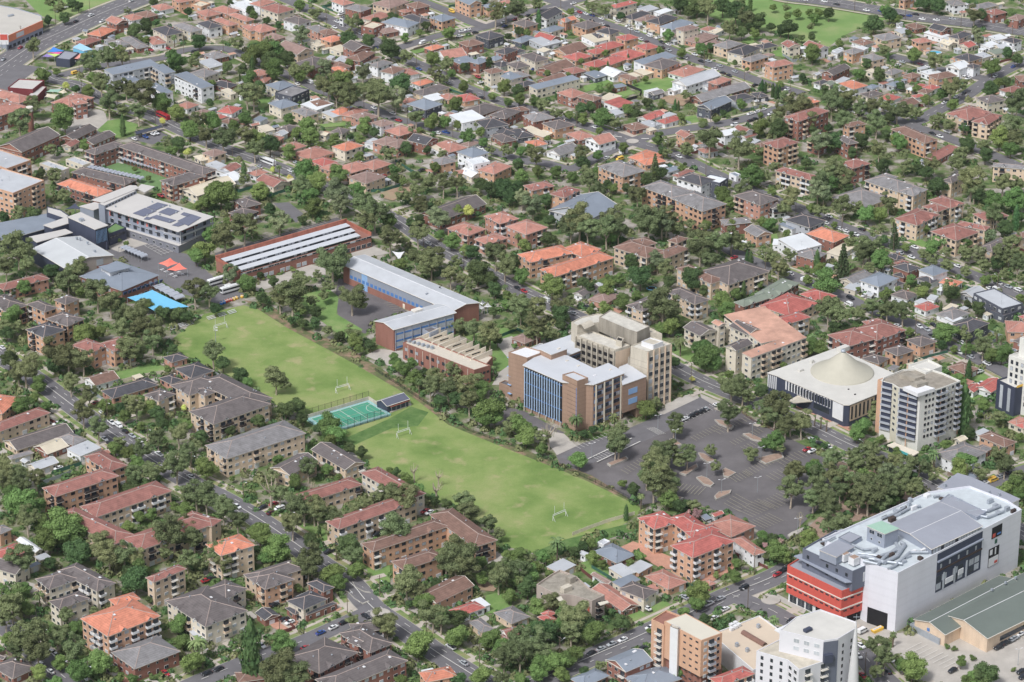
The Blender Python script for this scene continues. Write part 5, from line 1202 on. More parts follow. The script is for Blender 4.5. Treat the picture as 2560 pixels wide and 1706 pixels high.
def wing(root, origin, roof, shape, wall, st, Lp, Fp, Rp, H, rng, apartment=False, clip=None, zoff=0.0, det=1.0):
    """one rectangular wing: walls, roof and the openings of the sides one can see. origin = root location (rotation 0)"""
    c, a, lx, ly = rect3(Lp, Fp, Rp)
    lc = Vector((c.x - origin[0], c.y - origin[1])); fr = (lc, a)
    ov = 0.55 if shape in 'HGg' else 0.25
    wx, wy = lx / 2 - ov, ly / 2 - ov
    if wx < 0.8 or wy < 0.8: wx, wy = max(wx, lx / 2 - .1), max(wy, ly / 2 - .1)
    def Lq(x, y): return (lc.x + x * math.cos(a) - y * math.sin(a), lc.y + x * math.sin(a) + y * math.cos(a))
    rm = roofmat(roof); wm = wallmat(wall)
    H += zoff
    alongx = (lx >= ly) if shape != 'g' else False
    if shape == 'x': shape, alongx = 'g', True
    # walls
    mb = MB(); P = [Lq(-wx, -wy), Lq(wx, -wy), Lq(wx, wy), Lq(-wx, wy)]
    par = 0.5 if shape == 'F' else 0
    mb.prism(P, 0, H + par, 0, top=False)
    if shape == 'F':
        P2 = [Lq(-wx + .3, -wy + .3), Lq(wx - .3, -wy + .3), Lq(wx - .3, wy - .3), Lq(-wx + .3, wy - .3)]
        for k in range(4):
            q = (k + 1) % 4
            mb.quad((*P[k], H + par), (*P[q], H + par), (*P2[q], H + par), (*P2[k], H + par)); mb.quad((*P2[k], H + par), (*P2[q], H + par), (*P2[q], H), (*P2[k], H))
    pitch = math.tan(R(PITCHD or (21 if not apartment else 20)))
    if shape in 'Gg':
        hw = (ly if alongx else lx) / 2; rise = hw * pitch; f_ = (hw - (wy if alongx else wx)) * pitch
        if alongx:
            for s_ in (-1, 1): mb.poly([(*Lq(s_ * wx, -wy), H), (*Lq(s_ * wx, wy), H), (*Lq(s_ * wx, 0), H + rise - f_ * 0.6)])
        else:
            for s_ in (-1, 1): mb.poly([(*Lq(-wx, s_ * wy), H), (*Lq(wx, s_ * wy), H), (*Lq(0, s_ * wy), H + rise - f_ * 0.6)])
    part(mb, 'wall', wm, root)
    # roof
    mb = MB(); ex, ey = lx / 2, ly / 2; t = 0.22
    E = [Lq(-ex, -ey), Lq(ex, -ey), Lq(ex, ey), Lq(-ex, ey)]
    z0 = H
    rise = min(lx, ly) / 2 * pitch
    if shape == 'H':
        if alongx: r0, r1 = Lq(-ex + ey, 0), Lq(ex - ey, 0)
        else: r0, r1 = Lq(0, -ey + ex), Lq(0, ey - ex)
        A, B = (*r0, z0 + rise), (*r1, z0 + rise); e = [(*p, z0) for p in E]
        if alongx: mb.quad(e[0], e[1], B, A); mb.quad(e[2], e[3], A, B); mb.poly([e[1], e[2], B]); mb.poly([e[3], e[0], A])
        else: mb.quad(e[1], e[2], B, A); mb.quad(e[3], e[0], A, B); mb.poly([e[0], e[1], A]); mb.poly([e[2], e[3], B])
        if not roof in METALS or det > .6:
            ends = ((e[0], A), (e[3], A), (e[1], B), (e[2], B)) if alongx else ((e[0], A), (e[1], A), (e[2], B), (e[3], B))
            for p, q in ends + ((A, B),): mb.bar(p, q, 0.16, 2, 4)
    elif shape in 'Gg':
        if alongx: rise = ey * pitch; A, B = (*Lq(-ex, 0), z0 + rise), (*Lq(ex, 0), z0 + rise)
        else: rise = ex * pitch; A, B = (*Lq(0, -ey), z0 + rise), (*Lq(0, ey), z0 + rise)
        e = [(*p, z0) for p in E]
        if alongx: mb.quad(e[0], e[1], B, A); mb.quad(e[2], e[3], A, B)
        else: mb.quad(e[1], e[2], B, A); mb.quad(e[3], e[0], A, B)
        mb.bar(A, B, 0.16, 2, 4)
        # barge boards
        ends = ((e[0], A), (e[3], A), (e[1], B), (e[2], B)) if alongx else ((e[0], A), (e[1], A), (e[2], B), (e[3], B))
        for p, q in ends: mb.bar(p, q, 0.13, 1, 4)
    elif shape == 'S':
        dz = ly * 0.05
        e = [(*E[0], z0), (*E[1], z0), (*E[2], z0 + dz), (*E[3], z0 + dz)]
        mb.quad(*e)
        for k in range(4):
            q = (k + 1) % 4; mb.quad((e[k][0], e[k][1], e[k][2] - t), (e[q][0], e[q][1], e[q][2] - t), e[q], e[k], 1)
        mb.quad(*[(p[0], p[1], p[2] - t) for p in reversed(e)])
        rise = dz
    else:
        Q = [Lq(-wx + .29, -wy + .29), Lq(wx - .29, -wy + .29), Lq(wx - .29, wy - .29), Lq(-wx + .29, wy - .29)]
        mb.poly([(*p, H + .02) for p in Q]); rise = 0
    if shape in 'HGg':
        for k in range(4):
            q = (k + 1) % 4; mb.quad((*E[k], z0 - t), (*E[q], z0 - t), (*E[q], z0), (*E[k], z0), 1)
        mb.quad(*[(*p, z0 - t + .01) for p in reversed(E)], 1)
    ro = part(mb, 'roof', [rm, M['fascia'], M['ridge'] if roof not in METALS else rm], root)
    mark([(p[0] + origin[0], p[1] + origin[1]) for p in E], 1, 0.6)
    # small things on the roof
    if det > 0.5:
        for q in range(rng.choice((0, 1, 1, 2)) + (2 if apartment else 0)):
            x, y = rng.uniform(-ex * .7, ex * .7), rng.uniform(-ey * .6, ey * .6)
            if shape == 'H': zz = z0 + min(ex - abs(x), ey - abs(y)) * pitch
            elif shape in 'Gg': zz = z0 + ((ey - abs(y)) if alongx else (ex - abs(x))) * pitch
            else: zz = z0 + (0.05 if shape == 'F' else 0.1 + (y + ey) / ly * rise)
            k = rng.choice((0, 1, 1, 2)); me = vent_mesh(k); put(root, me.name.split('.')[0], me, x, y, zz + .05, 0, fr)
    # openings
    fh = H / st if st else H
    sides = [(0, -1, -wx, wx, -wy), (1, 0, -wy, wy, wx), (-1, 0, -wy, wy, -wx), (0, 1, -wx, wx, wy)]
    style = rng.choice(('bars', 'white', 'dark', 'tan', 'bars') if wall != 'W' else ('dark', 'glass', 'white'))
    wk = 'd' if (wall in 'OTP' and rng.random() < .25) else 'w'
    for nx, ny, u0, u1, w0 in sides:
        wnx, wny = nx * math.cos(a) - ny * math.sin(a), nx * math.sin(a) + ny * math.cos(a)
        if not cam_facing(wnx, wny): continue
        rz = math.atan2(ny, nx) + math.pi / 2
        L = u1 - u0
        if L < 2.2: continue
        if apartment and shape == 'H' and L > 9 and roof not in 'lw':
            for q in range(1 if L < 18 else 2):
                u = u0 + L * ((q + .5) / (1 if L < 18 else 2)) + rng.uniform(-1.5, 1.5); xx, yy = (u, ny * ey) if nx == 0 else (nx * ex, u)
                if rng.random() < .75: put(root, 'gablet', dormer_mesh(roof), xx - nx * .4, yy - ny * .4, H + .15, rz, fr)
        n = max(1, int(L / (3.3 if apartment else 3.6)))
        sp = L / n
        cols = []
        for q in range(n):
            r_ = rng.random()
            cols.append('B' if (apartment and r_ < 0.26 and sp > 3) else ('s' if r_ < 0.45 else 'w'))
        if L > 7 and apartment and 'B' not in cols and rng.random() < .5: cols[rng.randrange(n)] = 'B'
        for q in range(n):
            u = u0 + sp * (q + .5)
            x, y = (u, w0) if nx == 0 else (w0, u)
            gx, gy = Lq(x, y)
            if clip and any(inside(gx + wnx * .3, gy + wny * .3, cp) for cp in clip): continue
            for f in range(st):
                zf = f * fh
                if f == 0 and apartment and st >= 3 and (q % 3 == 1) and ny == -1:
                    put(root, 'garage_door', garage_mesh(), x, y, 0.02, rz, fr); continue
                if f == 0 and not apartment and q == n // 2 and ny == -1:
                    if rng.random() < .5 and sp > 2.9: put(root, 'garage_door', garage_mesh(), x, y, 0.02, rz, fr)
                    else: put(root, 'door', door_mesh(), x, y, 0.02, rz, fr)
                    continue
                if cols[q] == 'B':
                    if f > 0 or rng.random() < .3: put(root, 'balcony', balc_mesh(3.1, style), x, y, zf + .1, rz, fr)
                    else: put(root, 'window', win_mesh(1.8, 1.3, 'g' + wk), x, y, zf + 1.6, rz, fr)
                else:
                    kk = ('c' if rng.random() < .3 else 'g') + wk
                    if cols[q] == 's': put(root, 'window', win_mesh(.9, .9, kk), x, y, zf + 1.8, rz, fr)
                    else: put(root, 'window', win_mesh(1.8, 1.25, kk), x, y, zf + 1.6, rz, fr)
    return c, a, lx, ly
def inside(x, y, P):
    ins = False
    for k in range(len(P)):
        xa, ya = P[k]; xb, yb = P[(k + 1) % len(P)]
        if (ya > y) != (yb > y) and x < (xb - xa) * (y - ya) / (yb - ya) + xa: ins = not ins
    return ins
STN = {1: 'single-storey', 2: 'two-storey', 3: 'three-storey', 4: 'four-storey', 5: 'five-storey'}
SHN = {'H': 'hip', 'G': 'gable', 'F': 'flat', 'S': 'low-pitched', 'g': 'gable'}
KIND = {'townhouse': ('townhouse_row', 'townhouses'), 'apartment': ('apartment_building', 'apartments'), 'school': ('school_building', 'school building'), 'church': ('church', 'church'), 'hall': ('hall', 'hall'), None: ('house', 'house')}
def parse_rows():
    for sh, txt in BLD.items():
        cur = None
        for ln in txt.strip().splitlines():
            f = ln.split()
            if not f: continue
            plus = f[0][0] == '+'; code = f[0].lstrip('+')
            kind = f[8] if len(f) > 8 else None
            v = list(map(int, f[2:8]))
            row = (code[0], code[1], f[1][0], int(f[1][1]), v)
            if plus and cur: cur[1].append(row)
            else:
                if cur: yield cur
                cur = [sh, [row], kind]
        if cur: yield cur
HOUSES = []
nb = 0
for sh, rows, kind in parse_rows():
    nb += 1; rng = random.Random(nb * 31 + 5)
    apt = kind in ('apartment', 'school', 'townhouse')
    geo = []
    for roof, shape, wall, st, v in rows:
        H = st * (3.0 if not apt else 3.05) + (0.3 if not apt else 0.3)
        if kind == 'hall': H = 5.5
        if kind == 'church': H = 8.0
        tri = [Vector(W(sh, v[0], v[1], H)), Vector(W(sh, v[2], v[3], H)), Vector(W(sh, v[4], v[5], H))]
        if kind is None: mid_ = (tri[0] + tri[2]) / 2; tri = [mid_ + (t_ - mid_) * 1.09 for t_ in tri]
        geo.append((H, *[tuple(t_) for t_ in tri]))
    H, Lp, Fp, Rp = geo[0]
    c, a, lx, ly = rect3(Lp, Fp, Rp)
    roof, shape, wall, st, v = rows[0]
    small = lx * ly < 55 and st == 1 and not kind
    nm, cat = KIND[kind] if not small else ('shed', 'shed')
    desc = f"{STN[st]} {WALLC[wall][0]} {cat} with {ROOFC[roof][0]} {SHN[shape]} roof" if not small else f"small {WALLC[wall][0]} shed with {ROOFC[roof][0]} roof"
    if kind in ('apartment', 'townhouse'): cat = 'apartment block' if kind == 'apartment' else 'townhouses'; desc = f"{STN[st]} {WALLC[wall][0]} {'apartments' if kind == 'apartment' else cat} with {ROOFC[roof][0]} roof"
    root = thing(nm, cat, desc, (c.x, c.y), group={'house': 'houses of the suburb', 'shed': 'sheds and carports', 'apartment_building': 'apartment blocks'}.get(nm))
    polys = []
    for H, Lp, Fp, Rp in geo:
        cc, aa, llx, lly = rect3(Lp, Fp, Rp); pp = []
        for sx, sy in ((-1, -1), (1, -1), (1, 1), (-1, 1)):
            x, y = sx * (llx / 2 - .7), sy * (lly / 2 - .7); pp.append((cc.x + x * math.cos(aa) - y * math.sin(aa) - c.x, cc.y + x * math.sin(aa) + y * math.cos(aa) - c.y))
        polys.append(pp)
    for k, ((roof, shape, wall, st, v), (H, Lp, Fp, Rp)) in enumerate(zip(rows, geo)):
        wing(root, (c.x, c.y), roof, shape, wall, st, Lp, Fp, Rp, H, rng, apt, [p for q, p in enumerate(polys) if q != k], zoff=-0.04 * k, det=0.4 if small else 1.0)
    if not small and kind is None:
        HOUSES.append((c, a, lx, ly, root))
        if rng.random() < .10:      # rooftop solar array on the side facing us
            pass
        if rng.random() < .22 and rows[0][1] in 'HG' and rows[0][0] not in METALS:
            mb = MB(); mb.box(-.35, -.35, 0, .35, .35, 1.6, 0); mb.box(-.42, -.42, 1.6, .42, .42, 1.75, 1)
            H = geo[0][0]; o = part(mb, 'chimney', [wallmat('B'), M['fascia']], root); o.location = (0.3 * lx * math.cos(a), 0.3 * lx * math.sin(a), H + .4)
# ---------------------------------------------------------------- cars
CARC = {'w': ('white', (226, 228, 230)), 's': ('silver', (168, 174, 180)), 'b': ('black', (44, 46, 52)), 'r': ('red', (176, 40, 52)), 'u': ('blue', (44, 84, 158)), 'y': ('yellow', (236, 190, 50)), 'm': ('maroon', (92, 34, 44))}
M['carglass'] = mat('car glass', rgb(40, 46, 54), rough=0.08, noise=0.1, spec=0.7)
M['tyre'] = mat('tyre rubber', rgb(34, 34, 36), noise=0.1)
M['lamp'] = mat('head lamp lens', rgb(210, 214, 220), rough=0.15, noise=0.05)
M['taillamp'] = mat('tail lamp lens', rgb(150, 30, 30), rough=0.2, noise=0.05)
TYPES = {'s': ('sedan', 4.6, 1.8), 'S': ('sedan', 4.6, 1.8), 'w': ('four-wheel drive', 4.8, 1.9), 't': ('utility', 5.2, 1.9), 'v': ('van', 5.0, 2.0), 'T': ('truck', 7.5, 2.4), 'B': ('bus', 11.5, 2.5), 'k': ('truck', 7.5, 2.4)}
def loft(mb, secs, m=0, cap=True):
    """secs: list of rings with equal count"""
    i = len(mb.v); n = len(secs[0])
    for s in secs: mb.v += [tuple(p) for p in s]
    for j in range(len(secs) - 1):
        for k in range(n): mb.f.append((i + j * n + k, i + j * n + (k + 1) % n, i + (j + 1) * n + (k + 1) % n, i + (j + 1) * n + k)); mb.m.append(m)
    mb.f.append(tuple(i + k for k in reversed(range(n)))); mb.m.append(m); mb.f.append(tuple(i + (len(secs) - 1) * n + k for k in range(n))); mb.m.append(m)
def ring(x, w, z0, z1, tw):
    return [(x, -w, z0), (x, w, z0), (x, w, z0 + (z1 - z0) * .55), (x, tw, z1), (x, -tw, z1), (x, -w, z0 + (z1 - z0) * .55)]
def car_parts(t, col):
    k = ('car', t, col)
    if k in CACHE: return CACHE[k]
    pm = mat('car paint ' + CARC[col][0], rgb(*CARC[col][1]), rough=0.3, noise=0.03, spec=0.5, fine=0.0)
    out = []; body = MB(); gl = MB()
    if t in 'sS':
        loft(body, [ring(x, w, .3, z, w - .1) for x, w, z in ((-2.28, .70, .78), (-2.1, .84, .98), (-1.2, .9, 1.0), (0, .9, .98), (1.1, .9, .95), (2.0, .84, .82), (2.28, .68, .66))])
        loft(gl, [ring(x, w, .85, z, w - .12) for x, w, z in ((-1.75, .70, .98), (-1.05, .74, 1.40), (.25, .74, 1.42), (1.15, .72, .96))]); body.box(-1.0, -.6, 1.36, .3, .6, 1.45)
        L = 2.28; wz = (-1.35, 1.38)
    elif t == 'w':
        loft(body, [ring(x, w, .35, z, w - .08) for x, w, z in ((-2.4, .82, 1.0), (-2.25, .92, 1.15), (0, .95, 1.15), (1.2, .94, 1.12), (2.2, .88, 1.0), (2.4, .75, .8))])
        loft(gl, [ring(x, w, 1.0, z, w - .1) for x, w, z in ((-2.3, .80, 1.2), (-2.0, .80, 1.66), (.3, .80, 1.68), (1.2, .78, 1.12))]); body.box(-1.95, -.68, 1.62, .35, .68, 1.74)
        L = 2.4; wz = (-1.45, 1.45)
    elif t == 't':
        loft(body, [ring(x, w, .4, z, w - .06) for x, w, z in ((-2.6, .90, 1.05), (-.5, .92, 1.08), (1.2, .92, 1.1), (2.3, .88, 1.0), (2.6, .75, .8))])
        loft(gl, [ring(x, w, 1.0, z, w - .1) for x, w, z in ((-.75, .78, 1.1), (-.6, .78, 1.66), (.5, .78, 1.66), (1.35, .76, 1.1))]); body.box(-.6, -.66, 1.62, .5, .66, 1.72)
        gl.box(-2.5, -.78, 1.05, -.95, .78, 1.10)
        L = 2.6; wz = (-1.6, 1.6)
    elif t == 'v':
        loft(body, [ring(x, w, .35, z, w - .12) for x, w, z in ((-2.5, .92, 1.95), (-2.3, .96, 2.05), (1.0, .96, 2.05), (1.7, .94, 1.5), (2.4, .88, 1.05), (2.5, .7, .8))])
        loft(gl, [ring(x, w, 1.25, z, w - .1) for x, w, z in ((.8, .975, 1.85), (1.35, .97, 1.82), (1.78, .93, 1.42))]); gl.box(-2.2, -.97, 1.3, .6, .97, 1.75)
        L = 2.5; wz = (-1.6, 1.6)
    elif t == 'B':
        loft(body, [ring(x, 1.25, .4, z, 1.15) for x, z in ((-5.75, 2.9), (-5.5, 3.1), (5.5, 3.1), (5.75, 2.7))])
        gl.box(-5.4, -1.27, 1.5, 5.3, 1.27, 2.45); gl.box(5.6, -1.1, 1.2, 5.79, 1.1, 2.6); body.box(-2, -.8, 3.08, 1, .8, 3.35)
        L = 5.75; wz = (-3.6, 3.8)
    else:
        body.box(1.9, -1.1, .5, 3.7, 1.1, 2.5); body.box(-3.7, -1.2, .9, 1.7, 1.2, 3.3); body.box(-3.7, -.5, .6, 3.0, .5, .9)
        gl.box(3.5, -1.0, 1.5, 3.73, 1.0, 2.3); gl.box(2.4, -1.12, 1.5, 3.3, 1.12, 2.2)
        L = 3.7; wz = (-2.4, 2.7)
    if t in 'v':
        pass
    W_ = TYPES[t][2] / 2 - .08
    out.append(('body', body.mesh('body', [pm], False), (0, 0, 0)))
    out.append(('glass', gl.mesh('glass', [M['carglass']]), (0, 0, 0)))
    wh = MB(); wh.bar((0, -.12, 0), (0, .12, 0), .34, 0, 10); wh.bar((0, -.13, 0), (0, .13, 0), .18, 1, 8); wme = wh.mesh('wheel', [M['tyre'], M['plantmetal']])
    for x in wz:
        for s_ in (-1, 1): out.append(('wheel', wme, (x, s_ * W_, .34)))
    hl = MB(); hl.box(-.05, -.22, -.1, .05, .22, .1); hm = hl.mesh('headlight', [M['lamp']]); tm = hl.mesh('tail_light', [M['taillamp']])
    for s_ in (-1, 1):
        out.append(('headlight', hm, (L - .12, s_ * .55, .68))); out.append(('tail_light', tm, (-L + .06, s_ * .6, .85)))
    CACHE[k] = out; return out
ncar = 0
CARPOS = []
def place_car(col, t, xy, ang, near=True, place='street'):
    global ncar
    ncar += 1; nm = TYPES[t][0]
    kindname = {'sedan': 'car', 'four-wheel drive': 'car', 'utility': 'pickup', 'van': 'van', 'truck': 'truck', 'bus': 'bus'}[nm]
    root = thing('parked_' + kindname, kindname, f"{CARC[col][0]} {nm}", xy, z=ROADZ, rz=ang, group='vehicles in the streets and car parks')
    for n_, me, loc in car_parts(t, col):
        if not near and n_ in ('headlight', 'tail_light', 'wheel'): continue
        link(n_, me, root, loc)
    CARPOS.append(xy); return root
ROADZ = 0.72
for sh, txt in CAR.items():
    f = txt.split()
    for k in range(0, len(f), 4):
        code, hd, x, y = f[k], f[k + 1], int(f[k + 2]), int(f[k + 3])
        xy = W(sh, x, y, 1.4); rn = road_near(*xy, 6); base = ANG_A if hd == 'a' else ANG_B
        ang = base
        if rn:
            for off in (0, math.pi):
                d = (rn[1] + off - base + math.pi) % (2 * math.pi) - math.pi
                if abs(d) < R(35): ang = rn[1] + off
        if RNG.random() < .5: ang += math.pi
        ang += R(RNG.uniform(-2, 2))
        place_car(code[0], code[1], xy, ang, near=True)
# ---------------------------------------------------------------- trees
def foliage(name, c1, c2, jit=0.30):
    m = bpy.data.materials.new(name); m.use_nodes = True
    n = m.node_tree.nodes; l = m.node_tree.links; b = n['Principled BSDF']; b.inputs['Roughness'].default_value = 0.75; b.inputs['Specular IOR Level'].default_value = 0.2
    geo = n.new('ShaderNodeNewGeometry'); nt = n.new('ShaderNodeTexNoise'); nt.inputs['Scale'].default_value = 0.45; nt.inputs['Detail'].default_value = 4; l.new(geo.outputs['Position'], nt.inputs['Vector'])
    mr = n.new('ShaderNodeMapRange'); mr.inputs[1].default_value = 0.35; mr.inputs[2].default_value = 0.65; l.new(nt.outputs[0], mr.inputs[0])
    mx = n.new('ShaderNodeMix'); mx.data_type = 'RGBA'; l.new(mr.outputs[0], mx.inputs[0]); mx.inputs[6].default_value = c1; mx.inputs[7].default_value = c2
    oi = n.new('ShaderNodeObjectInfo'); m2 = n.new('ShaderNodeMapRange'); m2.inputs[3].default_value = 1 - jit; m2.inputs[4].default_value = 1 + jit; l.new(oi.outputs['Random'], m2.inputs[0])
    hsv = n.new('ShaderNodeHueSaturation'); l.new(mx.outputs[2], hsv.inputs['Color']); l.new(m2.outputs[0], hsv.inputs['Value'])
    mh = n.new('ShaderNodeMath'); mh.operation = 'MULTIPLY_ADD'; mh.inputs[1].default_value = 7.31; l.new(oi.outputs['Random'], mh.inputs[0]); mh.inputs[2].default_value = 0
    fr = n.new('ShaderNodeMath'); fr.operation = 'FRACT'; l.new(mh.outputs[0], fr.inputs[0]); m3 = n.new('ShaderNodeMapRange'); m3.inputs[3].default_value = 0.462; m3.inputs[4].default_value = 0.52; l.new(fr.outputs[0], m3.inputs[0]); l.new(m3.outputs[0], hsv.inputs['Hue'])
    l.new(hsv.outputs[0], b.inputs['Base Color'])
    tl = n.new('ShaderNodeBsdfTranslucent'); l.new(hsv.outputs[0], tl.inputs['Color']); ms = n.new('ShaderNodeMixShader'); ms.inputs[0].default_value = 0.14
    o = n['Material Output']; l.new(b.outputs[0], ms.inputs[1]); l.new(tl.outputs[0], ms.inputs[2]); l.new(ms.outputs[0], o.inputs[0])
    return m
FOL = {'g': foliage('gum leaves', rgb(104, 120, 76), rgb(130, 144, 96)), 'b': foliage('bright leaves', rgb(98, 128, 66), rgb(122, 154, 82)), 'd': foliage('dark leaves', rgb(71, 97, 57), rgb(92, 120, 69)),
       'e': foliage('grey-green leaves', rgb(121, 139, 101), rgb(142, 160, 115)), 'n': foliage('pine needles', rgb(80, 105, 69), rgb(98, 123, 80)), 'c': foliage('cypress needles', rgb(68, 104, 60), rgb(90, 124, 70)),
       'y': foliage('golden leaves', rgb(199, 202, 97), rgb(215, 219, 116)), 'k': foliage('pink blossom', rgb(206, 173, 162), rgb(183, 148, 144)), 'p': foliage('palm fronds', rgb(103, 127, 76), rgb(128, 148, 91)),
       's': foliage('shrub leaves', rgb(98, 126, 67), rgb(121, 147, 81)), 'x': foliage('sparse dry leaves', rgb(144, 145, 104), rgb(160, 160, 114))}
def crown_mesh(kind, seed):
    rs = np.random.RandomState(seed); V = []; F = []; mi = []
    def cards(c, rad, n, size, flat=1.0):
        d = rs.normal(size=(n, 3)); d /= np.linalg.norm(d, axis=1, keepdims=True)
        d[:, 2] = np.where(d[:, 2] < -0.35, -d[:, 2], d[:, 2])
        p = c + d * rad * (0.74 + 0.42 * rs.rand(n, 1)) * np.array([1, 1, flat])
        nrm = d + rs.normal(size=(n, 3)) * 0.6; nrm /= np.linalg.norm(nrm, axis=1, keepdims=True)
        t = np.cross(nrm, rs.normal(size=(n, 3))); t /= np.linalg.norm(t, axis=1, keepdims=True); b_ = np.cross(nrm, t)
        s1 = size * (0.6 + 0.8 * rs.rand(n, 1)); s2 = size * (0.6 + 0.8 * rs.rand(n, 1))
        for q in range(n):
            i = len(V)
            V.extend([p[q] - t[q] * s1[q] - b_[q] * s2[q] * .5, p[q] + t[q] * s1[q] * .3 - b_[q] * s2[q], p[q] + t[q] * s1[q] + b_[q] * s2[q] * .4, p[q] - t[q] * s1[q] * .4 + b_[q] * s2[q]])
            F.append((i, i + 1, i + 2, i + 3))
    def core(c, rad, flat=1.0):
        i = len(V); n1, n2 = 5, 8
        for a in range(n1):
            th = math.pi * (a + .5) / n1
            for b in range(n2):
                ph = 2 * math.pi * b / n2; rr = rad * (0.72 + 0.2 * rs.rand())
                V.append(c + np.array([math.sin(th) * math.cos(ph), math.sin(th) * math.sin(ph), math.cos(th) * flat]) * rr)
        for a in range(n1 - 1):
            for b in range(n2): F.append((i + a * n2 + b, i + (a + 1) * n2 + b, i + (a + 1) * n2 + (b + 1) % n2, i + a * n2 + (b + 1) % n2))
        F.append(tuple(i + b for b in range(n2)))
    if kind in 'gdbeyks':
        nc = {'g': 30, 'e': 32, 'b': 32, 'd': 28, 'y': 9, 'k': 10, 's': 6}[kind]; spread = {'g': .78, 'e': .78, 'b': .68, 'd': .66}.get(kind, .58)
        asym = rs.uniform(.82, 1.15, 2)
        for q in range(nc):
            d = rs.normal(size=3); d /= np.linalg.norm(d); d[2] = d[2] * .98 + .12
            rr = spread * rs.rand() ** 0.35
            c = d * rr * np.array([asym[0], asym[1], 0.98]); rad = rs.uniform(.17, .33) if kind in 'ge' else rs.uniform(.22, .38)
            fl = .72 if kind in 'ge' else .85
            core(c, rad * .88, fl); cards(c, rad, int(1750 * rad * rad * (1.2 if kind in 'ge' else 1)) + 20, .034 if kind in 'ge' else .038, fl)
        if kind in 'bdyks':
            core(np.array([0, 0, -.05]), .55, .8); cards(np.array([0, 0, -.05]), .6, 260, .045, .8)
    elif kind == 'c':
        for q in range(10):
            z = -1 + 2 * (q + .5) / 10; rad = .9 * math.sqrt(max(.05, 1 - ((z + .35) / 1.4) ** 2)); c = np.array([0, 0, z])
            core(c, rad * .9, .5 / max(.3, rad)); cards(c, rad, 55, .09, .35)
    elif kind == 'n':
        for q in range(13):
            z = -1 + 2 * q / 13; rad = .98 * (1 - (z + 1) / 2.08)
            nb_ = 9
            for w in range(nb_):
                a = 2 * math.pi * (w + rs.rand() * .5) / nb_
                for e in range(5):
                    rr = rad * (e + 1) / 5; cards(np.array([math.cos(a) * rr, math.sin(a) * rr, z + .03 * rs.rand() - rr * .08]), .06, 5, .055, .5)
    elif kind == 'x':
        for q in range(16):
            d = rs.normal(size=3); d /= np.linalg.norm(d); d[2] = abs(d[2]) * 1.3 - .3; cards(d * .72, .2, 12, .028, .7)
    me = bpy.data.meshes.new('crown'); me.from_pydata([tuple(v) for v in V], [], F); me.materials.append(FOL[kind]); me.update(); return me
def palm_crown(seed):
    rs = random.Random(seed); mb = MB()
    for q in range(34):
        a = 2 * math.pi * q / 34 * 2.6 + rs.uniform(-.1, .1); el = rs.uniform(-.55, 1.15); p = Vector((0, 0, 0)); d = Vector((math.cos(a) * math.cos(el), math.sin(a) * math.cos(el), math.sin(el)))
        for s_ in range(5):
            d2 = (d + Vector((0, 0, -.22 * (s_ + .5)))).normalized(); p2 = p + d2 * .24; side = d2.cross(Vector((0, 0, 1))).normalized() * (.09 if s_ < 4 else .04) * (1.3 if 0 < s_ < 4 else .7)
            dn = Vector((0, 0, -.05)); mb.quad(p, p2, p2 + side + dn, p + side + dn); mb.quad(p, p - side + dn, p2 - side + dn, p2); p, d = p2, d2
    me = mb.mesh('crown', [FOL['p']]); return me
CROWN = {k: [crown_mesh(k, s * 17 + ord(k)) for s in range(nv)] for k, nv in (('g', 6), ('b', 6), ('d', 5), ('e', 3), ('n', 1), ('c', 2), ('y', 1), ('k', 2), ('s', 2), ('x', 2))}
CROWN['p'] = [palm_crown(1), palm_crown(2)]
def trunk_mesh(kind, seed):
    rs = random.Random(seed); mb = MB()
    if kind == 'p': mb.bar((0, 0, 0), (0.05, 0, 1), .05, 0, 8, .038)
    else:
        mb.bar((0, 0, 0), (0.03, .02, .55), .05, 0, 7, .036); top = Vector((.03, .02, .55))
        for q in range(5 if kind != 'x' else 9):
            a = 2 * math.pi * q / (5 if kind != 'x' else 9) + rs.uniform(-.4, .4); r_ = rs.uniform(.16, .34); e = Vector((math.cos(a) * r_, math.sin(a) * r_, rs.uniform(.78, .98)))
            mid = top.lerp(e, .5) + Vector((math.cos(a) * .04, math.sin(a) * .04, -.03)); mb.bar(top - Vector((0, 0, .05 * (q % 3))), mid, .028, 0, 5, .018); mb.bar(mid, e, .018, 0, 4, .007)
    return mb.mesh('trunk', [M['gumbark'] if kind in 'gex' else M['bark']])
TRUNK = {k: [trunk_mesh(k, s) for s in range(3)] for k in 'gbpx'}
TN = {'g': ('gum_tree', 'olive-green gum tree'), 'b': ('leafy_tree', 'bright green leafy tree'), 'd': ('evergreen_tree', 'dark green evergreen tree'), 'e': ('casuarina_tree', 'grey-green wispy tree'),
      'n': ('norfolk_pine', 'tall layered pine tree'), 'c': ('cypress_tree', 'narrow upright cypress tree'), 'y': ('golden_tree', 'small yellow-leaved tree'), 'k': ('flowering_tree', 'pink flowering tree'),
      'p': ('palm_tree', 'palm tree with arching fronds'), 's': ('garden_bush', 'rounded green bush'), 'x': ('sparse_tree', 'sparse thin-leaved tree with bare limbs')}
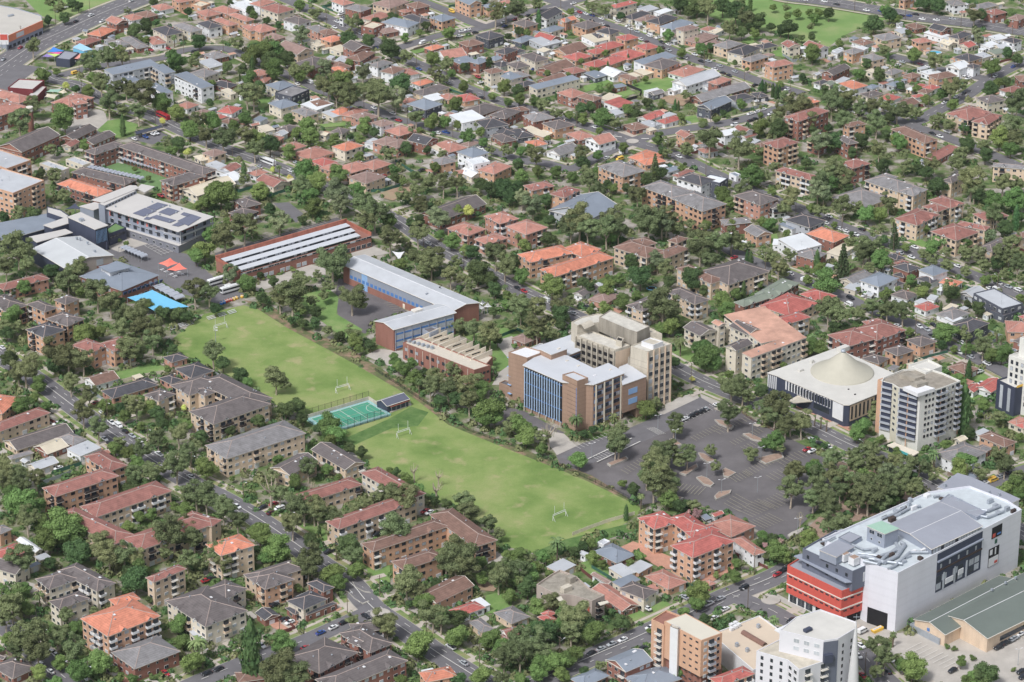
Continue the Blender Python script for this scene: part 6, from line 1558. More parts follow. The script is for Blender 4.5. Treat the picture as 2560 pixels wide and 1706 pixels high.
def plant_tree(kind, X, Y, rpx, rng):
    s = spx(Y); r_ = rpx / s
    if kind in 'gbdesyx': r_ = max(0.8, r_)
    zc, rz_, sx = {'g': (1.25 * r_ + 2.6, 1.1, 1), 'e': (1.25 * r_ + 1.6, 1.15, 1), 'b': (1.0 * r_ + 1.0, 1.05, 1), 'd': (0.98 * r_ + 1.0, 1.0, 1), 'y': (r_ + .6, 1, 1), 'k': (r_ + 1, 1, 1), 's': (.75 * r_, .95, 1),
                   'c': (2.9 * r_, 2.9, 1), 'n': (1.75 * r_, 1.75, 1), 'p': (5 + r_ * 1.0, 1, 1), 'x': (1.6 * r_ + 2.5, 1.5, 1)}[kind]
    x, y = G(X, Y, zc)
    root = thing(TN[kind][0], 'palm' if kind == 'p' else ('bush' if kind == 's' else 'tree'), None, (x, y), rz=rng.uniform(0, 6.28), group='trees and bushes of the suburb')
    size = 'large' if r_ > 4.6 else ('small' if r_ < 2.6 else 'mid-sized')
    THINGS[-1][1] = (size + ' ' + TN[kind][1]) if kind in 'gbde' else TN[kind][1]
    cm = rng.choice(CROWN[kind]); c = link('crown', cm, root, (0, 0, zc)); sc = 1.0 + .09 * min(1, max(0, (Y - 350) / 500))
    c.scale = (r_ * sc, r_ * sc * rng.uniform(.9, 1.1), r_ * rz_ * rng.uniform(.92, 1.08))
    if kind == 'n': c.scale = (r_ * .85, r_ * .85, r_ * 1.75)
    if kind != 's':
        tm = rng.choice(TRUNK['p' if kind == 'p' else ('x' if kind == 'x' else ('g' if kind in 'ge' else 'b'))]); t = link('trunk', tm, root, (0, 0, 0))
        tw = max(2.2, zc * .9) if kind not in 'p' else 7
        t.scale = (tw * (1 if kind != 'x' else .5), tw * (1 if kind != 'x' else .5), zc * (1.15 if kind not in 'p' else 1.0)) if kind != 'x' else (r_ * 2.6, r_ * 2.6, zc + r_ * .9)
    return x, y, r_
trng = random.Random(99); TPOS = []; TLIST = []
for sh, txt in TREE.items():
    f = txt.split(); sc = 640 / 2353 if sh[1] < 3 else 640 / 1983
    for k in range(0, len(f), 4):
        kind, x, y, r_ = f[k], int(f[k + 1]), int(f[k + 2]), int(f[k + 3])
        if r_ < 5: continue
        X, Y = px(sh, x, y); TLIST.append((r_ * sc, kind, X, Y))
TLIST.sort(key=lambda t: -t[0]); CNT = {}; SMALL = {}
for r_, kind, X, Y in TLIST:
    out_ = X < -r_ or X > 2560 + r_ or Y < -r_ * .8 or Y > 1706 + r_
    if out_ : continue
    CNT[kind] = CNT.get(kind, 0) + 1
    if CNT[kind] <= 296: TPOS.append(plant_tree(kind, X, Y, r_, trng))
    else: SMALL.setdefault(kind, []).append((X, Y, r_))
for kind, L in SMALL.items():      # the smallest trees past three hundred of a kind: one mass
    V, F, MI, nv = [], [], [], 0
    for X, Y, rp in L:
        me = trng.choice(CROWN[kind]); co = np.empty(len(me.vertices) * 3); me.vertices.foreach_get('co', co); co = co.reshape(-1, 3)
        rm_ = max(.8, rp / spx(Y)); zc = 1.05 * rm_ + (2.0 if kind == 'g' else 1.0); x, y = G(X, Y, zc); a = trng.uniform(0, 6.28); c_, s_ = math.cos(a), math.sin(a)
        lt = np.empty(len(me.polygons), dtype=np.int32); me.polygons.foreach_get('loop_total', lt); vi = np.empty(len(me.loops), dtype=np.int32); me.loops.foreach_get('vertex_index', vi)
        P = np.stack([(co[:, 0] * c_ - co[:, 1] * s_) * rm_ * 1.1 + x, (co[:, 0] * s_ + co[:, 1] * c_) * rm_ * 1.1 + y, co[:, 2] * rm_ * 1.05 + zc], 1)
        V.append(P); F.append(vi + nv); MI.append(lt); nv += len(P); TPOS.append((x, y, rm_))
    V = np.concatenate(V); F = np.concatenate(F); MI = np.concatenate(MI)
    me = bpy.data.meshes.new('tree_crowns'); me.vertices.add(len(V)); me.vertices.foreach_set('co', V.ravel()); me.loops.add(len(F)); me.loops.foreach_set('vertex_index', F)
    me.polygons.add(len(MI)); me.polygons.foreach_set('loop_start', np.concatenate([[0], np.cumsum(MI)[:-1]])); me.polygons.foreach_set('loop_total', MI); me.materials.append(FOL[kind]); me.update(calc_edges=True)
    o = link('small_tree_foliage', me); o['kind'] = 'stuff'; o['label'] = 'small ' + ('olive' if kind == 'g' else 'bright green') + ' trees scattered through the gardens'
# ---------------------------------------------------------------- landmark buildings, built one by one
def blk(root, sh, pts, z1, z0=0.0, wm=None, rm=None, par=0.45, wname='wall', rname='roof', over=0.0):
    P = [W(sh, x, y, z1) for x, y in pts]; o = root.location
    Q = [(p[0] - o.x, p[1] - o.y) for p in P]
    ar = sum(Q[k][0] * Q[(k + 1) % len(Q)][1] - Q[(k + 1) % len(Q)][0] * Q[k][1] for k in range(len(Q)))
    if ar < 0: Q.reverse(); P.reverse()
    mb = MB(); mb.prism(Q, z0, z1 + par, 0, top=False)
    c = Vector((sum(q[0] for q in Q) / len(Q), sum(q[1] for q in Q) / len(Q)))
    I = []
    n = len(Q)
    for k in range(n):
        a, b, d = Vector(Q[k - 1]), Vector(Q[k]), Vector(Q[(k + 1) % n]); e1 = (b - a).normalized(); e2 = (d - b).normalized()
        n1 = Vector((-e1.y, e1.x)); n2 = Vector((-e2.y, e2.x)); m = (n1 + n2); m = m / max(.3, m.length_squared) * 2 if m.length > .1 else n1
        I.append(b + m * 0.32 * (1 if not over else 0))
    if par:
        for k in range(n):
            q = (k + 1) % n
            mb.quad((*Q[k], z1 + par), (*Q[q], z1 + par), (*I[q], z1 + par), (*I[k], z1 + par)); mb.quad((*I[k], z1 + par), (*I[q], z1 + par), (*I[q], z1 - .05), (*I[k], z1 - .05))
    part(mb, wname, wm, root)
    mb = MB()
    if over:
        E = []
        for k in range(n):
            a, b, d = Vector(Q[k - 1]), Vector(Q[k]), Vector(Q[(k + 1) % n]); e1 = (b - a).normalized(); e2 = (d - b).normalized(); m = -(Vector((-e1.y, e1.x)) + Vector((-e2.y, e2.x)))
            m = m / max(.4, m.length_squared) * 2; E.append(b + m * over)
        mb.prism(E, z1, z1 + .3, 1, mtop=0); mb.poly([(*p, z1 + .01) for p in reversed(E)], 1)
        part(mb, rname, [rm, M['fascia']], root)
    else:
        mb.poly([(*p, z1) for p in I]); part(mb, rname, [rm, M['fascia']], root)
    mark(P, 1, 0.5)
    return P
def lm(name, cat, label, sh, x, y, z=0, **kw):
    return thing(name, cat, '', W(sh, x, y, z), label=label, **kw)
def fac(root, sh, p0, p1, ztop, zs, cols, me, name='window', m0=.5, m1=.5, skip=None, off=0.0):
    A, B = Vector(W(sh, *p0, ztop)), Vector(W(sh, *p1, ztop)); d = (B - A); L = d.length; d.normalize(); n = Vector((d.y, -d.x))
    if n.y > 0: n = -n
    rz = math.atan2(n.y, n.x) + math.pi / 2; o = root.location; out = []
    for r_, z in enumerate(zs):
        for q in range(cols):
            if skip and skip(r_, q): continue
            c = COUNT.get((root.name, name), 0)
            if c >= 98: return out
            COUNT[(root.name, name)] = c + 1
            t = m0 + (L - m0 - m1) * (q + .5) / cols; p = A + d * t + n * off
            mm = me(r_, q) if callable(me) else me
            out.append(link(name, mm, root, (p.x - o.x, p.y - o.y, z), rz))
    return out
def panel(root, sh, p0, p1, ztop, za, zb, t0, t1, m, name, th=.12, off=0.0):
    """a slab lying on the wall from p0 to p1 between heights za and zb, fractions t0..t1"""
    A, B = Vector(W(sh, *p0, ztop)), Vector(W(sh, *p1, ztop)); d = B - A; n = Vector((d.y, -d.x)).normalized()
    if n.y > 0: n = -n
    o = Vector(root.location[:2]); a = A + d * t0 - o + n * off; b = A + d * t1 - o + n * off; mb = MB()
    P = [a, b, b + n * th, a + n * th]
    ar = sum(P[k].x * P[(k + 1) % 4].y - P[(k + 1) % 4].x * P[k].y for k in range(4))
    if ar < 0: P.reverse()
    mb.prism([tuple(p) for p in P], za, zb); mb.poly([(*tuple(p), za) for p in reversed(P)]); return part(mb, name, m, root)
def boxat(root, sh, x, y, z, sx, sy, sz, m, name, a=R(40), m2=None):
    c = W(sh, x, y, z); o = root.location; mb = MB(); mb.box(-sx / 2, -sy / 2, 0, sx / 2, sy / 2, sz, 0)
    if m2: mb.box(-sx / 2 + .2, -sy / 2 + .2, sz, sx / 2 - .2, sy / 2 - .2, sz + .08, 1)
    return link(name, mb.mesh(name, [m] + ([m2] if m2 else [])), root, (c[0] - o.x, c[1] - o.y, z), a)
WG = lambda w, h, k='gw': win_mesh(w, h, k)
rr = random.Random(77)
def mixw(w, h, k='w', p=.3): return lambda r_, q: win_mesh(w, h, ('c' if rr.random() < p else 'g') + k)
def duct(root, sh, pts, z, r, m=None, name='duct'):
    o = root.location; mb = MB(); P = [W(sh, x, y, z) for x, y in pts]
    for a, b in zip(P[:-1], P[1:]): mb.bar((a[0] - o.x, a[1] - o.y, z), (b[0] - o.x, b[1] - o.y, z + .01), r * .9, 0, 8)
    return part(mb, name, m or M['plantmetal'], root)
T = (2, 2)
# --- the college: brown brick wings, blue fins, raw concrete tower
c1 = lm('college_building', 'college', 'brown brick college with blue vertical fins and white metal roofs', T, 500, 500, 12)
blk(c1, T, [(-33, 305), (140, 358), (300, 300), (120, 250)], 23.5, 0, M['brownbrick'], M['white'])
blk(c1, T, [(30, 322), (150, 356), (510, 330), (662, 268), (545, 145)], 21.5, 0, M['brownbrick'], mat('white sheet roof', rgb(194, 198, 205), rough=.5, noise=.05, scale=.1), over=.5, par=0)
WR = MATS['white sheet roof']
blk(c1, T, [(110, 420), (265, 318), (500, 335), (755, 458), (885, 408), (1030, 490), (745, 598), (465, 575)], 22.6, 0, M['brownbrick'], WR, over=.6, par=0)
blk(c1, T, [(255, 272), (360, 322), (505, 270), (400, 232)], 25.5, 20, M['brownbrick'], WR, over=.3, par=0)
blk(c1, T, [(463, 510), (600, 572), (700, 540), (565, 482)], 25.2, 0, M['brownbrick'], WR, par=.5)
blk(c1, T, [(1018, 602), (1235, 524), (1062, 408), (985, 440)], 19.5, 5.2, M['brownbrick'], WR, over=.2, par=0)
blk(c1, T, [(1150, 560), (1228, 530), (1062, 420), (1000, 450)], 19.0, 0, M['brownbrick'], WR, par=0)
p0, p1 = (118, 428), (462, 575)
panel(c1, T, p0, p1, 22.6, 2.2, 22.2, 0, 1, M['dark'], 'glazed_wall', .10, .05)
for q in range(15): panel(c1, T, p0, p1, 22.6, 2.2, 22.0, q / 15 + .005, q / 15 + .019, mat('pale blue fin', rgb(176, 206, 238), noise=.03), 'sunshade_fin', .38, .2)
for q in range(7): panel(c1, T, p0, p1, 22.6, 2.2 + q * 3.1, 2.5 + q * 3.1, 0, 1, M['blue'] if q % 2 == 0 else M['dark'], 'transom', .1, .1)
for q in range(6): panel(c1, T, p0, p1, 22.6, 0, 2.4, q / 5 * .97, q / 5 * .97 + .02, M['concrete'], 'column', .7, .1)
p0, p1 = (748, 598), (1030, 490)
fac(c1, T, p0, p1, 22.6, [3.0, 6.6, 10.2, 13.8, 17.4, 20.4], 8, lambda r_, q: win_mesh(2.2, 1.7, ('c' if (r_ + q) % 3 == 0 else 'g') + 'b'), off=.1)
for q in range(4): panel(c1, T, p0, p1, 22.6, 0, 22.3, .05 + q * .27, .065 + q * .27, M['concrete'], 'column', .9, .3)
fac(c1, T, (705, 575), (745, 598), 22.6, [3.0, 6.6, 10.2, 13.8, 17.4], 1, WG(1.8, 1.6, 'gb'), off=.1)
fac(c1, T, (510, 332), (660, 270), 21.5, [13, 16.2, 19.4], 5, WG(2.0, 1.7, 'gb'), off=.1)
for za, zb in ((8.5, 11.3), (13.5, 16.3)): panel(c1, T, (1018, 602), (1235, 524), 19.5, za, zb, .25, .62, M['lightblue'], 'wall_panel', .12)
panel(c1, T, (463, 510), (600, 572), 25.2, 3, 22, .93, .96, M['blue'], 'slot_window', .06)
boxat(c1, T, 430, 268, 25.8, 1.6, .8, .5, M['fascia'], 'roof_vent'); boxat(c1, T, 505, 378, 22.9, 1.4, .8, .4, M['fascia'], 'roof_vent'); boxat(c1, T, 610, 425, 22.9, 1.4, .8, .4, M['fascia'], 'roof_vent')
boxat(c1, T, 905, 460, 22.9, 1.4, .8, .4, M['fascia'], 'roof_vent'); boxat(c1, T, 760, 512, 22.9, 1.4, .8, .3, M['white'], 'roof_vent')
for k in range(5):
    boxat(c1, (1, 2), 2330, 350 + k * 82, 20 - k * 4.2, 2.2, 1.2, .15, M['lightblue'], 'window_hood', R(-50))
blk(c1, (1, 2), [(2235, 585), (2330, 620), (2380, 590), (2290, 560)], 5.5, 0, M['brownbrick'], M['asphalt2'])
for k in range(11): panel(c1, T, (463, 510), (600, 572), 25.2, 2.0 + k * 2.1, 2.12 + k * 2.1, 0, 1, M['dframe'], 'brick_joint', .02); 
c2 = lm('concrete_tower', 'college tower', 'tall weathered concrete college tower with ribbed windows and plant rooms', T, 1200, 400, 14)
PC = mat('stained roof concrete', rgb(196, 192, 182), noise=.16, scale=.35, fine=.06)
blk(c2, T, [(1090, 248), (1245, 300), (1465, 228), (1300, 165)], 29.5, 0, M['concrete'], PC)
blk(c2, T, [(590, 150), (950, 282), (1085, 240), (720, 105)], 27.5, 0, M['concrete'], PC)
blk(c2, T, [(800, -20), (1085, 102), (1150, 120), (1265, 66), (905, -85)], 34, 27, M['dconcrete'], PC)
blk(c2, T, [(545, 28), (600, 60), (800, 30), (905, -40), (780, -50), (640, -20)], 31, 0, M['concrete'], PC)
blk(c2, T, [(1100, 105), (1380, 135), (1270, 80), (1000, 40)], 30.5, 0, M['concrete'], M['concrete'])
blk(c2, T, [(1065, 352), (1225, 410), (1245, 395), (1090, 330)], 23, 0, M['dconcrete'], M['concrete'])
blk(c2, T, [(1190, 205), (1300, 240), (1390, 205), (1270, 170)], 31.5, 29.4, M['white'], M['concrete'])
blk(c2, T, [(955, 190), (1010, 208), (1028, 175), (975, 160)], 30, 27.4, M['concrete'], M['dark'])
p0, p1 = (1245, 300), (1465, 228)
fac(c2, T, p0, p1, 29.5, [2.6, 6.6, 10.4, 14.2, 18.0, 21.8, 25.6], 4, mixw(1.9, 2.0, 'w', .15), off=.05)
for q in range(5): panel(c2, T, p0, p1, 29.5, 0, 29.6, q / 4 * .965, q / 4 * .965 + .035, wallmat('T'), 'column', .55)
for k in range(7): panel(c2, T, (1090, 248), (1245, 300), 29.5, 24 - k * 3, 24.1 - k * 3, 0, 1, M['dconcrete'], 'floor_band', .05)
p0, p1 = (590, 150), (950, 282)
for q in range(8): panel(c2, T, p0, p1, 27.5, 0, 27.7, q / 7 * .975, q / 7 * .975 + .022, M['concrete'], 'column', 1.1)
for k in range(7): panel(c2, T, p0, p1, 27.5, 4 + k * 3.5, 5.4 + k * 3.5, 0, 1, M['dconcrete'], 'floor_band', .35)
panel(c2, T, p0, p1, 27.5, 2, 26.4, 0.01, .99, M['dark'], 'recessed_glazing', .06)
panel(c2, T, (950, 282), (1085, 240), 27.5, 0, 26.6, 0.02, 1, wallmat('T'), 'brick_panel', .08)
o = c2.location; mb = MB(); P = [W(T, x, y, 31.4) for x, y in ((600, 58), (690, 20), (760, 45), (665, 88))]
for k in range(8):
    t0, t1 = k / 8, (k + 1) / 8; f = lambda t: (Vector(P[0]).lerp(Vector(P[3]), t), Vector(P[1]).lerp(Vector(P[2]), t), 31.4 + 1.6 * math.sin(math.pi * t) ** .8 if 0 < t < 1 else 31.4)
    a, b, za = f(t0); c_, d_, zb = f(t1); mb.quad((a.x - o.x, a.y - o.y, za), (b.x - o.x, b.y - o.y, za), (d_.x - o.x, d_.y - o.y, zb), (c_.x - o.x, c_.y - o.y, zb))
part(mb, 'vaulted_roof', M['concrete'], c2)
# --- sawtooth brick workshop
T = (1, 2)
s1 = lm('brick_workshop', 'workshop', 'red brick workshop with a row of cream sawtooth roof blades', T, 1750, 330, 4)
blk(s1, T, [(1350, 215), (2005, 470), (2155, 425), (1500, 170)], 8.6, 0, wallmat('B'), mat('cream membrane roof', rgb(200, 191, 176), noise=.08), par=.5)
blk(s1, T, [(1480, 200), (2100, 430), (2175, 345), (1700, 130), (1560, 130)], 7.6, 0, wallmat('B'), MATS['cream membrane roof'], par=.2)
fac(s1, T, (1350, 215), (2005, 470), 8.6, [2.0, 6.0], 13, mixw(1.7, 1.6, 'd', .2), skip=lambda r_, q: (q + r_) % 5 == 4 or q > 8); fac(s1, T, (2005, 470), (2155, 425), 8.6, [2.0, 6.2], 4, WG(1.3, 1.0, 'gd'))
for q in range(9): panel(s1, T, (1350, 215), (2005, 470), 8.6, 0, 8.4, .07 + q * .105, .074 + q * .105, M['fascia'], 'downpipe', .12)
for q in range(9):
    x, y = 2172 - 59 * (8 - q), 303 - 25.4 * (8 - q)
    A, B = Vector(W(T, x - 197, y + 88, 7.6)), Vector(W(T, x, y + 20, 7.6)); o = Vector(s1.location[:2]); d = (B - A).normalized(); n = Vector((d.y, -d.x)); n = n if n.y < 0 else -n
    mb = MB(); a, b = A - o, B - o; k = -n * 3.2
    mb.quad((*a, 7.7), (*b, 7.7), (*b, 10.6), (*a, 9.4)); mb.quad((*a, 9.4), (*b, 10.6), (*(b - n * .25), 10.6), (*(a - n * .25), 9.4)); mb.quad((*(a - n * .25), 9.4), (*(b - n * .25), 10.6), (*(b + k), 8.0), (*(a + k), 7.8)); mb.poly([(*b, 7.7), (*(b + k), 7.7), (*(b - n * .25), 10.6), (*b, 10.6)]); mb.poly([(*a, 7.7), (*a, 9.4), (*(a + k), 7.8)])
    part(mb, 'sawtooth_roof', [wallmat('C')], s1)
    if q not in (0, 3, 5, 8): panel(s1, T, (x - 197, y + 88), (x, y + 20), 7.6, 8.5, 9.1, .35, .75, M['dark'], 'louvre_window', .06)
for k in range(6): boxat(s1, T, 1410 + k * 42, 205 + k * 12, 8.7, 1.6, 1.4, 1.3, M['plantmetal'], 'roof_plant')
# --- L-shaped blue-panelled school block
T = (1, 1)
l1 = lm('school_building', 'school building', 'L-shaped white-roofed school block with blue window panels', T, 1500, 1200, 6)
rg = random.Random(3); oL = (l1.location.x, l1.location.y)
def wingx(root, sh, code, st, L_, F_, R_, H, apt=True, seed=1, wall=None):
    wing(root, (root.location.x, root.location.y), code[0], code[1], wall or 'B', st, W(sh, *L_, H), W(sh, *F_, H), W(sh, *R_, H), H, random.Random(seed), apt)
COUNT[(l1.name, 'window')] = 98; COUNT[(l1.name, 'balcony')] = 98; COUNT[(l1.name, 'garage_door')] = 98
wingx(l1, T, 'lg', 0, (835, 985), (1800, 1390), (2050, 1310), 10.0) if False else None
def gab(root, sh, L_, F_, R_, T_, z, rise, axis, wm, rm, over=.5, z0=0):
    """gabled block from four eave corners; axis 'LF' or 'FR' is the ridge direction"""
    o = Vector(root.location[:2]); P = [Vector(W(sh, *q, z)) - o for q in (L_, F_, R_, T_)]; L, F, Rr, Tt = P
    mark([p + o for p in P], 1, .5)
    mb = MB(); mb.prism([tuple(p) for p in (L, F, Rr, Tt)] if (F - L).cross(Rr - F) > 0 else [tuple(p) for p in (Tt, Rr, F, L)], z0, z, 0, top=False)
    if axis == 'LF': m0, m1 = (L + Tt) / 2, (F + Rr) / 2; ends = ((L, Tt, m0), (F, Rr, m1))
    else: m0, m1 = (L + F) / 2, (Tt + Rr) / 2; ends = ((L, F, m0), (Tt, Rr, m1))
    for a, b, c in ends: mb.poly([(*a, z), (*b, z), (*c, z + rise - .12)])
    part(mb, 'wall', wm, root)
    mb = MB(); ax = (m1 - m0).normalized() * over; m0e, m1e = m0 - ax, m1 + ax
    if axis == 'LF': s = [(L, F), (Rr, Tt)]
    else: s = [(F, Rr), (Tt, L)]
    (a0, a1), (b0, b1) = s
    if axis == 'LF': pa = (a0 - ax, a1 + ax); pb = (b0 + ax, b1 - ax)
    else: pa = (a0 - ax, a1 + ax); pb = (b0 + ax, b1 - ax)
    oa = ((pa[0] - pb[1]).normalized()) * over; dz = rise * over / max(1, ((L - Tt).length if axis == 'LF' else (L - F).length) / 2)
    A0, A1 = pa[0] + oa, pa[1] + oa; B0, B1 = pb[0] - oa, pb[1] - oa
    mb.quad((*A0, z - dz), (*A1, z - dz), (*m1e, z + rise), (*m0e, z + rise)); mb.quad((*B0, z - dz), (*B1, z - dz), (*m0e, z + rise), (*m1e, z + rise))
    for p, q, zz in ((A0, A1, z - dz), (B0, B1, z - dz)): mb.bar((*p, zz - .12), (*q, zz - .12), .16, 1)
    for p, q in ((A0, m0e), (A1, m1e), (B0, m1e), (B1, m0e)): mb.bar((*p, z - dz - .1), (*q, z + rise - .1), .14, 1)
    mb.bar((*m0e, z + rise), (*m1e, z + rise), .14, 2)
    part(mb, 'roof', [rm, M['fascia'], M['white']], root)
WS = roofmat('l')
gab(l1, T, (800, 960), (1800, 1388), (2048, 1312), (1000, 872), 10, 1.6, 'LF', M['brownbrick'] if False else wallmat('B'), WS)
gab(l1, T, (1097, 1481), (1265, 1556), (1830, 1402), (1660, 1325), 12, 1.4, 'FR', wallmat('B'), WS)
p0, p1 = (860, 985), (1620, 1311)
panel(l1, T, p0, p1, 10, 3.6, 9.7, .0, 1, M['bluegrey'], 'cladding_panel', .08)
fac(l1, T, p0, p1, 10, [6.4], 22, lambda r_, q: win_mesh(1.7, 1.6, 'cb'), off=.1)
fac(l1, T, p0, p1, 10, [8.6], 22, WG(1.7, .8, 'gw'), off=.1)
for q in range(20): panel(l1, T, p0, p1, 10, 4.0, 5.7, q / 20 + .006, q / 20 + .038, M['blue'], 'blue_panel', .12, .06)
panel(l1, T, p0, p1, 10, .3, 9.6, .15, .22, M['lightblue'], 'stair_glazing', .14)
fac(l1, T, (1805, 1388), (2048, 1312), 10, [5.2, 8.4], 3, WG(1.2, 1.5, 'cw'))
p0, p1 = (1265, 1556), (1830, 1402)
panel(l1, T, p0, p1, 12, 1, 11.7, .02, .98, M['curtain'], 'glazed_wall', .08)
fac(l1, T, p0, p1, 12, [3.0, 6.6, 10.2], 15, lambda r_, q: win_mesh(1.5, 1.5, 'gb'), off=.1)
for z in (1.4, 4.8, 8.4): panel(l1, T, p0, p1, 12, z, z + .9, .02, .98, M['blue'], 'blue_panel', .14)
for q in range(8): panel(l1, T, p0, p1, 12, .5, 11.7, .02 + q * .135, .03 + q * .135, M['bluegrey'], 'column', .4)
boxat(l1, T, 1480, 1385, 13, 5, 3, .8, M['fascia'], 'roof_plant'); boxat(l1, T, 1690, 1175, 11.2, .8, .6, .5, M['dark'], 'roof_vent'); boxat(l1, T, 1570, 1232, 11, 1.5, .6, .4, M['plantmetal'], 'roof_vent')
blk(l1, T, [(1530, 1560), (1600, 1600), (1690, 1560), (1620, 1540)], 9.5, 0, M['bluegrey'], M['asphalt2'])
for k, (x, y) in enumerate(((1165, 1262), (1252, 1300), (1370, 1362))):
    w = lm('water_tank', 'water tank', ['cream water tank by the blue-panelled school, nearest the trees', 'middle cream water tank against the blue-panelled school', 'cream water tank nearest the corner of the L-shaped school'][k], T, x, y, group='water tanks')
    mb = MB(); mb.lathe([(1.1, 0), (1.15, .2), (1.15, 2.3), (1.0, 2.5), (.01, 2.6)], n=16); part(mb, 'tank', wallmat('C'), w, True); mb = MB(); mb.lathe([(.3, 2.5), (.3, 2.75), (.01, 2.78)], n=10); part(mb, 'lid', M['dframe'], w)
# --- long factory-like workshop with three white roof teeth
f1 = lm('factory_building', 'workshop', 'long brick building with three white sawtooth roof strips', T, 400, 800, 4)
Lw, Tw, Rw = Vector(W(T, -368, 915, 7)), Vector(W(T, 830, 575, 7)), Vector(W(T, 1085, 682, 7)); o = Vector(f1.location[:2])
ux = (Tw - Lw); LX = ux.length; ux.normalize(); uy = Vector((ux.y, -ux.x)); WY = (Rw - Tw).dot(uy); L0 = Lw - o
q_ = lambda s, t: tuple(L0 + ux * s + uy * t)
mb = MB(); mb.prism([q_(0, 0), q_(0, WY), q_(LX, WY), q_(LX, 0)], 0, 6.6); part(mb, 'wall', wallmat('B'), f1); mark([Vector(q_(0, 0)) + o, Vector(q_(0, WY)) + o, Vector(q_(LX, WY)) + o, Vector(q_(LX, 0)) + o], 1, 1)
mb = MB(); mb.prism([q_(-.2, -.2), q_(-.2, .5), q_(LX + .2, .5), q_(LX + .2, -.2)], 6.5, 9.2); mb.prism([q_(LX - .3, 0.5), q_(LX - .3, WY), q_(LX + .2, WY), q_(LX + .2, .5)], 6.5, 8.4); mb.prism([q_(-.2, .5), q_(-.2, WY), q_(.3, WY), q_(.3, .5)], 6.5, 8.2); part(mb, 'parapet', mat('rusty brick parapet', rgb(172, 104, 84), noise=.25, scale=.5, streak=True), f1)
D = (WY - .7) / 3
for k in range(3):
    y1 = .7 + D * (k + 1) - .1; y0 = y1 - D; mb = MB(); s0 = .4 + 0 * k; s1_ = LX - 3 - k * 2.0
    zf, zb = 8.3, 7.0
    ym = y1 - D * .55
    mb.quad((*q_(s0, y1 - .6), 6.7), (*q_(s1_, y1 - .6), 6.7), (*q_(s1_, y1 - .6), 8.2), (*q_(s0, y1 - .6), 8.2), 1)
    mb.quad((*q_(s0, ym), zf + .3), (*q_(s0, y1), zf), (*q_(s1_, y1), zf), (*q_(s1_, ym), zf + .3)); mb.quad((*q_(s0, ym), zf + .3), (*q_(s1_, ym), zf + .3), (*q_(s1_, y0), 6.8), (*q_(s0, y0), 6.8), 2); mb.bar((*q_(s0, y1), zf - .1), (*q_(s1_, y1), zf - .1), .12, 0)
    part(mb, 'sawtooth_roof', [WR, M['glass'], WR], f1)
    mb = MB(); nn = int((s1_ - s0) / 2.2)
    for q in range(nn):
        if rr.random() < .45: a = s0 + (s1_ - s0) * q / nn; mb.box(0, 0, 0, 0.01, .01, .01) if False else mb.prism([q_(a + .1, y1 - .6), q_(a + .1, y1 - .52), q_(a + 1.9, y1 - .52), q_(a + 1.9, y1 - .6)], 6.9, 8.0)
    if mb.f: part(mb, 'clerestory_panes', M['curtain'], f1)
A_, B_ = (Lw + uy * WY), (Lw + ux * LX + uy * WY)
def facw(root, A, B, zs, cols, me, name='window', off=0.0, skip=None):
    d = (B - A); L = d.length; d.normalize(); n = Vector((d.y, -d.x)); n = n if n.y < 0 else -n; rz = math.atan2(n.y, n.x) + math.pi / 2; o = root.location
    for r_, z in enumerate(zs):
        for q in range(cols):
            if skip and skip(r_, q): continue
            p = A + d * (L * (q + .5) / cols) + n * off; link(name, me(r_, q) if callable(me) else me, root, (p.x - o.x, p.y - o.y, z), rz)
facw(f1, A_, B_, [5.9], 24, lambda r_, q: win_mesh(3.0, .9, 'gw' if q % 4 else 'cw')); facw(f1, A_, B_, [1.8], 24, lambda r_, q: win_mesh(2.6, 2.0, 'gw' if q > 18 else 'cw'), skip=lambda r_, q: q < 18 and q % 3 == 0)
# --- solar-panelled school block with galleries
T = (0, 1)
s2 = lm('school_building', 'school building', 'long pale school block with galleries and rooftop solar panels', T, 1450, 480, 6)
PR = mat('pale membrane roof', rgb(194, 191, 188), noise=.05, scale=.1, fine=.02)
blk(s2, T, [(985, 445), (1640, 640), (1930, 520), (1255, 320)], 12, 3.6, M['bluegrey'], PR, over=.1, par=0)
blk(s2, T, [(1010, 596), (1640, 796), (1890, 686), (1255, 466)], 4, 0, mat('dark block wall', rgb(124, 126, 136), noise=.06), PR, par=0)
mb = MB(); o = s2.location
def slabz(root, sh, pts, z, t, m, name, m2=None):
    o = root.location; mb = MB(); P = [W(sh, x, y, z) for x, y in pts]; Q = [(p[0] - o.x, p[1] - o.y) for p in P]
    ar = sum(Q[k][0] * Q[(k + 1) % len(Q)][1] - Q[(k + 1) % len(Q)][0] * Q[k][1] for k in range(len(Q)))
    if ar < 0: Q.reverse()
    mb.prism(Q, z - t, z, 0); mb.poly([(*p, z - t) for p in reversed(Q)]); return part(mb, name, m, root)
slabz(s2, T, [(930, 432), (1640, 662), (1968, 522), (1250, 305)], 12.45, .35, PR, 'roof')
for z, nm in ((8.0, 'gallery'), (4.2, 'gallery')):
    k = (12 - z) * 15.8
    slabz(s2, T, [(975, 432 + k), (1655, 648 + k), (1965, 522 + k), (1900, 500 + k), (1640, 600 + k), (1010, 400 + k)], z, .3, M['white'], nm)
    for a_, b_ in (((975, 432), (1655, 648)), ((1655, 648), (1965, 522))):
        panel(s2, T, a_, b_, 12, z, z + 1.0, 0, 1, mat('railing mesh', rgb(176, 178, 186), noise=.05), 'railing', .06)
fac(s2, T, (985, 445), (1640, 640), 12, [9.6, 5.8], 9, lambda r_, q: win_mesh(2.2, 2.0, 'gd'), off=.1)
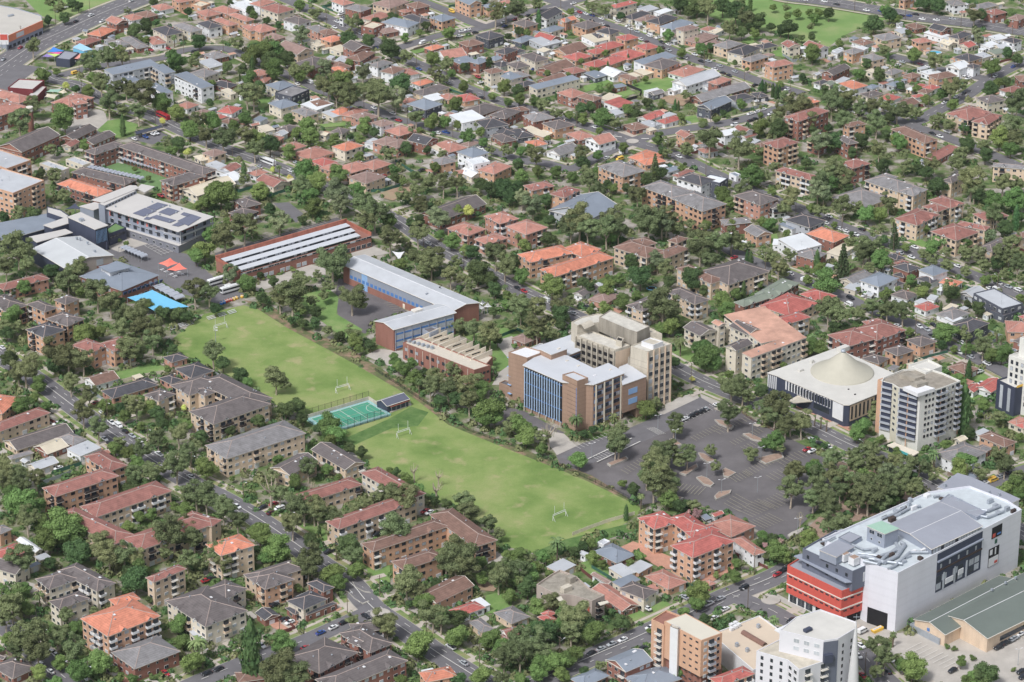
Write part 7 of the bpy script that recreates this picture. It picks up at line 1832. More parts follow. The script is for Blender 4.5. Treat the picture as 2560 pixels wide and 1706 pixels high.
fac(s2, T, (985, 445), (1640, 640), 12, [10.4, 6.6], 8, lambda r_, q: win_mesh(1.8, .6, 'gw'), off=.1)
for q in range(7): panel(s2, T, (985, 445), (1640, 640), 12, 8.2, 11.6, .03 + q * .13, .05 + q * .13, M['redpaint'] if q % 2 else M['coral'], 'red_panel', .08)
panel(s2, T, (1640, 640), (1930, 520), 12, 9.6, 11.6, .1, .6, mat('rust red panel', rgb(150, 74, 70)), 'red_panel', .1)
fac(s2, T, (1010, 470 + 126), (1640, 670 + 126), 4, [2.2], 10, WG(1.6, 1.2, 'gw'), skip=lambda r_, q: q < 3); 
fac(s2, T, (1640, 640), (1930, 520), 12, [9.4, 5.8], 3, WG(1.8, 1.8, 'gd'), off=.1)
for cx_ in (1655, 1790, 1950):
    yy = 648 - (cx_ - 1655) * .42; p = W(T, cx_, yy, 12); mb = MB(); mb.bar((p[0] - o.x, p[1] - o.y, 0), (p[0] - o.x, p[1] - o.y, 12.2), .2); part(mb, 'column', M['white'], s2)
for pts in ([(1345, 437), (1450, 390), (1545, 414), (1435, 462)], [(1220, 490), (1335, 440), (1440, 468), (1320, 520)], [(1455, 480), (1545, 438), (1650, 470), (1560, 512)], [(1380, 527), (1440, 505), (1620, 555), (1560, 580)], [(1660, 500), (1690, 480), (1760, 500), (1720, 522)], [(1630, 560), (1760, 498), (1850, 528), (1730, 605)], [(1580, 600), (1640, 570), (1700, 590), (1640, 612)], [(1320, 545), (1350, 520), (1400, 535), (1370, 550)]):
    slabz(s2, T, pts, 12.75, .1, M['solar'], 'solar_panel')
for x, y in ((1063, 435), (1400, 392), (1500, 438), (1560, 430), (1400, 478), (1470, 508), (1560, 575), (1670, 458), (1355, 515), (1620, 490)): boxat(s2, T, x, y, 12.5, .6, .6, .9, M['plantmetal'], 'roof_vent')
blk(s2, T, [(905, 405), (960, 425), (1255, 285), (1200, 265)], 14.0, 0, M['bluegrey'], PR, over=0, par=0)
slabz(s2, T, [(840, 368), (950, 392), (1278, 258), (1250, 235), (1195, 232)], 14.4, .35, PR, 'upper_roof')
fac(s2, T, (960, 425), (1255, 285), 14, [13.2], 10, WG(1.3, .6, 'gd'), off=.05)
slabz(s2, T, [(1255, 262), (1300, 222), (1425, 245), (1330, 300)], 6, .3, PR, 'entrance_roof')
# --- low sheds and dark cladded block of the school
s3 = lm('school_building', 'school building', 'dark navy school block with white roofs and a green turf terrace', T, 750, 620, 6)
blk(s3, T, [(625, 528), (740, 487), (990, 605), (875, 642)], 13.5, 0, M['navy'], PR, over=.3, par=0)
blk(s3, T, [(405, 603), (610, 532), (665, 575), (480, 630)], 10, 0, M['navy'], PR, over=.3, par=0)
blk(s3, T, [(270, 712), (600, 640), (665, 672), (340, 762)], 8, 0, M['navy'], PR, over=.2, par=0)
blk(s3, T, [(980, 640), (1000, 688), (1160, 628), (1060, 582)], 6.5, 0, M['navy'], M['turf'])
blk(s3, T, [(430, 432), (560, 465), (640, 520), (590, 545), (430, 490)], 9, 0, M['navy'], PR)
blk(s3, T, [(-90, 600), (430, 500), (520, 548), (400, 640), (110, 722), (-90, 760)], 6.5, 0, M['navy'], roofmat('u'), par=0, over=.3)
blk(s3, T, [(850, 640), (1000, 688), (985, 770), (900, 750)], 4, 0, M['navy'], PR)
for q in range(9): panel(s3, T, (875, 642), (990, 605), 13.5, 5.5, 12.6, .06 + q * .1, .08 + q * .1, M['lightblue'], 'sunshade_fin', .2)
panel(s3, T, (875, 642), (990, 605), 13.5, 5.5, 12.8, .02, .98, M['dark'], 'glazed_wall', .06)
fac(s3, T, (1000, 688), (1160, 628), 6.5, [4.4], 5, WG(1.8, 1.2, 'gd'))
blk(s3, T, [(735, 430), (860, 465), (980, 420), (870, 395)], 7, 0, M['bluegrey'], PR, over=.3, par=0)
boxat(s3, T, 750, 560, 13.9, 2.2, 2.2, 1.3, M['plantmetal'], 'roof_plant')
hl = lm('sports_hall', 'hall', 'large white-roofed sports hall with shallow gable roof', T, 650, 850, 6)
gab(hl, T, (302, 815), (590, 988), (1035, 875), (735, 702), 8, 2.4, 'LF', mat('beige cladding', rgb(178, 166, 158), noise=.06), mat('light grey ribbed roof', rgb(192, 196, 199), rough=.5, noise=.06, scale=.12, fine=.02))
panel(hl, T, (302, 815), (590, 988), 8, 0, 7.6, 0, 1, M['navy'], 'side_wall', .1); panel(hl, T, (590, 988), (1035, 875), 8, 0, 4, .66, 1, wallmat('B'), 'brick_base', .1); panel(hl, T, (590, 988), (1035, 875), 8, 4.2, 7.6, .66, .8, M['curtain'], 'window', .1)
for x, y in ((705, 728), (735, 735), (872, 848), (805, 770)): boxat(hl, T, x, y, 9.2, .9, .9, 1.2, M['plantmetal'], 'roof_vent')
lb = lm('school_library', 'school building', 'square blue-grey hip-roofed school building with raised roof lantern', T, 1110, 1050, 4)
H = 8.0; PITCHD = 10; wing(lb, (lb.location.x, lb.location.y), 'u', 'H', 'B', 2, W(T, 715, 1075, H), W(T, 1120, 1205, H), W(T, 1505, 1075, H), H, random.Random(8), False); PITCHD = 0
blk(lb, T, [(930, 985), (1010, 1040), (1180, 995), (1095, 945)], 11.2, 8, M['white'], M['dark'], par=0)
slabz(lb, T, [(905, 980), (1010, 1035), (1207, 988), (1100, 935)], 12.2, .3, roofmat('u'), 'lantern_roof')
fac(lb, T, (1120, 1205), (1505, 1075), 8, [6.2], 9, WG(1.9, 1.3, 'gb'), off=.03)
# --- shade sails and vaulted canopies
def sail(name, label, sh, pts, zs, m, posts=True, sag=.12, cat='shade sail', **kw):
    n = len(pts); P = [W(sh, x, y, z) for (x, y), z in zip(pts, zs)]; c = Vector((sum(p[0] for p in P) / n, sum(p[1] for p in P) / n)); zc = sum(zs) / n
    root = thing(name, cat, '', tuple(c), label=label, **kw); mb = MB(); N = 8
    Q = [Vector((p[0] - c.x, p[1] - c.y, z)) for p, z in zip(P, zs)]
    ctr = Vector((0, 0, zc - .15))
    for k in range(n):
        a, b = Q[k], Q[(k + 1) % n]; E = []
        for t in range(N + 1):
            f = t / N; e = a.lerp(b, f); E.append(e.lerp(ctr, sag * math.sin(math.pi * f) * 1.2))
        for t in range(N):
            for r0 in range(3):
                f0, f1 = r0 / 3, (r0 + 1) / 3
                p = [E[t].lerp(ctr, f0), E[t + 1].lerp(ctr, f0), E[t + 1].lerp(ctr, f1), E[t].lerp(ctr, f1)]
                mb.quad(*p) if r0 < 2 else mb.poly([p[0], p[1], ctr])
    part(mb, 'cloth', m, root, True)
    if posts:
        for q in Q: pb = MB(); pb.bar((q.x, q.y, 0), (q.x, q.y, q.z + .15), .1, 0, 6); part(pb, 'post', M['steel'], root)
    return root
sail('shade_sail', 'large aqua shade cloth over the school yard behind the playing field', T, [(1170, 1265), (1400, 1195), (1735, 1350), (1425, 1392)], (6, 6, 5, 5), M['aqua'], sag=.05)
sail('shade_sail', 'coral pointed shade sail nearer the solar-roofed school', T, [(1455, 952), (1565, 900), (1640, 950), (1540, 985)], (4.5, 7.5, 4.5, 4), M['coral'])
sail('shade_sail', 'coral pointed shade sail over the picnic tables', T, [(1530, 1012), (1650, 945), (1722, 1003), (1610, 1022)], (4.5, 7.5, 4.5, 4), M['coral'])
for k, pts in enumerate(([(1245, 835), (1320, 930), (1365, 842), (1300, 850)], [(2055, 1320), (2080, 1285), (2115, 1310), (2080, 1335)], [(2090, 1350), (2130, 1310), (2170, 1352), (2125, 1356)], [(2050, 1370), (2053, 1325), (2100, 1362), (2070, 1375)])):
    sail('shade_sail', ['white triangular shade sail under the gum trees beside the brick factory', 'white pointed sail by the gable end of the L-shaped school, upper of three', 'white pointed sail by the gable end of the L-shaped school, rightmost of three', 'white pointed sail touching the gable end of the L-shaped school'][k], (1, 1), pts, (4, 2.4, 4, 4) if k == 0 else (3.5, 6, 3.5, 3.5), M['white'])
T0 = (0, 0)
for nm, lb_, pts, zs, m in (('shade_sail', 'bright blue triangular sail of the corner shop', [(430, 480), (490, 432), (600, 470), (500, 482)], (4.5, 6.5, 4.5, 4.5), 'skyblue'), ('shade_sail', 'magenta stripe sail of the corner shop', [(432, 488), (500, 480), (590, 478), (540, 500)], (4, 4.5, 4.5, 4), 'magenta'),
                            ('shade_sail', 'lime green sail of the corner shop', [(425, 495), (530, 495), (560, 500), (500, 525)], (4, 4, 4, 4), 'lime'), ('shade_sail', 'violet sail of the corner shop', [(385, 520), (430, 492), (500, 520), (440, 526)], (4, 4, 4, 4), 'purple'), ('shade_sail', 'salmon pink sail beside the grey corner shop roof', [(650, 545), (720, 490), (780, 492), (720, 545)], (4, 4.6, 4.4, 4), 'pinksail'),
                            ('shade_sail', 'pale green sail by the brick convent school', [(420, 845), (460, 822), (580, 818), (540, 850)], (4, 5, 4, 4), 'palegreen'), ('shade_sail', 'cream sail by the brick convent school, lower of two', [(410, 890), (430, 860), (540, 870), (500, 910)], (4, 5, 4, 4), 'creamfence'), ('shade_sail', 'cream pointed sail by the brick convent school, upper of two', [(530, 850), (590, 820), (618, 850), (580, 862)], (4, 6, 4, 4), 'creamfence'),
                            ('shade_sail', 'dark pointed sail beside the red awning school wing', [(590, 455), (690, 400), (770, 462), (690, 450)], (4, 6, 4, 4), 'navy')):
    sail(nm, lb_, (0, 1) if 'dark pointed' in lb_ else T0, pts, zs, M[m])
def vaults(label, sh, p0, p1, w, n, h, side=1, along=False):
    A, B = Vector(W(sh, *p0, h)), Vector(W(sh, *p1, h)); d = (B - A); L = d.length; d.normalize(); nn = Vector((-d.y, d.x)); nn = nn if nn.y < 0 else -nn
    root = thing('canopy', 'canopy', '', tuple(A), label=label); mb = MB(); st = L / n
    for k in range(n):
        for t in range(6):
            a0, a1 = math.pi * t / 6, math.pi * (t + 1) / 6
            s0, s1_ = k * st + st * (1 - math.cos(a0)) / 2, k * st + st * (1 - math.cos(a1)) / 2; z0, z1 = h + .9 * math.sin(a0), h + .9 * math.sin(a1)
            a, b = d * s0, d * s1_; mb.quad((*a, z0), (*b, z1), (*(b + nn * w), z1), (*(a + nn * w), z0))
    part(mb, 'vaulted_sheet', M['canopy'], root, True)
    for k in range(n + 1):
        for s_ in (.1, w - .1):
            c = d * (k * st) + nn * s_; pb = MB(); pb.bar((*c, 0), (*c, h), .07); part(pb, 'post', M['steel'], root)
vaults('long grey vaulted canopy beside the brown school wing and green court', (0, 1), (830, 55), (1330, 165), 4.5, 14, 3)
vaults('grey vaulted canopy along the upper edge of the green school court', (0, 1), (1150, -20), (1550, 95), 4.5, 12, 3)
vaults('short grey vaulted walkway canopy below the solar-roofed school', (0, 1), (1150, 790), (1360, 880), 4.5, 7, 3)
vaults('grey vaulted canopy between the hip-roofed school and the aqua cloth', (0, 1), (1480, 1140), (1700, 1260), 6, 5, 3.2)
# --- tent-roofed hall
T = (3, 2)
t1 = lm('club_hall', 'hall', 'wide flat-roofed hall crowned by a pale conical tent', T, 600, 520, 6)
MR = mat('pale club roof', rgb(200, 198, 192), noise=.07, scale=.15, fine=.02)
blk(t1, T, [(0, 492), (90, 520), (150, 548), (590, 735), (700, 785), (748, 785), (980, 692), (1300, 560), (620, 268)], 11, 0, M['navy'], MR, over=.35, par=0)
p0, p1 = (160, 552), (590, 735)
for q in range(16): panel(t1, T, p0, p1, 11, 6.2, 10.6, q / 16 + .006, q / 16 + .036, M['white'], 'cladding_panel', .1)
fac(t1, T, p0, p1, 11, [8.4], 16, WG(.9, 3.6, 'gd'), m0=2.4, m1=-1.2); panel(t1, T, p0, p1, 11, 3.0, 5.8, .62, .95, M['glass'], 'window', .1)
for q in range(5): panel(t1, T, (0, 492), (90, 520), 11, 4, 10.5, q / 5, q / 5 + .1, M['white'], 'cladding_panel', .1)
p0, p1 = (600, 740), (700, 785); panel(t1, T, p0, p1, 11, 2.6, 10.6, .0, .95, M['white'], 'projection_screen', .25)
p0, p1 = (748, 785), (980, 692)
panel(t1, T, p0, p1, 11, 2.5, 10.5, .04, 1.0, wallmat('T'), 'cladding_panel', .12); fac(t1, T, p0, p1, 11, [6.6], 6, WG(.9, 6.2, 'gd'), off=.1)
slabz(t1, T, [(190, 740), (240, 762), (440, 745), (420, 705), (290, 685)], 6.0, .4, M['concrete'], 'entrance_canopy')
o = t1.location; c = W(T, 682, 482, 11.3); mb = MB(); R0 = 14.6
mb.lathe([(R0 + .3, 11.0), (R0 + .3, 11.7), (R0, 11.9)] + [(R0 * (1 - s) * (1 - .14 * math.sin(math.pi * s)) + .55 * s, 11.9 + 10.0 * s ** 1.0) for s in [q / 12 for q in range(1, 13)]], c[0] - o.x, c[1] - o.y, n=48)
part(mb, 'tent_roof', M['membrane'], t1, True)
mb = MB(); mb.lathe([(.01, 21.6), (.9, 21.7), (1.2, 22.2), (1.1, 22.7), (.6, 23.1), (.01, 23.2)], c[0] - o.x, c[1] - o.y, n=20); part(mb, 'finial', M['plantmetal'], t1, True)
boxat(t1, T, 405, 395, 11.3, 1.8, 1.2, 1.5, MR, 'roof_vent'); boxat(t1, T, 300, 470, 11.3, 2.6, 1.6, 1.0, MR, 'roof_plant'); boxat(t1, T, 690, 285, 11.3, 6, 3, 2.2, MR, 'roof_plant'); boxat(t1, T, 800, 688, 11.3, .8, .6, .4, M['dark'], 'roof_vent'); boxat(t1, T, 740, 640, 11.3, .7, .6, .3, M['dark'], 'roof_vent')
# --- white ten-storey tower
w1 = lm('apartment_tower', 'apartment tower', 'white ten-storey apartment tower with navy balconies beside the tent-roofed hall', T, 1400, 600, 20)
CW = wallmat('C'); TW = mat('tower render', rgb(216, 215, 209), noise=.05, streak=True, fine=.02)
blk(w1, T, [(1045, 578), (1145, 605), (1200, 640), (1260, 640), (1400, 698), (1520, 665), (1600, 640), (1768, 575), (1600, 500), (1440, 455), (1240, 470), (1060, 545)], 28, 0, TW, mat('grey roof deck', rgb(150, 142, 130), noise=.25, scale=.3), par=.9)
blk(w1, T, [(1290, 430), (1450, 500), (1600, 440), (1470, 375)], 28.2, 0, TW, MR, par=.9)
blk(w1, T, [(1008, 556), (1045, 572), (1100, 550), (1066, 536)], 26, 0, wallmat('O'), MR, par=.4)
blk(w1, T, [(1240, 622), (1375, 682), (1535, 632), (1390, 590)], 30, 28.5, M['white'], M['white'], par=.25)
blk(w1, T, [(1300, 575), (1370, 600), (1475, 570), (1400, 545)], 31.5, 28, M['dconcrete'], M['dconcrete'], par=.2)
blk(w1, T, [(1200, 500), (1350, 545), (1440, 520), (1290, 470)], 29.6, 28, M['dconcrete'], M['dconcrete'], par=.2)
zs9 = [2.9 + 2.95 * k for k in range(1, 9)]
def nb_(w): 
    k = ('nb', w)
    if k not in CACHE:
        mb = MB(); mb.box(-w / 2, -.9, -.15, w / 2, .05, 0, 0); mb.box(-w / 2, -.92, 0, w / 2, -.86, 1.0, 1); mb.box(-w / 2 + .1, -.1, 0, w / 2 - .1, .05, 2.55, 2); CACHE[k] = mb.mesh('balcony', [M['white'], M['canopy'], M['navy']])
    return CACHE[k]
fac(w1, T, (1050, 580), (1145, 605), 28, [z - .3 for z in zs9], 1, nb_(5.2), 'balcony', off=.05); fac(w1, T, (1145, 605), (1200, 640), 28, [z + 1 for z in zs9], 1, WG(1.6, 1.2, 'gw'))
fac(w1, T, (1200, 640), (1390, 695), 28, [z - .3 for z in zs9], 2, nb_(4.6), 'balcony', off=.05)
panel(w1, T, (1145, 605), (1200, 640), 28, 0, 28.5, .0, 1, mat('khaki render', rgb(206, 200, 180), noise=.04), 'render_band', .05); panel(w1, T, (1200, 640), (1390, 695), 28, 0, 27.6, .46, .5, wallmat('O'), 'brick_band', .25)
fac(w1, T, (1430, 688), (1540, 655), 28, [z + 1 for z in [0.4] + zs9], 3, mixw(1.0, 1.2, 'd', .1), off=.35); fac(w1, T, (1640, 625), (1720, 595), 28, [z + 1 for z in [.4] + zs9], 2, mixw(1.1, 1.2, 'd', .1), off=.35)
fac(w1, T, (1535, 658), (1640, 622), 28, [z - .3 for z in zs9], 2, balc_mesh(3.1, 'glass'), 'balcony', off=.35); fac(w1, T, (1715, 598), (1768, 575), 28, [z - .3 for z in zs9], 1, balc_mesh(3.1, 'glass'), 'balcony', off=.3)
panel(w1, T, (1530, 660), (1645, 620), 28, 2, 27.6, .46, .56, wallmat('O'), 'brick_band', .12, .35); panel(w1, T, (1700, 602), (1768, 575), 28, 2, 27.6, .88, .99, wallmat('O'), 'brick_band', .12, .2)
slabz(w1, T, [(1095, 1150), (1330, 1252), (1392, 1215), (1160, 1125)], 4.2, .5, CW, 'podium_canopy'); panel(w1, T, (1140, 1168), (1330, 1250), 4.2, 3.3, 4.4, .1, .8, M['teal'], 'shop_sign', .3)
blk(w1, T, [(1110, 1150), (1325, 1245), (1380, 1215), (1180, 1130)], 3.6, 0, M['glass'], MR, par=0)
# --- navy and white tower at the edge
e1 = lm('apartment_tower', 'apartment tower', 'white and navy apartment tower cut by the right edge of the view', T, 2330, 600, 14)
blk(e1, T, [(2105, 562), (2270, 640), (2380, 605), (2215, 528)], 14, 0, M['navy'], MR, par=.8)
blk(e1, T, [(2215, 335), (2420, 405), (2640, 330), (2430, 260)], 27, 0, TW, MR, par=.6); blk(e1, T, [(2315, 170), (2500, 230), (2640, 190), (2450, 130)], 36, 0, TW, MR)
fac(e1, T, (2215, 335), (2420, 405), 27, [5.5, 8.7, 11.9, 15.1, 18.3, 21.5, 24.7], 4, mixw(1.2, 1.8, 'd', .5)); 
for a_ in (.2, .62): panel(e1, T, (2105, 562), (2270, 640), 14, 1.5, 13.2, a_, a_ + .16, M['curtain'], 'glazed_strip', .08)
panel(e1, T, (2270, 640), (2420, 590), 14, 14.5, 15.6, .1, 1, M['yellow'], 'yellow_band', .2)
# --- the big club building
T = (3, 3)
g1 = lm('club_building', 'club building', 'huge white club building with red front and rooftop air-conditioning ducts', T, 900, 600, 14)
blk(g1, T, [(150, 670), (572, 872), (790, 790), (1000, 700), (560, 500), (268, 600)], 16.5, 4.5, M['redpaint'], M['greysheet'], par=.6)
blk(g1, T, [(160, 868), (570, 1058), (780, 978), (985, 888), (560, 694), (280, 800)], 4.6, 0, M['white'], M['dark'], par=0)
blk(g1, T, [(268, 545), (655, 722), (795, 662), (990, 560), (520, 400)], 24.5, 16, mat('slate cladding', rgb(106, 112, 128), noise=.06, streak=True), mat('pale blue-white roof deck', rgb(188, 197, 203), noise=.1, scale=.3), par=.8)
DECK = MATS['pale blue-white roof deck']
blk(g1, T, [(790, 662), (1008, 735), (1965, 243), (1850, 170), (1560, 60), (1240, 106), (420, 470)], 26.5, 0, mat('white club wall', rgb(216, 217, 226), noise=.05, scale=.12, streak=True, fine=.03, rows=3.6, band=.97), DECK, par=.9)
p0, p1 = (150, 670), (572, 872); q0, q1 = (572, 872), (790, 790)
for za in (8.3, 13.2): panel(g1, T, p0, p1, 16.5, za, za + .4, 0, 1, M['fascia'], 'trim_band', .22)
panel(g1, T, q0, q1, 16.5, 8.3, 8.85, 0, .8, M['fascia'], 'trim_band', .22); panel(g1, T, q0, q1, 16.5, 13.2, 13.75, 0, .8, M['fascia'], 'trim_band', .22); panel(g1, T, q0, q1, 16.5, 8.3, 13.75, .78, .8, M['fascia'], 'trim_band', .22)
fac(g1, T, p0, p1, 16.5, [7.4, 12.4], 10, WG(1.6, .5, 'gd')); fac(g1, T, q0, q1, 16.5, [7.4, 12.4], 4, WG(1.6, .5, 'gd'), skip=lambda r_, q: q == 3)
fac(g1, T, (160, 868), (360, 961), 4.6, [2.2], 3, WG(3.6, 3.2, 'gw'), 'shop_window', off=.05); panel(g1, T, (160, 868), (570, 1058), 4.6, .2, 4.0, .52, .72, M['dark'], 'entrance', .1, .05); panel(g1, T, (570, 1058), (780, 978), 4.6, .2, 4.0, .2, .95, M['dark'], 'loading_dock', .1, .05)
fac(g1, T, (268, 545), (655, 722), 24.5, [19.0, 22.5], 5, WG(1.1, 1.4, 'gd'), skip=lambda r_, q: q == 1); slabz(g1, T, [(200, 588), (600, 795), (650, 790), (262, 570)], 20.6, .4, M['bluegrey'], 'awning'); fac(g1, T, (655, 722), (795, 662), 24.5, [20.5], 1, WG(1.2, 4.0, 'cw'), 'window', m0=4)
# loading dock opening under the white wall
panel(g1, T, (790, 662), (1008, 735), 26.5, 0, 7.5, 0, .72, M['dark'], 'loading_dock', .12)
# glazed recess in the long wall and upper terrace
p0, p1 = (1008, 735), (1965, 243)
panel(g1, T, p0, p1, 26.5, 8.8, 26.6, .31, .675, M['navy'], 'recess_wall', .10)
fac(g1, T, (1305, 581), (1655, 401), 26.5, [11.2, 14.6], 8, mixw(3.0, 2.8, 'd', .6), off=.1, skip=lambda r_, q: q in (2, 5)); fac(g1, T, (1305, 581), (1655, 401), 26.5, [20.2], 5, WG(.9, 1.8, 'cw'), off=.1)
for a_ in (.365, .455, .55): panel(g1, T, p0, p1, 26.5, 9.0, 16.6, a_, a_ + .012, M['curtain'], 'column', .3)
panel(g1, T, p0, p1, 26.5, 18.2, 18.9, .31, .675, M['dframe'], 'floor_band', .5); panel(g1, T, p0, p1, 26.5, 22.8, 23.4, .31, .675, M['bluegrey'], 'floor_band', .9)
panel(g1, T, p0, p1, 26.5, 10.6, 13.0, .385, .45, M['white'], 'banner', .35); panel(g1, T, p0, p1, 26.5, 11.6, 14.0, .49, .53, M['white'], 'banner', .35)
panel(g1, T, p0, p1, 26.5, 20.4, 25.6, .755, .838, M['dark'], 'sign_panel', .15); panel(g1, T, p0, p1, 26.5, 7.4, 16.0, .74, .825, M['dark'], 'sign_panel', .15)
panel(g1, T, p0, p1, 26.5, 13.0, 15.4, .748, .77, M['white'], 'sign_emblem', .2); panel(g1, T, p0, p1, 26.5, 12.4, 15.6, .79, .80, M['white'], 'sign_emblem', .2); panel(g1, T, p0, p1, 26.5, 7.6, 11.6, .743, .822, M['white'], 'sign_emblem', .2); panel(g1, T, p0, p1, 26.5, 8.2, 9.4, .79, .815, M['redpaint'], 'sign_emblem', .26)
panel(g1, T, p0, p1, 26.5, 20.9, 22.6, .762, .785, M['redpaint'], 'sign_emblem', .2); panel(g1, T, p0, p1, 26.5, 21.2, 22.0, .8, .83, M['blue'], 'sign_emblem', .2); panel(g1, T, p0, p1, 26.5, 17.4, 19.4, .785, .805, M['greenfence'], 'leaf_emblem', .1)
gab(g1, T, (945, 345), (1265, 532), (1652, 355), (1325, 172), 29.2, 1.3, 'FR', M['bluegrey'], M['greysheet'], z0=26.5) 
fac(g1, T, (1265, 532), (1652, 355), 29.2, [27.8], 17, mixw(1.5, 2.6, 'd', .7), off=.2)
blk(g1, T, [(1325, 172), (1620, 292), (1690, 250), (1400, 110)], 28, 26, M['bluegrey'], M['greysheet'], par=.2)
blk(g1, T, [(770, 362), (905, 422), (1010, 380), (880, 325)], 33, 26, M['bluegrey'], M['palegreen'], par=0, over=.3); fac(g1, T, (770, 362), (905, 422), 33, [31.6], 2, WG(2.6, 1.6, 'gw')); fac(g1, T, (770, 362), (905, 422), 33, [28.4], 2, WG(.9, .8, 'gw'))
blk(g1, T, [(400, 548), (530, 602), (665, 520), (540, 472)], 28.5, 25, M['bluegrey'], M['greysheet'], par=0, over=.2); blk(g1, T, [(545, 445), (640, 490), (728, 440), (630, 400)], 28.5, 25, M['bluegrey'], M['greysheet'], par=0)
for x, y in ((590, 610), (665, 640)): boxat(g1, T, x, y + 10, 25.2, 3.4, 3.0, 3.2, M['white'], 'cooling_unit', R(40), M['mulch'])
for pts, r_ in (([(650, 595), (760, 590), (900, 640), (1000, 590), (1060, 500), (1030, 485)], .9), ([(700, 570), (860, 590), (960, 560), (1050, 510)], .7), ([(740, 630), (850, 655), (900, 600), (1010, 520), (990, 490)], .8), ([(930, 690), (990, 660), (1030, 620), (1100, 560), (1240, 560)], .6), ([(780, 610), (960, 640), (1040, 650)], .6), ([(650, 500), (740, 540), (850, 530)], .5),
                ([(1020, 260), (1090, 220), (1180, 200)], .6), ([(1540, 250), (1640, 230), (1700, 240), (1800, 200)], .7), ([(1600, 270), (1700, 290), (1830, 240)], .5), ([(400, 480), (460, 470), (520, 440)], .4), ([(880, 300), (980, 260), (1060, 210)], .6), ([(1280, 130), (1330, 120), (1420, 150)], .5)): duct(g1, T, pts, 27.6, r_)
ru = random.Random(9)
for x, y in ((450, 480), (480, 465), (505, 455), (430, 500), (740, 400), (760, 430), (905, 300), (960, 320), (990, 250), (1050, 230), (1090, 200), (1130, 230), (1000, 280), (1180, 620), (1130, 560), (1200, 560), (1080, 600), (1050, 640), (1350, 150), (1410, 150), (1480, 180), (1720, 180), (1760, 220), (1650, 290), (1780, 260), (820, 560), (860, 620), (1010, 560), (960, 600), (700, 510), (560, 420), (860, 480), (760, 480), (1100, 170), (1230, 130), (1850, 240), (1900, 250)):
    boxat(g1, T, x, y, 26.6 if x > 790 else 24.7, ru.uniform(1.2, 3.2), ru.uniform(1, 2.2), ru.uniform(.8, 2.0), ru.choice((M['plantmetal'], M['white'], M['plantmetal'], M['dframe'])), 'roof_plant')
g2 = lm('club_annexe', 'hall', 'wide grey-roofed annexe behind the white club building', T, 1600, 80, 18)
blk(g2, T, [(1318, 62), (1840, 205), (1945, 152), (1575, -15), (1470, -45)], 21.5, 0, M['white'], M['greysheet'], par=0, over=.4)
for x, y in ((1372, 55), (1712, 110), (1790, 125)): boxat(g2, T, x, y, 21.8, .9, .9, 1.5, M['plantmetal'], 'roof_vent')
for x, y in ((1540, 85), (1690, 160)): boxat(g2, T, x, y, 21.8, 3, 1.6, 1.2, M['white'], 'cooling_unit')
# --- green-roofed supermarket
m1 = lm('supermarket', 'supermarket', 'low supermarket with grey-green gabled roofs beside the concrete car park', T, 1500, 1100, 5)
gab(m1, T, (1345, 1035), (1700, 1222), (2400, 880), (2050, 690), 7.0, 2.6, 'FR', wallmat('T'), M['greensheet'])
gab(m1, T, (1138, 1080), (1372, 1192), (2000, 860), (1790, 745), 6.0, 2.2, 'FR', wallmat('T'), M['greensheet'])
panel(m1, T, (1138, 1080), (1372, 1192), 6, 3.6, 5.0, .42, .5, M['blue'], 'shop_sign', .2); panel(m1, T, (1700, 1222), (2400, 880), 7, 2.6, 4.6, .14, .5, M['glass'], 'window', .1)
blk(m1, T, [(1100, 1120), (1330, 1240), (1370, 1200), (1150, 1100)], 2.6, 0, M['plantmetal'], M['plantmetal'])
for x, y in ((1918, 765), (1840, 805), (1735, 858)): boxat(m1, T, x, y, 8.4, .9, .9, .9, M['plantmetal'], 'roof_vent')
for k in range(4): boxat(m1, T, 1160 + k * 45, 1130 + k * 22, 2.7, 1.3, 1.3, .4, M['dark'], 'condenser_fan')
# --- white apartment building at the bottom and the slender spire
a1 = lm('apartment_tower', 'apartment tower', 'stepped white apartment tower with cracked terrace roofs at the bottom', T, 350, 1250, 20)
blk(a1, T, [(50, 1158), (520, 1232), (690, 1120), (405, 1005)], 30, 0, TW, MR, par=.5) if False else None
blk(a1, T, [(90, 1170), (430, 1252), (545, 1235), (688, 1150), (680, 1105), (405, 1008), (215, 1068)], 29, 0, mat('bright render', rgb(212, 212, 219), noise=.03, scale=.2), MR, par=.35)
blk(a1, T, [(-90, 1330), (150, 1400), (240, 1475), (500, 1388), (420, 1300), (90, 1240)], 20, 0, MATS['bright render'], M['concrete'], par=.3)
slabz(a1, T, [(50, 1160), (100, 1190), (330, 1085), (280, 1060)], 27.5, .4, M['white'], 'sun_hood')
panel(a1, T, (430, 1252), (545, 1235), 29, 0, 28.6, 0, 1, mat('slate render', rgb(98, 104, 120), noise=.04), 'grey_band', .08)
fac(a1, T, (90, 1170), (430, 1252), 29, [26.5, 23.2], 3, WG(2.2, 1.6, 'cw'), m0=5); fac(a1, T, (545, 1235), (688, 1150), 29, [25, 22, 19, 16, 13, 10, 7], 2, WG(.8, 1.3, 'gd'))
fac(a1, T, (240, 1475), (500, 1388), 20, [17, 14, 11, 8, 5, 2], 2, balc_mesh(3.1, 'bars'), 'balcony'); fac(a1, T, (240, 1475), (500, 1388), 20, [18, 15, 12, 9, 6, 3], 1, WG(1.8, 1.4, 'gd'), m0=8); fac(a1, T, (150, 1400), (240, 1475), 20, [18, 15, 12, 9, 6, 3], 2, WG(1.8, 1.4, 'gw')); fac(a1, T, (-90, 1330), (150, 1400), 20, [18, 15, 12, 9, 6, 3], 3, WG(1.0, 1.4, 'gd'))
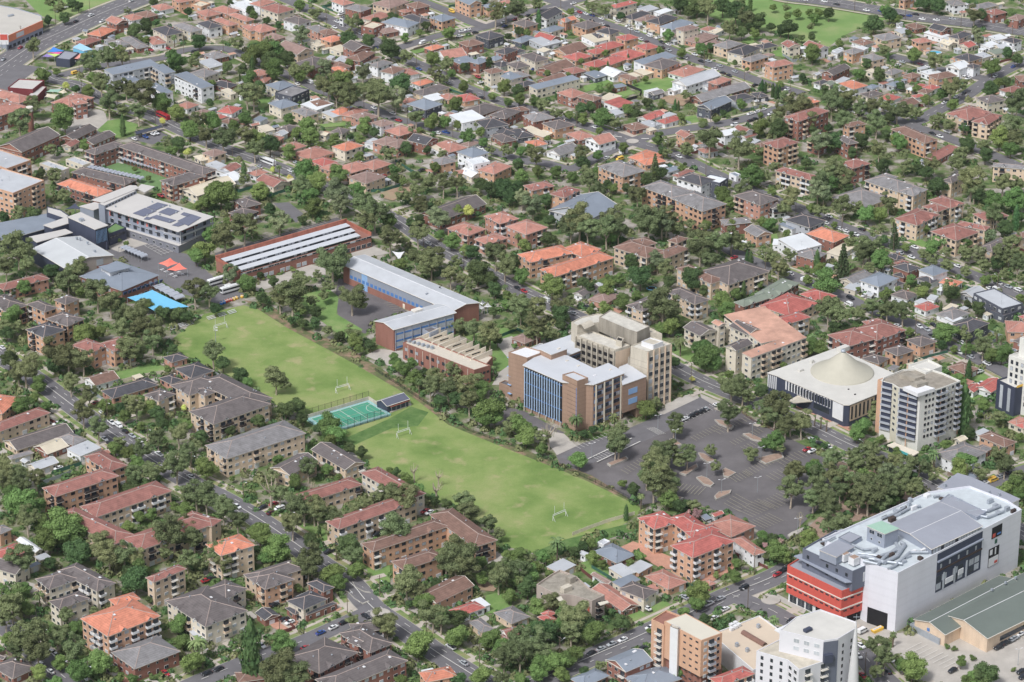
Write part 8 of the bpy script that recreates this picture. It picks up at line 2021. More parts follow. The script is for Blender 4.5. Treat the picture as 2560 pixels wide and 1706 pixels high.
panel(a1, T, (430, 1252), (545, 1235), 29, 20, 23.5, 0, .6, M['navy'], 'planter', 1.6); boxat(a1, T, 308, 1170, 29.2, 3.4, 1.8, 1.1, M['navy'], 'roof_plant')
sp = lm('spire', 'spire', 'slender white conical spire topped by a thin cross beside the white apartment tower', T, 682, 1130, 34)
mb = MB(); mb.lathe([(2.7, 0), (2.5, 3), (2.1, 10), (1.6, 18), (1.1, 25), (.6, 31), (.25, 35), (.01, 36)], n=28); part(mb, 'cone', mat('spire render', rgb(200, 200, 202), noise=.06, streak=True), sp, True)
mb = MB(); mb.bar((0, 0, 35), (0, 0, 39), .09); mb.bar((-1.2, 0, 37.8), (1.2, 0, 37.8), .09); part(mb, 'cross', M['plantmetal'], sp)
# --- orange brick tower, tan flat roof, school by the lower road
T = (2, 3)
o1 = lm('apartment_tower', 'apartment tower', 'orange and red brick eight-storey tower with cream roof and white stair shaft', T, 1400, 1300, 12)
CR = mat('cream roof sheet', rgb(206, 200, 184), noise=.04, scale=.1)
blk(o1, T, [(1180, 1098), (1465, 1248), (1628, 1188), (1345, 1035)], 24, 8.0, wallmat('O'), CR, par=.15)
blk(o1, T, [(1180, 1098), (1465, 1248), (1628, 1188), (1345, 1035)], 24, 0, wallmat('O'), CR, par=-.6) if False else None
o1b = [(1181, 1098), (1465, 1247), (1627, 1188), (1345, 1036)]
blk(o1, T, [(x, y + 261) for x, y in o1b], 8.0, 0, wallmat('B'), CR, par=0)
blk(o1, T, [(1080, 1092), (1178, 1138), (1300, 1060), (1195, 1020)], 22, 0, wallmat('O'), wallmat('B'), par=.7)
blk(o1, T, [(1225, 1135), (1285, 1160), (1302, 1140), (1240, 1115)], 24.8, 0, M['white'], M['concrete'], par=0)
fac(o1, T, (1310, 1165), (1465, 1248), 24, [22.6, 19.6, 16.6, 13.6, 10.6, 7.6, 4.6, 1.9], 3, WG(1.3, .6, 'gd')); fac(o1, T, (1080, 1092), (1178, 1138), 22, [18, 15.2, 12.4, 9.6, 6.8, 4], 1, balc_mesh(3.1, 'bars'), 'balcony', m0=2.5)
fac(o1, T, (1465, 1248), (1628, 1188), 24, [22.2, 19.3, 16.4, 13.5, 10.6, 7.7, 4.8, 2], 1, WG(1.4, 1.3, 'cw'), m0=.6, m1=6.6); fac(o1, T, (1465, 1248), (1628, 1188), 24, [22.2, 19.3, 16.4, 13.5, 10.6, 7.7, 4.8, 2], 1, WG(1.2, 1.3, 'gw'), m0=7, m1=.4); fac(o1, T, (1465, 1248), (1628, 1188), 24, [20.9, 18, 15.1, 12.2, 9.3, 6.4, 3.5], 1, balc_mesh(3.1, 'glass'), 'balcony')
k1 = lm('flat_roofed_shop', 'shop', 'tan flat-roofed building with rooftop air-conditioners behind the orange brick tower', T, 1800, 1250, 6)
blk(k1, T, [(1540, 1200), (1868, 1480), (1930, 1460), (2160, 1230), (1915, 1058), (1640, 1165)], 9, 0, M['white'], mat('tan membrane', rgb(206, 188, 166), noise=.05, scale=.1), par=.5)
for x, y in ((1700, 1165), (1730, 1150), (1755, 1135), (1700, 1135), (1730, 1120)): boxat(k1, T, x, y, 9.1, 1.5, 1.5, 1.3, M['white'], 'cooling_unit')
for x, y in ((1742, 1290), (1822, 1330), (1908, 1145)): boxat(k1, T, x, y, 9.1, 1.2, 1.2, 1.6, M['plantmetal'], 'roof_plant')
mb = MB(); A, B = Vector(W(T, 1790, 1185, 9.1)) - Vector(k1.location[:2]), Vector(W(T, 1960, 1285, 9.1)) - Vector(k1.location[:2]); d = (B - A).normalized(); nn = Vector((-d.y, d.x)) * 1.3
for q in range(8):
    a0, a1_ = math.pi * q / 8, math.pi * (q + 1) / 8
    mb.quad((*(A + nn * math.cos(a0)), 9.1 + 1.3 * math.sin(a0)), (*(B + nn * math.cos(a0)), 9.1 + 1.3 * math.sin(a0)), (*(B + nn * math.cos(a1_)), 9.1 + 1.3 * math.sin(a1_)), (*(A + nn * math.cos(a1_)), 9.1 + 1.3 * math.sin(a1_)))
part(mb, 'barrel_skylight', mat('bronze glazing', rgb(132, 100, 88), rough=.3, noise=.1), k1)
# --- grey concrete flats in the middle of the lower edge
q1 = lm('apartment_building', 'apartment block', 'grey rendered flat-roofed apartment block with parapets near the lower edge', T, 450, 880, 8)
GR = mat('grey render', rgb(176, 162, 152), noise=.12, streak=True, fine=.04)
blk(q1, T, [(190, 822), (340, 900), (460, 905), (620, 950), (718, 905), (600, 850), (500, 760), (370, 708), (310, 740)], 10, 0, GR, M['dconcrete'], par=.8)
boxat(q1, T, 420, 860, 10, 4.5, 2.6, 2.2, M['concrete'], 'roof_plant'); boxat(q1, T, 455, 790, 10, 3.2, 3.0, 2.6, M['dconcrete'], 'roof_plant')
fac(q1, T, (620, 950), (718, 905), 10, [1, 4, 7], 1, balc_mesh(3.1, 'dark'), 'balcony'); fac(q1, T, (190, 822), (340, 900), 10, [4.6, 7.6], 2, WG(.9, 1.0, 'gw'))
for pts in ([(340, 908), (380, 900), (420, 962), (390, 966)], [(665, 950), (740, 935), (750, 950), (685, 972)]): slabz(q1, T, pts, 10.4, .3, CR, 'sun_hood')
panel(q1, T, (460, 905), (620, 950), 10, 5, 7.6, .78, .88, M['redpaint'], 'red_panel', .2)
# --- orange shopfront warehouse, corner shop, chimney, in the far left corner
T = (0, 0)
h1 = lm('warehouse_shop', 'shop', 'large warehouse store with orange fascia at the upper left corner', T, 60, 200, 6)
blk(h1, T, [(-350, 170), (62, 345), (390, 200), (380, 150), (150, 82), (-200, 20)], 8.5, 0, M['bluegrey'], mat('pale warehouse roof', rgb(190, 186, 178), noise=.06, scale=.1), par=.5)
panel(h1, T, (62, 345), (390, 200), 8.5, 4.8, 9.4, 0, 1, M['orangepaint'], 'fascia_sign', .3); panel(h1, T, (62, 345), (390, 200), 8.5, 5.6, 8.4, .25, .46, M['white'], 'sign_panel', .4); panel(h1, T, (-350, 170), (62, 345), 8.5, 4.8, 9.4, .8, 1, M['orangepaint'], 'fascia_sign', .3); fac(h1, T, (62, 345), (390, 200), 8.5, [1.6], 8, WG(2.6, 1.8, 'gd'))
boxat(h1, T, 100, 150, 8.6, 4, 1.6, 1, M['plantmetal'], 'roof_plant')
h2 = lm('corner_shop', 'shop', 'grey flat-roofed corner shop between coloured sails', T, 620, 520, 3)
blk(h2, T, [(512, 540), (640, 555), (728, 490), (590, 470)], 5, 0, M['navy'], M['greysheet'], par=.4)
h3 = lm('truck_bay', 'shed', 'pale blue roofed delivery bay behind the corner shop', T, 760, 440, 4)
blk(h3, T, [(672, 440), (770, 472), (848, 458), (735, 405)], 5.5, 0, M['aqua'], mat('sky blue roof', rgb(156, 206, 236), noise=.05), par=0, over=.2)
h4 = lm('maroon_building', 'hall', 'flat pale-roofed building with dark maroon walls', T, 240, 780, 4)
blk(h4, T, [(72, 812), (300, 830), (408, 745), (175, 732)], 7, 0, M['maroon'], PR, par=.5); blk(h4, T, [(258, 880), (340, 890), (428, 800), (350, 785)], 5, 0, M['maroon'], PR, par=.2)
h5 = lm('chimney_tower', 'chimney', 'round brown brick chimney tower with white band', T, 282, 1150, 4)
mb = MB(); mb.lathe([(1.9, 0), (1.9, 13.2)], n=20); part(mb, 'shaft', wallmat('B'), h5, True); mb = MB(); mb.lathe([(2.0, 12.6), (2.0, 13.3), (1.5, 13.3), (1.5, 14.6), (2.1, 14.7), (2.0, 15.2), (.01, 15.3)], n=20); part(mb, 'cap', M['fascia'], h5)
sg = lm('billboard', 'sign', 'tall red and white shop sign board beside the orange warehouse', T, 20, 480, 0)
mb = MB(); mb.bar((0, 0, 0), (0, 0, 7), .3); mb.bar((3, 0, 0), (3, 0, 7), .3); part(mb, 'post', M['steel'], sg); mb = MB(); mb.box(-1, -.2, 5, 4.5, .2, 12); part(mb, 'board', M['white'], sg); mb = MB(); mb.box(-.6, -.26, 8, 4.1, -.18, 11.6); part(mb, 'red_panel', M['redpaint'], sg)
cv = lm('covered_walk', 'canopy', 'long dark blue covered walkway beside the small school car park', T, 1360, 1195, 3)
blk(cv, T, [(1235, 1212), (1250, 1240), (1500, 1170), (1480, 1150)], 3.2, 2.9, M['navy'], M['navy'], par=0)
for t_ in range(6):
    p = W(T, 1240 + 50 * t_, 1222 - 13.5 * t_, 3); o = cv.location; mb = MB(); mb.bar((p[0] - o.x, p[1] - o.y, 0), (p[0] - o.x, p[1] - o.y, 3), .1); part(mb, 'post', M['steel'], cv)
wk = lm('church_spandrel', 'parapet', 'x', T, 0, 0) if False else None
# ---------------------------------------------------------------- playing fields
T = (1, 2)
def goal(label, sh, a, b):
    A, B = Vector(W(sh, *a)), Vector(W(sh, *b)); c = (A + B) / 2; rz = math.atan2((B - A).y, (B - A).x); root = thing('goal_posts', 'goal posts', '', tuple(c), rz=rz, label=label, group='goal posts on the playing fields')
    w = 7.4 / 2
    for s_ in (-1, 1):
        mb = MB(); mb.bar((s_ * w, 0, 0), (s_ * w, 0, 2.6), .11, 0, 8); part(mb, 'soccer_post', M['white'], root); mb = MB(); mb.bar((s_ * 2.75, 0, 2.4), (s_ * 2.75, 0, 7.0), .07, 0, 8); part(mb, 'upright', M['white'], root)
        mb = MB(); mb.bar((s_ * w, 0, 2.5), (s_ * w, -1.5, .2), .07); part(mb, 'stay', M['white'], root)
    mb = MB(); mb.bar((-w, 0, 2.55), (w, 0, 2.55), .11, 0, 8); part(mb, 'crossbar', M['white'], root); mb = MB(); mb.bar((-w, 0, 3.2), (w, 0, 3.2), .09, 0, 8); part(mb, 'upper_crossbar', M['white'], root)
goal('white goal posts on the upper field beside the sports court', T, (733, 675), (855, 640)); goal('white goal posts just below the sports court', T, (1294, 1088), (1413, 1048)); goal('white goal posts at the far lower end of the playing field', (2, 3), (317, 320), (415, 280)); goal('white goal posts at the top end by the bleachers', (0, 2), (1967, 107), (2082, 72))
lp = lm('light_pole', 'light pole', 'tall floodlight pole at the top end of the playing field', (0, 2), 1984, 208)
mb = MB(); mb.bar((0, 0, 0), (0, 0, 8), .16, 0, 8, .1); part(mb, 'pole', M['steel'], lp)
for z in (6.6, 8): mb = MB(); mb.box(.1, -.3, z - .2, 1.1, .3, z + .2); part(mb, 'lamp', M['white'], lp)
bl_i = 0
for sh, x, y in (((0, 2), 1585, 85), ((0, 2), 1655, 62), ((0, 2), 1735, 45), ((0, 1), 1940, 1460), ((0, 1), 2040, 1432), ((0, 1), 2130, 1408)):
    bl = lm('bleacher', 'bleacher', ['white bleacher seats nearest the gum trees, lowest of the six', 'second white bleacher from the gum trees at the field end', 'third white bleacher from the gum trees at the field end', 'white bleacher fourth in line from the gum trees', 'white bleacher fifth in line, below the coloured bins', 'topmost white bleacher, nearest the coloured bins'][bl_i], sh, x, y, rz=R(40), group='bleachers at the end of the playing field'); bl_i += 1
    for k in range(3): mb = MB(); mb.box(-2.3, k * .8 - 1.2, .4 + k * .4, 2.3, k * .8 - .8, .5 + k * .4); part(mb, 'bench', M['white'], bl)
    mb = MB(); [mb.bar((q, -1.3, 0), (q, 1.0, 1.2), .06) for q in (-2, 0, 2)]; part(mb, 'frame', M['steel'], bl)
# court
P = [W(T, *q, 1.0) for q in ((1035, 737), (1240, 865), (820, 1002), (505, 915))]
c0 = Vector(P[0]); cu = (Vector(P[1]) - c0); cw = cu.length; cu.normalize(); cv_ = Vector((cu.y, -cu.x)); cv_ = cv_ if cv_.x < 0 else -cv_; LC = 34.5
ct = thing('sports_court', 'sports court', '', tuple(c0), label='green sports court with teal border and painted lines'); q_ = lambda s, t: tuple(cu * s + cv_ * t)
mb = MB(); mb.prism([q_(0, 0), q_(0, LC), q_(cw, LC), q_(cw, 0)] if cu.cross(cv_) < 0 else [q_(0, 0), q_(cw, 0), q_(cw, LC), q_(0, LC)], -1, 1.0); part(mb, 'border', mat('teal acrylic border', rgb(140, 186, 186), noise=.04), ct)
mb = MB(); mb.poly([(*q_(1.3, 1.4), 1.03), (*q_(cw - 1.3, 1.4), 1.03), (*q_(cw - 1.3, LC - 1.4), 1.03), (*q_(1.3, LC - 1.4), 1.03)]); part(mb, 'playing_surface', mat('green acrylic court', rgb(64, 152, 124), noise=.06, scale=.2), ct)
def ln(mb, a, b, w=.1):
    a, b = Vector(a), Vector(b); d = (b - a).normalized(); n = Vector((-d.y, d.x)) * w; mb.quad((*q_(*(a - n)), 1.06), (*q_(*(b - n)), 1.06), (*q_(*(b + n)), 1.06), (*q_(*(a + n)), 1.06))
mb = MB(); x0, x1, y0, y1 = 1.5, cw - 1.5, 1.6, LC - 1.6
for a, b in (((x0, y0), (x1, y0)), ((x1, y0), (x1, y1)), ((x1, y1), (x0, y1)), ((x0, y1), (x0, y0)), ((x0, LC / 3), (x1, LC / 3)), ((x0, LC * 2 / 3), (x1, LC * 2 / 3)), ((x0, LC / 2), (x1, LC / 2))): ln(mb, a, b)
for cx_, cy_, r_, a0, a1 in ((cw / 2, y0, 5, 0, math.pi), (cw / 2, y1, 5, math.pi, 2 * math.pi), (cw / 2, LC / 2, .5, 0, 2 * math.pi)):
    for k in range(12): t0, t1 = a0 + (a1 - a0) * k / 12, a0 + (a1 - a0) * (k + 1) / 12; ln(mb, (cx_ + r_ * math.cos(t0), cy_ + r_ * math.sin(t0)), (cx_ + r_ * math.cos(t1), cy_ + r_ * math.sin(t1)))
part(mb, 'white_lines', M['marking'], ct)
mb = MB()
for a, b in (((3.4, 4), (cw - 3.4, 4)), ((cw - 3.4, 4), (cw - 3.4, LC - 4)), ((cw - 3.4, LC - 4), (3.4, LC - 4)), ((3.4, LC - 4), (3.4, 4)), ((3.4, 10), (cw - 3.4, 10)), ((3.4, 20), (cw - 3.4, 20)), ((cw / 2, 10), (cw / 2, 25)), ((3.4, 25), (cw - 3.4, 25))): ln(mb, a, b, .07)
part(mb, 'yellow_lines', M['ymark'], ct)
mb = MB(); e = q_
for a, b in ((q_(-.3, -.3), q_(-.3, LC + .3)), (q_(-.3, -.3), q_(cw * .35, -.3))): 
    a, b = Vector(a), Vector(b); d = (b - a).normalized(); n = Vector((-d.y, d.x)) * .15; mb.prism([tuple(a - n), tuple(b - n), tuple(b + n), tuple(a + n)], -1, 2.6)
part(mb, 'retaining_wall', M['concrete'], ct)
mark([P[0], P[1], Vector(P[1]) + cv_ * LC, c0 + cv_ * LC], 1, 2)
ch = lm('clubhouse', 'shed', 'dark gable-roofed clubhouse with rusty verandah beside the sports court', T, 1260, 750, 4)
gab(ch, T, (1112, 745), (1205, 785), (1398, 722), (1305, 680), 4.2, 1.6, 'FR', M['navy'], mat('slate sheet roof', rgb(96, 100, 118), rough=.5, noise=.06)); slabz(ch, T, [(1220, 792), (1240, 803), (1418, 740), (1400, 728)], 3.2, .2, mat('rusty verandah roof', rgb(158, 96, 80), noise=.2), 'verandah_roof')
slabz(ch, T, [(1215, 838), (1240, 850), (1435, 775), (1405, 760)], .4, .4, M['concrete'], 'slab')
for k in range(5): p = W(T, 1245 + 43 * k, 803 - 15.5 * k, 3.2); o = ch.location; mb = MB(); mb.bar((p[0] - o.x, p[1] - o.y, 0), (p[0] - o.x, p[1] - o.y, 3.1), .08); part(mb, 'post', M['steel'], ch)
# car park lamps
lampk = 0
for sh, x, y in (((2, 2), 1340, 1015), ((2, 2), 2207, 1090), ((2, 2), 2285, 1310), ((2, 2), 733, 1275), ((2, 2), 1500, 1150), ((2, 3), 1622, 118), ((2, 3), 1900, 100), ((3, 3), 228, 420), ((2, 2), 1790, 1460), ((3, 3), 1935, 1440)):
    l_ = lm('car_park_lamp', 'street lamp', ['lamp post at the kerb opposite the parked black cars', 'lamp post on the mulch island highest in the big car park', 'lamp post beside the lone young tree in the big car park', 'lamp post by the white hatched bays near the college', 'lamp post beneath the tall gum in the car park', 'lamp post on the pale teardrop island near the red roofs', 'lamp post between bays nearest the gum thicket', 'twin lamp on the exit island near the club', 'lamp post on the small mulch island amid the big car park', 'lamp post in the supermarket car park'][lampk], sh, x, y, group='car park lamps', rz=R(20)); lampk += 1
    mb = MB(); mb.bar((0, 0, 0), (0, 0, 7.5), .11, 0, 8, .07); part(mb, 'pole', M['steel'], l_)
    for s_ in (-1, 1): mb = MB(); mb.bar((0, 0, 7.4), (s_ * 1.3, 0, 7.8), .05); mb.box(s_ * 1.3 - .4, -.15, 7.75, s_ * 1.3 + .4, .15, 7.9); part(mb, 'lamp_head', M['white'], l_)
# fences round the fields, coloured bins, picnic tables, pools, trampoline
def pxs(sh, L): return [W(sh, x, y) for x, y in L]
LATE = []
def late(*a, **k): LATE.append((a, k))
late('fence', '', pxs('O', [(862, 852), (955, 912), (1075, 990), (1200, 1035)]), 'blackfence', slats=True, h=1.6, label='black steel fence between the playing field and the campus trees')
late('fence', '', pxs('O', [(1240, 1050), (1330, 1092), (1420, 1135), (1490, 1172)]), 'blackfence', slats=True, h=1.8, label='black steel fence between the lower field and the car park')
late('fence', '', pxs('O', [(1315, 1232), (1350, 1218), (1400, 1200), (1458, 1184)]), 'creamfence', label='cream fence behind the red-roofed apartments along the field')
late('fence', '', pxs((0, 2), [(990, 480), (1200, 430), (1400, 375), (1490, 365)]), 'creamfence', label='white fence along the empty lawn below the upper field')
late('fence', '', pxs((0, 2), [(880, 640), (1090, 585), (1300, 530), (1585, 480)]), 'creamfence', label='long cream fence between the empty lawn and the blue-grey villas')
late('fence', '', [tuple(c0 + cu * -.4 + cv_ * s) for s in (-.4, 17, LC)] , 'blackfence', slats=True, h=5.5, label='tall mesh fence on the upper side of the sports court')
late('fence', '', [tuple(c0 + cu * (cw + .3) + cv_ * s) for s in (2, 17, LC)] , 'blackfence', slats=True, h=5.0, label='tall mesh fence on the lower side of the sports court')
late('fence', '', pxs((2, 2), [(2110, 860), (2240, 950), (2353, 1000), (2520, 1080)]), 'brownfence', slats=True, h=1.5, label='brown rail fence between the car park and the club road')
late('fence', '', pxs((2, 3), [(495, 675), (600, 760), (720, 840)]), 'brownfence', label='dark fence beside the small grey-roofed house near the flats')
late('fence', '', pxs((1, 1), [(1030, 300), (1180, 290), (1330, 245)]), 'greenfence', label='green fence above the vacant dirt block')
late('fence', '', pxs((1, 1), [(110, 345), (330, 275)]), 'greenfence', label='green fence below the yellow-roofed cottage')
late('fence', '', pxs((1, 1), [(1280, 20), (1420, 110), (1480, 140)]), 'greenfence', label='green fence beside the lawn above the gum trees')
late('fence', '', pxs((3, 2), [(1340, 400), (1480, 350), (1650, 310)]), 'greenfence', label='green fence behind the tan brick villas')
late('fence', '', pxs((2, 3), [(1730, 590), (1850, 640), (1980, 700)]), 'brownfence', label='maroon fence beside the terracotta cottage near the red-roofed apartments')
late('fence', '', pxs((1, 0), [(1770, 395), (1900, 470)]), 'creamfence', label='white boundary fence below the upper side street')
late('fence', '', pxs((2, 0), [(330, 460), (560, 390), (700, 330)]), 'creamfence', label='cream boundary wall beside the long drive in the upper suburb')
late('fence', '', pxs((2, 0), [(1050, 790), (1190, 850), (1170, 900), (1050, 930)]), 'blackfence', label='dark fence between the two back lawns')
late('fence', '', pxs((0, 2), [(480, 1420), (750, 1335)]), 'greenfence', label='green fence beside the cream sheds in the lower left')
for k, (x, y, m) in enumerate(((2035, 1330, 'skyblue'), (2060, 1322, 'skyblue'), (2080, 1312, 'redpaint'), (2100, 1305, 'redpaint'), (2125, 1298, 'redpaint'), (2150, 1290, 'yellow'), (2175, 1280, 'yellow'), (2225, 1268, 'yellow'))):
    b_ = lm('drum', 'drum', {'skyblue': 'blue', 'redpaint': 'red', 'yellow': 'yellow'}[m] + ' drum at the yard edge above the bleachers, ' + ['first', 'second', 'third', 'fourth', 'fifth', 'sixth', 'seventh', 'last'][k] + ' from the lower left', (0, 1), x, y, group='coloured drums'); mb = MB(); mb.lathe([(.01, 0), (.8, 0), (.85, 1.4), (.01, 1.5)], n=12); part(mb, 'body', M[m], b_, True); mb = MB(); mb.lathe([(.86, 1.3), (.9, 1.45), (.7, 1.55)], n=12); part(mb, 'rim', M['fascia'], b_)
for k, (x, y) in enumerate(((1490, 1018), (1525, 1035), (1575, 1060), (1645, 1040), (1672, 1060), (1610, 1078))):
    b_ = lm('picnic_table', 'picnic table', 'white picnic table by the coral sails, ' + ['first', 'second', 'third', 'fourth', 'fifth', 'sixth'][k] + ' from the left, counted row by row', (0, 1), x, y, rz=R(40), group='picnic tables'); mb = MB(); mb.box(-1.1, -.4, .7, 1.1, .4, .78); part(mb, 'table_top', M['white'], b_)
    for s_ in (-1, 1): mb = MB(); mb.box(-1.1, s_ * .75 - .15, .4, 1.1, s_ * .75 + .15, .46); part(mb, 'bench', M['white'], b_)
    mb = MB(); mb.bar((-.8, 0, 0), (-.8, 0, .7), .06); mb.bar((.8, 0, 0), (.8, 0, .7), .06); part(mb, 'leg', M['steel'], b_)
for lab, sh, x, y, rx, ry in (('oval blue swimming pool behind the two-storey tan house', (3, 0), 1518, 495, 5, 2.6), ('blue rectangular pool beside the white-roofed hall', (1, 0), 2080, 1058, 4, 2)):
    c = W(sh, x, y); pl = thing('swimming_pool', 'pool', '', c, label=lab); n = 28
    mb = MB(); mb.prism([((rx + .4) * math.cos(2 * math.pi * q / n), (ry + .4) * math.sin(2 * math.pi * q / n)) for q in range(n)], .2, 1.0); part(mb, 'rim', M['white'], pl); mb = MB(); mb.poly([(rx * math.cos(2 * math.pi * q / n), ry * math.sin(2 * math.pi * q / n), 1.03) for q in range(n)]); part(mb, 'water', M['poolwater'], pl)
tp = lm('trampoline', 'trampoline', 'round trampoline with bright blue rim on a back lawn', (2, 1), 1282, 1195); mb = MB(); mb.lathe([(2.6, .9), (2.2, .95)], n=24); part(mb, 'rim', M['aqua'], tp); mb = MB(); mb.lathe([(2.2, .93), (.01, .9)], n=24); part(mb, 'mat', M['dark'], tp); mb = MB(); [mb.bar((2.4 * math.cos(t), 2.4 * math.sin(t), 0), (2.4 * math.cos(t), 2.4 * math.sin(t), .9), .05) for t in (0, 1.57, 3.14, 4.71)]; part(mb, 'leg', M['steel'], tp)
sk = lm('skip_bin', 'skip bin', 'yellow skip bin full of rubbish in the club loading yard', (3, 3), 845, 1175, rz=R(40)); mb = MB(); loft(mb, [[(-2.9, -1, 1.5), (-2.9, 1, 1.5), (-2.2, 1, 0), (-2.2, -1, 0)], [(2.9, -1, 1.5), (2.9, 1, 1.5), (2.2, 1, 0), (2.2, -1, 0)]]); part(mb, 'body', M['yellow'], sk); mb = MB(); [mb.box(q * .5 - .4, -.5 + .1 * (q % 3), 1.4, q * .5 + .2, .4, 1.8) for q in range(-4, 5)]; part(mb, 'rubbish', M['white'], sk)
# ---------------------------------------------------------------- small sheds and carports in the back yards
hrng = random.Random(31); nshed = 0
for c, a, lx, ly, root in list(HOUSES):
    for tr in range(3):
        ux = Vector((math.cos(a), math.sin(a))); uy = Vector((-ux.y, ux.x)); w_, d_ = hrng.uniform(3, 6.5), hrng.uniform(2.6, 4.5)
        p = c + ux * hrng.choice((-1, 1)) * hrng.uniform(0, lx / 2) + uy * hrng.choice((-1, 1)) * (ly / 2 + hrng.uniform(3.5, 7)) if hrng.random() < .6 else c + uy * hrng.uniform(-ly / 3, ly / 3) + ux * hrng.choice((-1, 1)) * (lx / 2 + hrng.uniform(2.6, 4.5))
        cs = [p + ux * sx * w_ / 2 + uy * sy * d_ / 2 for sx, sy in ((-1, -1), (1, -1), (1, 1), (-1, 1), (0, 0), (0, -1), (0, 1), (-1, 0), (1, 0))]
        if any(at(q.x, q.y) for q in cs): continue
        X, Y = back(p.x, p.y)
        if not (0 < X < 2560 and 0 < Y < 1706): continue
        rc, wc, sh_ = hrng.choice('wlklwkulgts'), hrng.choice('WCGCWT'), hrng.choice('SSGS')
        rt = thing('shed', 'shed', f"small {WALLC[wc][0]} backyard shed with {ROOFC[rc][0]} roof", (p.x, p.y), group='sheds and carports')
        wing(rt, (p.x, p.y), rc, sh_, wc, 1, p + ux * (-w_ / 2) + uy * d_ / 2, p + ux * (-w_ / 2) - uy * d_ / 2, p + ux * w_ / 2 - uy * d_ / 2, hrng.uniform(2.3, 3.0), hrng, False, det=.3); nshed += 1
        if not (c.y > 120 and tr == 0): break
# paths, patios and drives beside the houses
mb = MB(); mb2 = MB()
for c, a, lx, ly, root in HOUSES:
    for tr in range(4):
        ux = Vector((math.cos(a), math.sin(a))); uy = Vector((-ux.y, ux.x)); w_, d_ = hrng.uniform(2.4, 5.5), hrng.uniform(3.5, 8)
        p = c + ux * hrng.choice((-1, 1)) * (lx / 2 + w_ / 2 + .7) + uy * hrng.uniform(-ly / 2, ly / 2) if hrng.random() < .5 else c + uy * hrng.choice((-1, 1)) * (ly / 2 + d_ / 2 + .7) + ux * hrng.uniform(-lx / 2, lx / 2)
        cs = [p + ux * sx * w_ / 2 + uy * sy * d_ / 2 for sx, sy in ((-1, -1), (1, -1), (1, 1), (-1, 1))]
        if any(at(q.x, q.y) for q in cs + [p]): continue
        (mb if hrng.random() < .75 else mb2).quad(*[(q.x, q.y, .3) for q in cs]); mark(cs, 4)
struct(mb, 'paving', M['lightpave']); struct(mb2, 'paving', M['brickpave'])
# ---------------------------------------------------------------- garden shrubbery that nobody could count
srng = np.random.RandomState(5)
for x, y, r_ in TPOS:
    if r_ > 2.5: mark([(x - 1, y - 1), (x + 1, y - 1), (x + 1, y + 1), (x - 1, y + 1)], 1)
def shrubbery(n, name, fol, hmin, hmax, seed, test):
    rs = np.random.RandomState(seed); T = []
    d = rs.normal(size=(46, 3)); d /= np.linalg.norm(d, axis=1, keepdims=True); d[:, 2] = np.abs(d[:, 2]) * .95
    nrm = d + rs.normal(size=d.shape) * .4; nrm /= np.linalg.norm(nrm, axis=1, keepdims=True)
    t = np.cross(nrm, rs.normal(size=d.shape)); t /= np.linalg.norm(t, axis=1, keepdims=True); b = np.cross(nrm, t); s = .26
    quad = np.stack([d - t * s - b * s * .5, d + t * s * .3 - b * s, d + t * s + b * s * .4, d - t * s * .4 + b * s], 1)
    V = []
    tries = 0
    while len(V) < n and tries < n * 40:
        tries += 1
        X, Y = rs.uniform(-60, 2620), rs.uniform(-60, 1760)
        x, y = G(X, Y)
        if Y < 480 and rs.rand() > .62: continue
        if not test(x, y): continue
        r_ = rs.uniform(hmin, hmax); r2 = r_ * rs.uniform(.7, 1.5); a = rs.uniform(0, 6.28); c_, s_ = math.cos(a), math.sin(a)
        q = quad * (.85 + .3 * rs.rand(46, 1, 1)); P = np.empty_like(q)
        P[..., 0] = (q[..., 0] * c_ - q[..., 1] * s_) * r_ + x; P[..., 1] = (q[..., 0] * s_ + q[..., 1] * c_) * r_ + y; P[..., 2] = q[..., 2] * r2
        V.append(P.reshape(-1, 3))
    V = np.concatenate(V); nq = len(V) // 4
    me = bpy.data.meshes.new(name); me.vertices.add(len(V)); me.vertices.foreach_set('co', V.ravel())
    me.loops.add(nq * 4); me.loops.foreach_set('vertex_index', np.arange(nq * 4)); me.polygons.add(nq)
    me.polygons.foreach_set('loop_start', np.arange(nq) * 4); me.polygons.foreach_set('loop_total', np.full(nq, 4)); me.materials.append(FOL[fol]); me.update(calc_edges=True)
    o = link(name, me); o['kind'] = 'stuff'; o['label'] = 'garden shrubs and hedges growing between the houses'
def free(x, y):
    if at(x, y) != 0: return False
    return True
shrubbery(3700, 'garden_shrubbery', 's', .7, 1.9, 1, free)
shrubbery(2600, 'garden_shrubbery', 'd', .8, 2.4, 2, free)
shrubbery(2200, 'garden_shrubbery', 'g', .9, 2.6, 3, free)
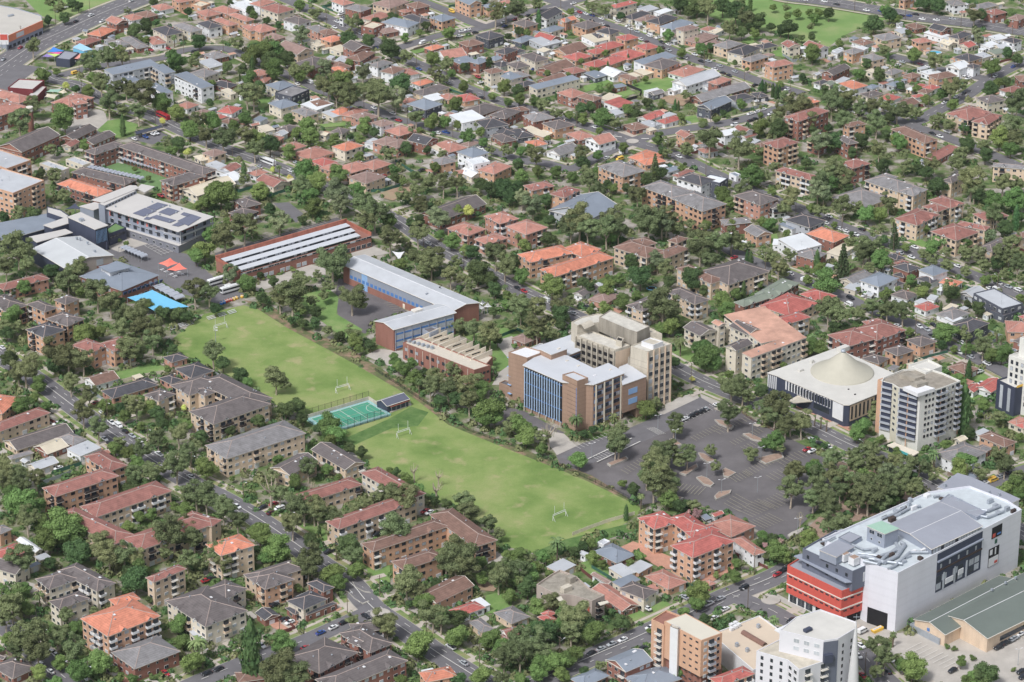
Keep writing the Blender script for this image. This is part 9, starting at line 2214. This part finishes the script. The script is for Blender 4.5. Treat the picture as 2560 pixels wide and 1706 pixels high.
# ---------------------------------------------------------------- back yard fences, one per house
frng = random.Random(12)
def fence_run(name, desc, pts, m, h=1.8, post=3.2, slats=False, cat='fence', group=None, label=None, gap=0.0):
    c = pts[0]; mb = MB(); pl_ = []
    for a, b in zip(pts[:-1], pts[1:]):
        a, b = Vector(a), Vector(b); d = (b - a); L = d.length
        if L < .5: continue
        d.normalize(); n_ = Vector((-d.y, d.x)) * .04; o = Vector(c)
        P = [a - n_ - o, b - n_ - o, b + n_ - o, a + n_ - o]
        if slats:
            n = int(L / .45)
            for q in range(n + 1):
                p = a + d * L * q / max(1, n) - o; mb.bar((p.x, p.y, 0), (p.x, p.y, h), .035)
            for zz in (.3, h - .2): mb.bar((*(a - o), zz), (*(b - o), zz), .04)
        else: mb.prism(P, gap, h)
        n = max(1, int(L / post))
        for q in range(n + 1):
            p = a + d * L * q / n - o; pl_.append((p.x, p.y))
    if not mb.f: return None
    root = thing(name, cat, desc, c, group=group, label=label); part(mb, 'panel', m, root)
    if ('post', m.name, h) not in CACHE:
        pm = MB(); pm.box(-.07, -.07, 0, .07, .07, h + .08); CACHE['post', m.name, h] = pm.mesh('post', [m])
    for p in pl_[:95]: link('post', CACHE['post', m.name, h], root, (*p, 0))
    return root
FM = [('cream steel fence', 'creamfence'), ('green steel fence', 'greenfence'), ('weathered timber paling fence', 'timber'), ('brown steel fence', 'brownfence'), ('grey steel fence', 'steel'), ('cream steel fence', 'creamfence')]
for c, a, lx, ly, root in HOUSES:
    if frng.random() > .62: continue
    ux = Vector((math.cos(a), math.sin(a))); uy = Vector((-ux.y, ux.x)); sx = frng.choice((-1, 1)); ex, ey = lx / 2 + 1.6, ly / 2 + 1.6
    bk = frng.choice((-1, 1)) ; far = ey + frng.uniform(5, 9)
    pts = [c + ux * sx * ex + uy * bk * (ey - 6), c + ux * sx * ex + uy * bk * far, c - ux * sx * ex + uy * bk * far]
    run = []
    for p, q in zip(pts[:-1], pts[1:]):
        for t in range(9):
            w = p.lerp(q, t / 8)
            if at(w.x, w.y) in (1, 2): break
            run.append((w.x, w.y))
        else: continue
        break
    if len(run) < 5: continue
    d_, m_ = frng.choice(FM); fence_run('fence', d_, run, M[m_], group='back yard fences')
# ---------------------------------------------------------------- power poles and street lamps
prng = random.Random(4); npole = 0
def pole_meshes():
    mb = MB(); mb.bar((0, 0, 0), (0, 0, 10.5), .17, 0, 8, .12); p = mb.mesh('pole', [M['bark']])
    mb = MB(); mb.bar((-1.2, 0, 9.9), (1.2, 0, 9.9), .07); mb.bar((-.8, 0, 8.9), (.8, 0, 8.9), .06)
    for x in (-1.1, -.5, .5, 1.1): mb.bar((x, 0, 9.9), (x, 0, 10.15), .05, 1)
    c = mb.mesh('crossarm', [M['bark'], M['white']])
    mb = MB(); mb.bar((0, 0, 8.2), (0, 2.2, 8.9), .05); mb.box(-.15, 2.0, 8.85, .15, 2.8, 9.0, 1); l_ = mb.mesh('street_light', [M['steel'], M['white']])
    return p, c, l_
PM = pole_meshes()
for k, (pts, w, dash, vg) in enumerate(ROADS):
    if k in (1, 9, 17): continue
    P = smooth([G(x, y) for x, y in pts]); acc = 0; nxt = prng.uniform(8, 25); side = prng.choice((1, -1))
    for a, b in zip(P[:-1], P[1:]):
        a, b = Vector(a), Vector(b); L = (b - a).length; d = (b - a).normalized(); n_ = Vector((-d.y, d.x)) * side
        while nxt < acc + L:
            p = a + d * (nxt - acc) + n_ * (w / 2 + .9); nxt += 36
            X, Y = back(p.x, p.y)
            if not (-20 < X < 2580 and -20 < Y < 1730): continue
            if any((Vector(q[0]) - p).length < 0 for q in ()): continue
            inroad = road_near(p.x, p.y, 0.2)
            if inroad: continue
            root = thing('power_pole', 'power pole', 'timber power pole with crossarms', (p.x, p.y), z=.3, rz=math.atan2(d.y, d.x) + math.pi / 2, group='power poles along the streets')
            link('pole', PM[0], root); link('crossarm', PM[1], root)
            if side < 0: link('street_light', PM[2], root)
            else:
                o = link('street_light', PM[2], root); o.rotation_euler = (0, 0, math.pi)
            npole += 1
        acc += L

for a, k in LATE:
    pts = a[2]; fence_run('fence', '', pts, M[a[3]], group='boundary fences', **k)
# ---------------------------------------------------------------- the air: one closed box of thin pale haze
mb = MB(); mb.box(-2600, -1600, -1, 2600, 4100, 640)
hz = mb.mesh('haze', []); hm = bpy.data.materials.new('haze'); hm.use_nodes = True
for nd in list(hm.node_tree.nodes): hm.node_tree.nodes.remove(nd)
ho = hm.node_tree.nodes.new('ShaderNodeOutputMaterial'); hv = hm.node_tree.nodes.new('ShaderNodeVolumePrincipled')
hv.inputs['Color'].default_value = (.86, .92, 1, 1); hv.inputs['Density'].default_value = 0.00002; hv.inputs['Anisotropy'].default_value = 0.2
hm.node_tree.links.new(hv.outputs[0], ho.inputs['Volume']); hz.materials.append(hm); hob = link('haze', hz); hob['kind'] = 'stuff'; hob['label'] = 'thin pale haze in the air'
# ---------------------------------------------------------------- a label of its own for every thing
ORD = ['', 'second ', 'third ', 'fourth ', 'fifth ', 'sixth ', 'seventh ', 'eighth ', 'ninth ', 'tenth ', 'eleventh ', 'twelfth ']
def ordn(n): return ORD[n] if n < len(ORD) else f"{n + 1}{'th' if 10 < (n + 1) % 100 < 14 else {1: 'st', 2: 'nd', 3: 'rd'}.get((n + 1) % 10, 'th')} "
LM = [('orange shopfront', 'S', 50, 75), ('rainbow shade sails', 'S', 135, 140), ('brick chimney tower', 'S', 77, 320), ('grey modern townhouses', 'S', 330, 180), ('oval garden lawn', 'S', 295, 318), ('solar-panelled school', 'S', 380, 545),
      ('coral shade sails', 'S', 430, 665), ('aqua shade cloth', 'S', 393, 752), ('sawtooth-roofed factory', 'S', 740, 630), ('L-shaped blue-panelled school', 'S', 1020, 740), ('sawtooth brick workshop', 'S', 1120, 880), ('blue-finned college', 'S', 1400, 980),
      ('concrete tower', 'S', 1600, 900), ('tent-roofed hall', 'S', 2110, 930), ('white ten-storey tower', 'S', 2290, 1010), ('navy and white tower', 'S', 2530, 950), ('white and red club', 'S', 2250, 1400), ('green-roofed supermarket', 'S', 2450, 1520),
      ('white spire', 'S', 2141, 1600), ('red-roofed apartments', 'S', 1720, 1350), ('orange brick tower', 'S', 1720, 1590), ('lower roundabout', 'S', 951, 1539), ('upper roundabout', 'S', 1581, 356), ('green sports court', 'S', 880, 1035),
      ('grey hip-roofed house', 'S', 363, 1635), ('dark-roofed courtyard flats', 'S', 560, 1010), ('U-shaped terracotta flats', 'S', 300, 1290), ('orange-roofed flats', 'S', 1430, 670), ('orange-roofed white villa', 'S', 2135, 215),
      ('pitched red villa row', 'S', 1500, 130), ('top park meadow', 'S', 2080, 70), ('green cul-de-sac', 'S', 2250, 148), ('rusty-roofed cream apartments', 'S', 1880, 870), ('pale blue long house', 'S', 1390, 215), ('yellow van', 'S', 1130, 28),
      ('white-roofed long hall', 'S', 1170, 290), ('red bus', 'S', 408, 295), ('lowest goal posts', 'S', 1400, 1290), ('grey concrete flats', 'S', 1420, 1490), ('vacant dirt block', 'S', 1000, 485), ('maroon-roofed apartments', 'S', 1380, 470), ('black two-storey house', 'S', 1225, 90),
      ('twin-winged brown flats', 'S', 2400, 300), ('rounded lime-green tree', 'S', 2060, 710), ('dark church roof', 'S', 75, 350)]
LMP = [(n, Vector(W(s, x, y, 4))) for n, s, x, y in LM]
byd = {}
for t in THINGS:
    if t[3]: continue
    byd.setdefault(t[1], []).append(t)
used = set(t[3] for t in THINGS if t[3])
for desc, L in byd.items():
    P = [Vector(t[2]) for t in L]
    if len(L) == 1 and desc not in used and len(desc.split()) >= 4: L[0][0]['label'] = desc; used.add(desc); continue
    rank = {}
    for n, lp in LMP:
        ds = sorted(range(len(L)), key=lambda q: (P[q] - lp).length)
        for r_, q in enumerate(ds[:40]): rank.setdefault(q, []).append((r_, (P[q] - lp).length, n))
    for q, t in enumerate(L):
        c = min(rank.get(q, [(99, 0, LMP[0][0])]), key=lambda v: v[0] * 12 + v[1])
        r_, _, n = c
        if r_ == 99:
            lp = LMP[0][1]; n = LMP[0][0]; r_ = sorted(range(len(L)), key=lambda z: (P[z] - lp).length).index(q)
        lab = f"{desc}, {ordn(r_)}closest to the {n}"
        if len(lab.split()) > 16: lab = lab.replace(' single-storey', '').replace('single-storey ', '').replace(' tiled', '')
        if len(lab.split()) > 16: lab = lab.replace(' roof,', ',')
        t[0]['label'] = lab
        used.add(lab)
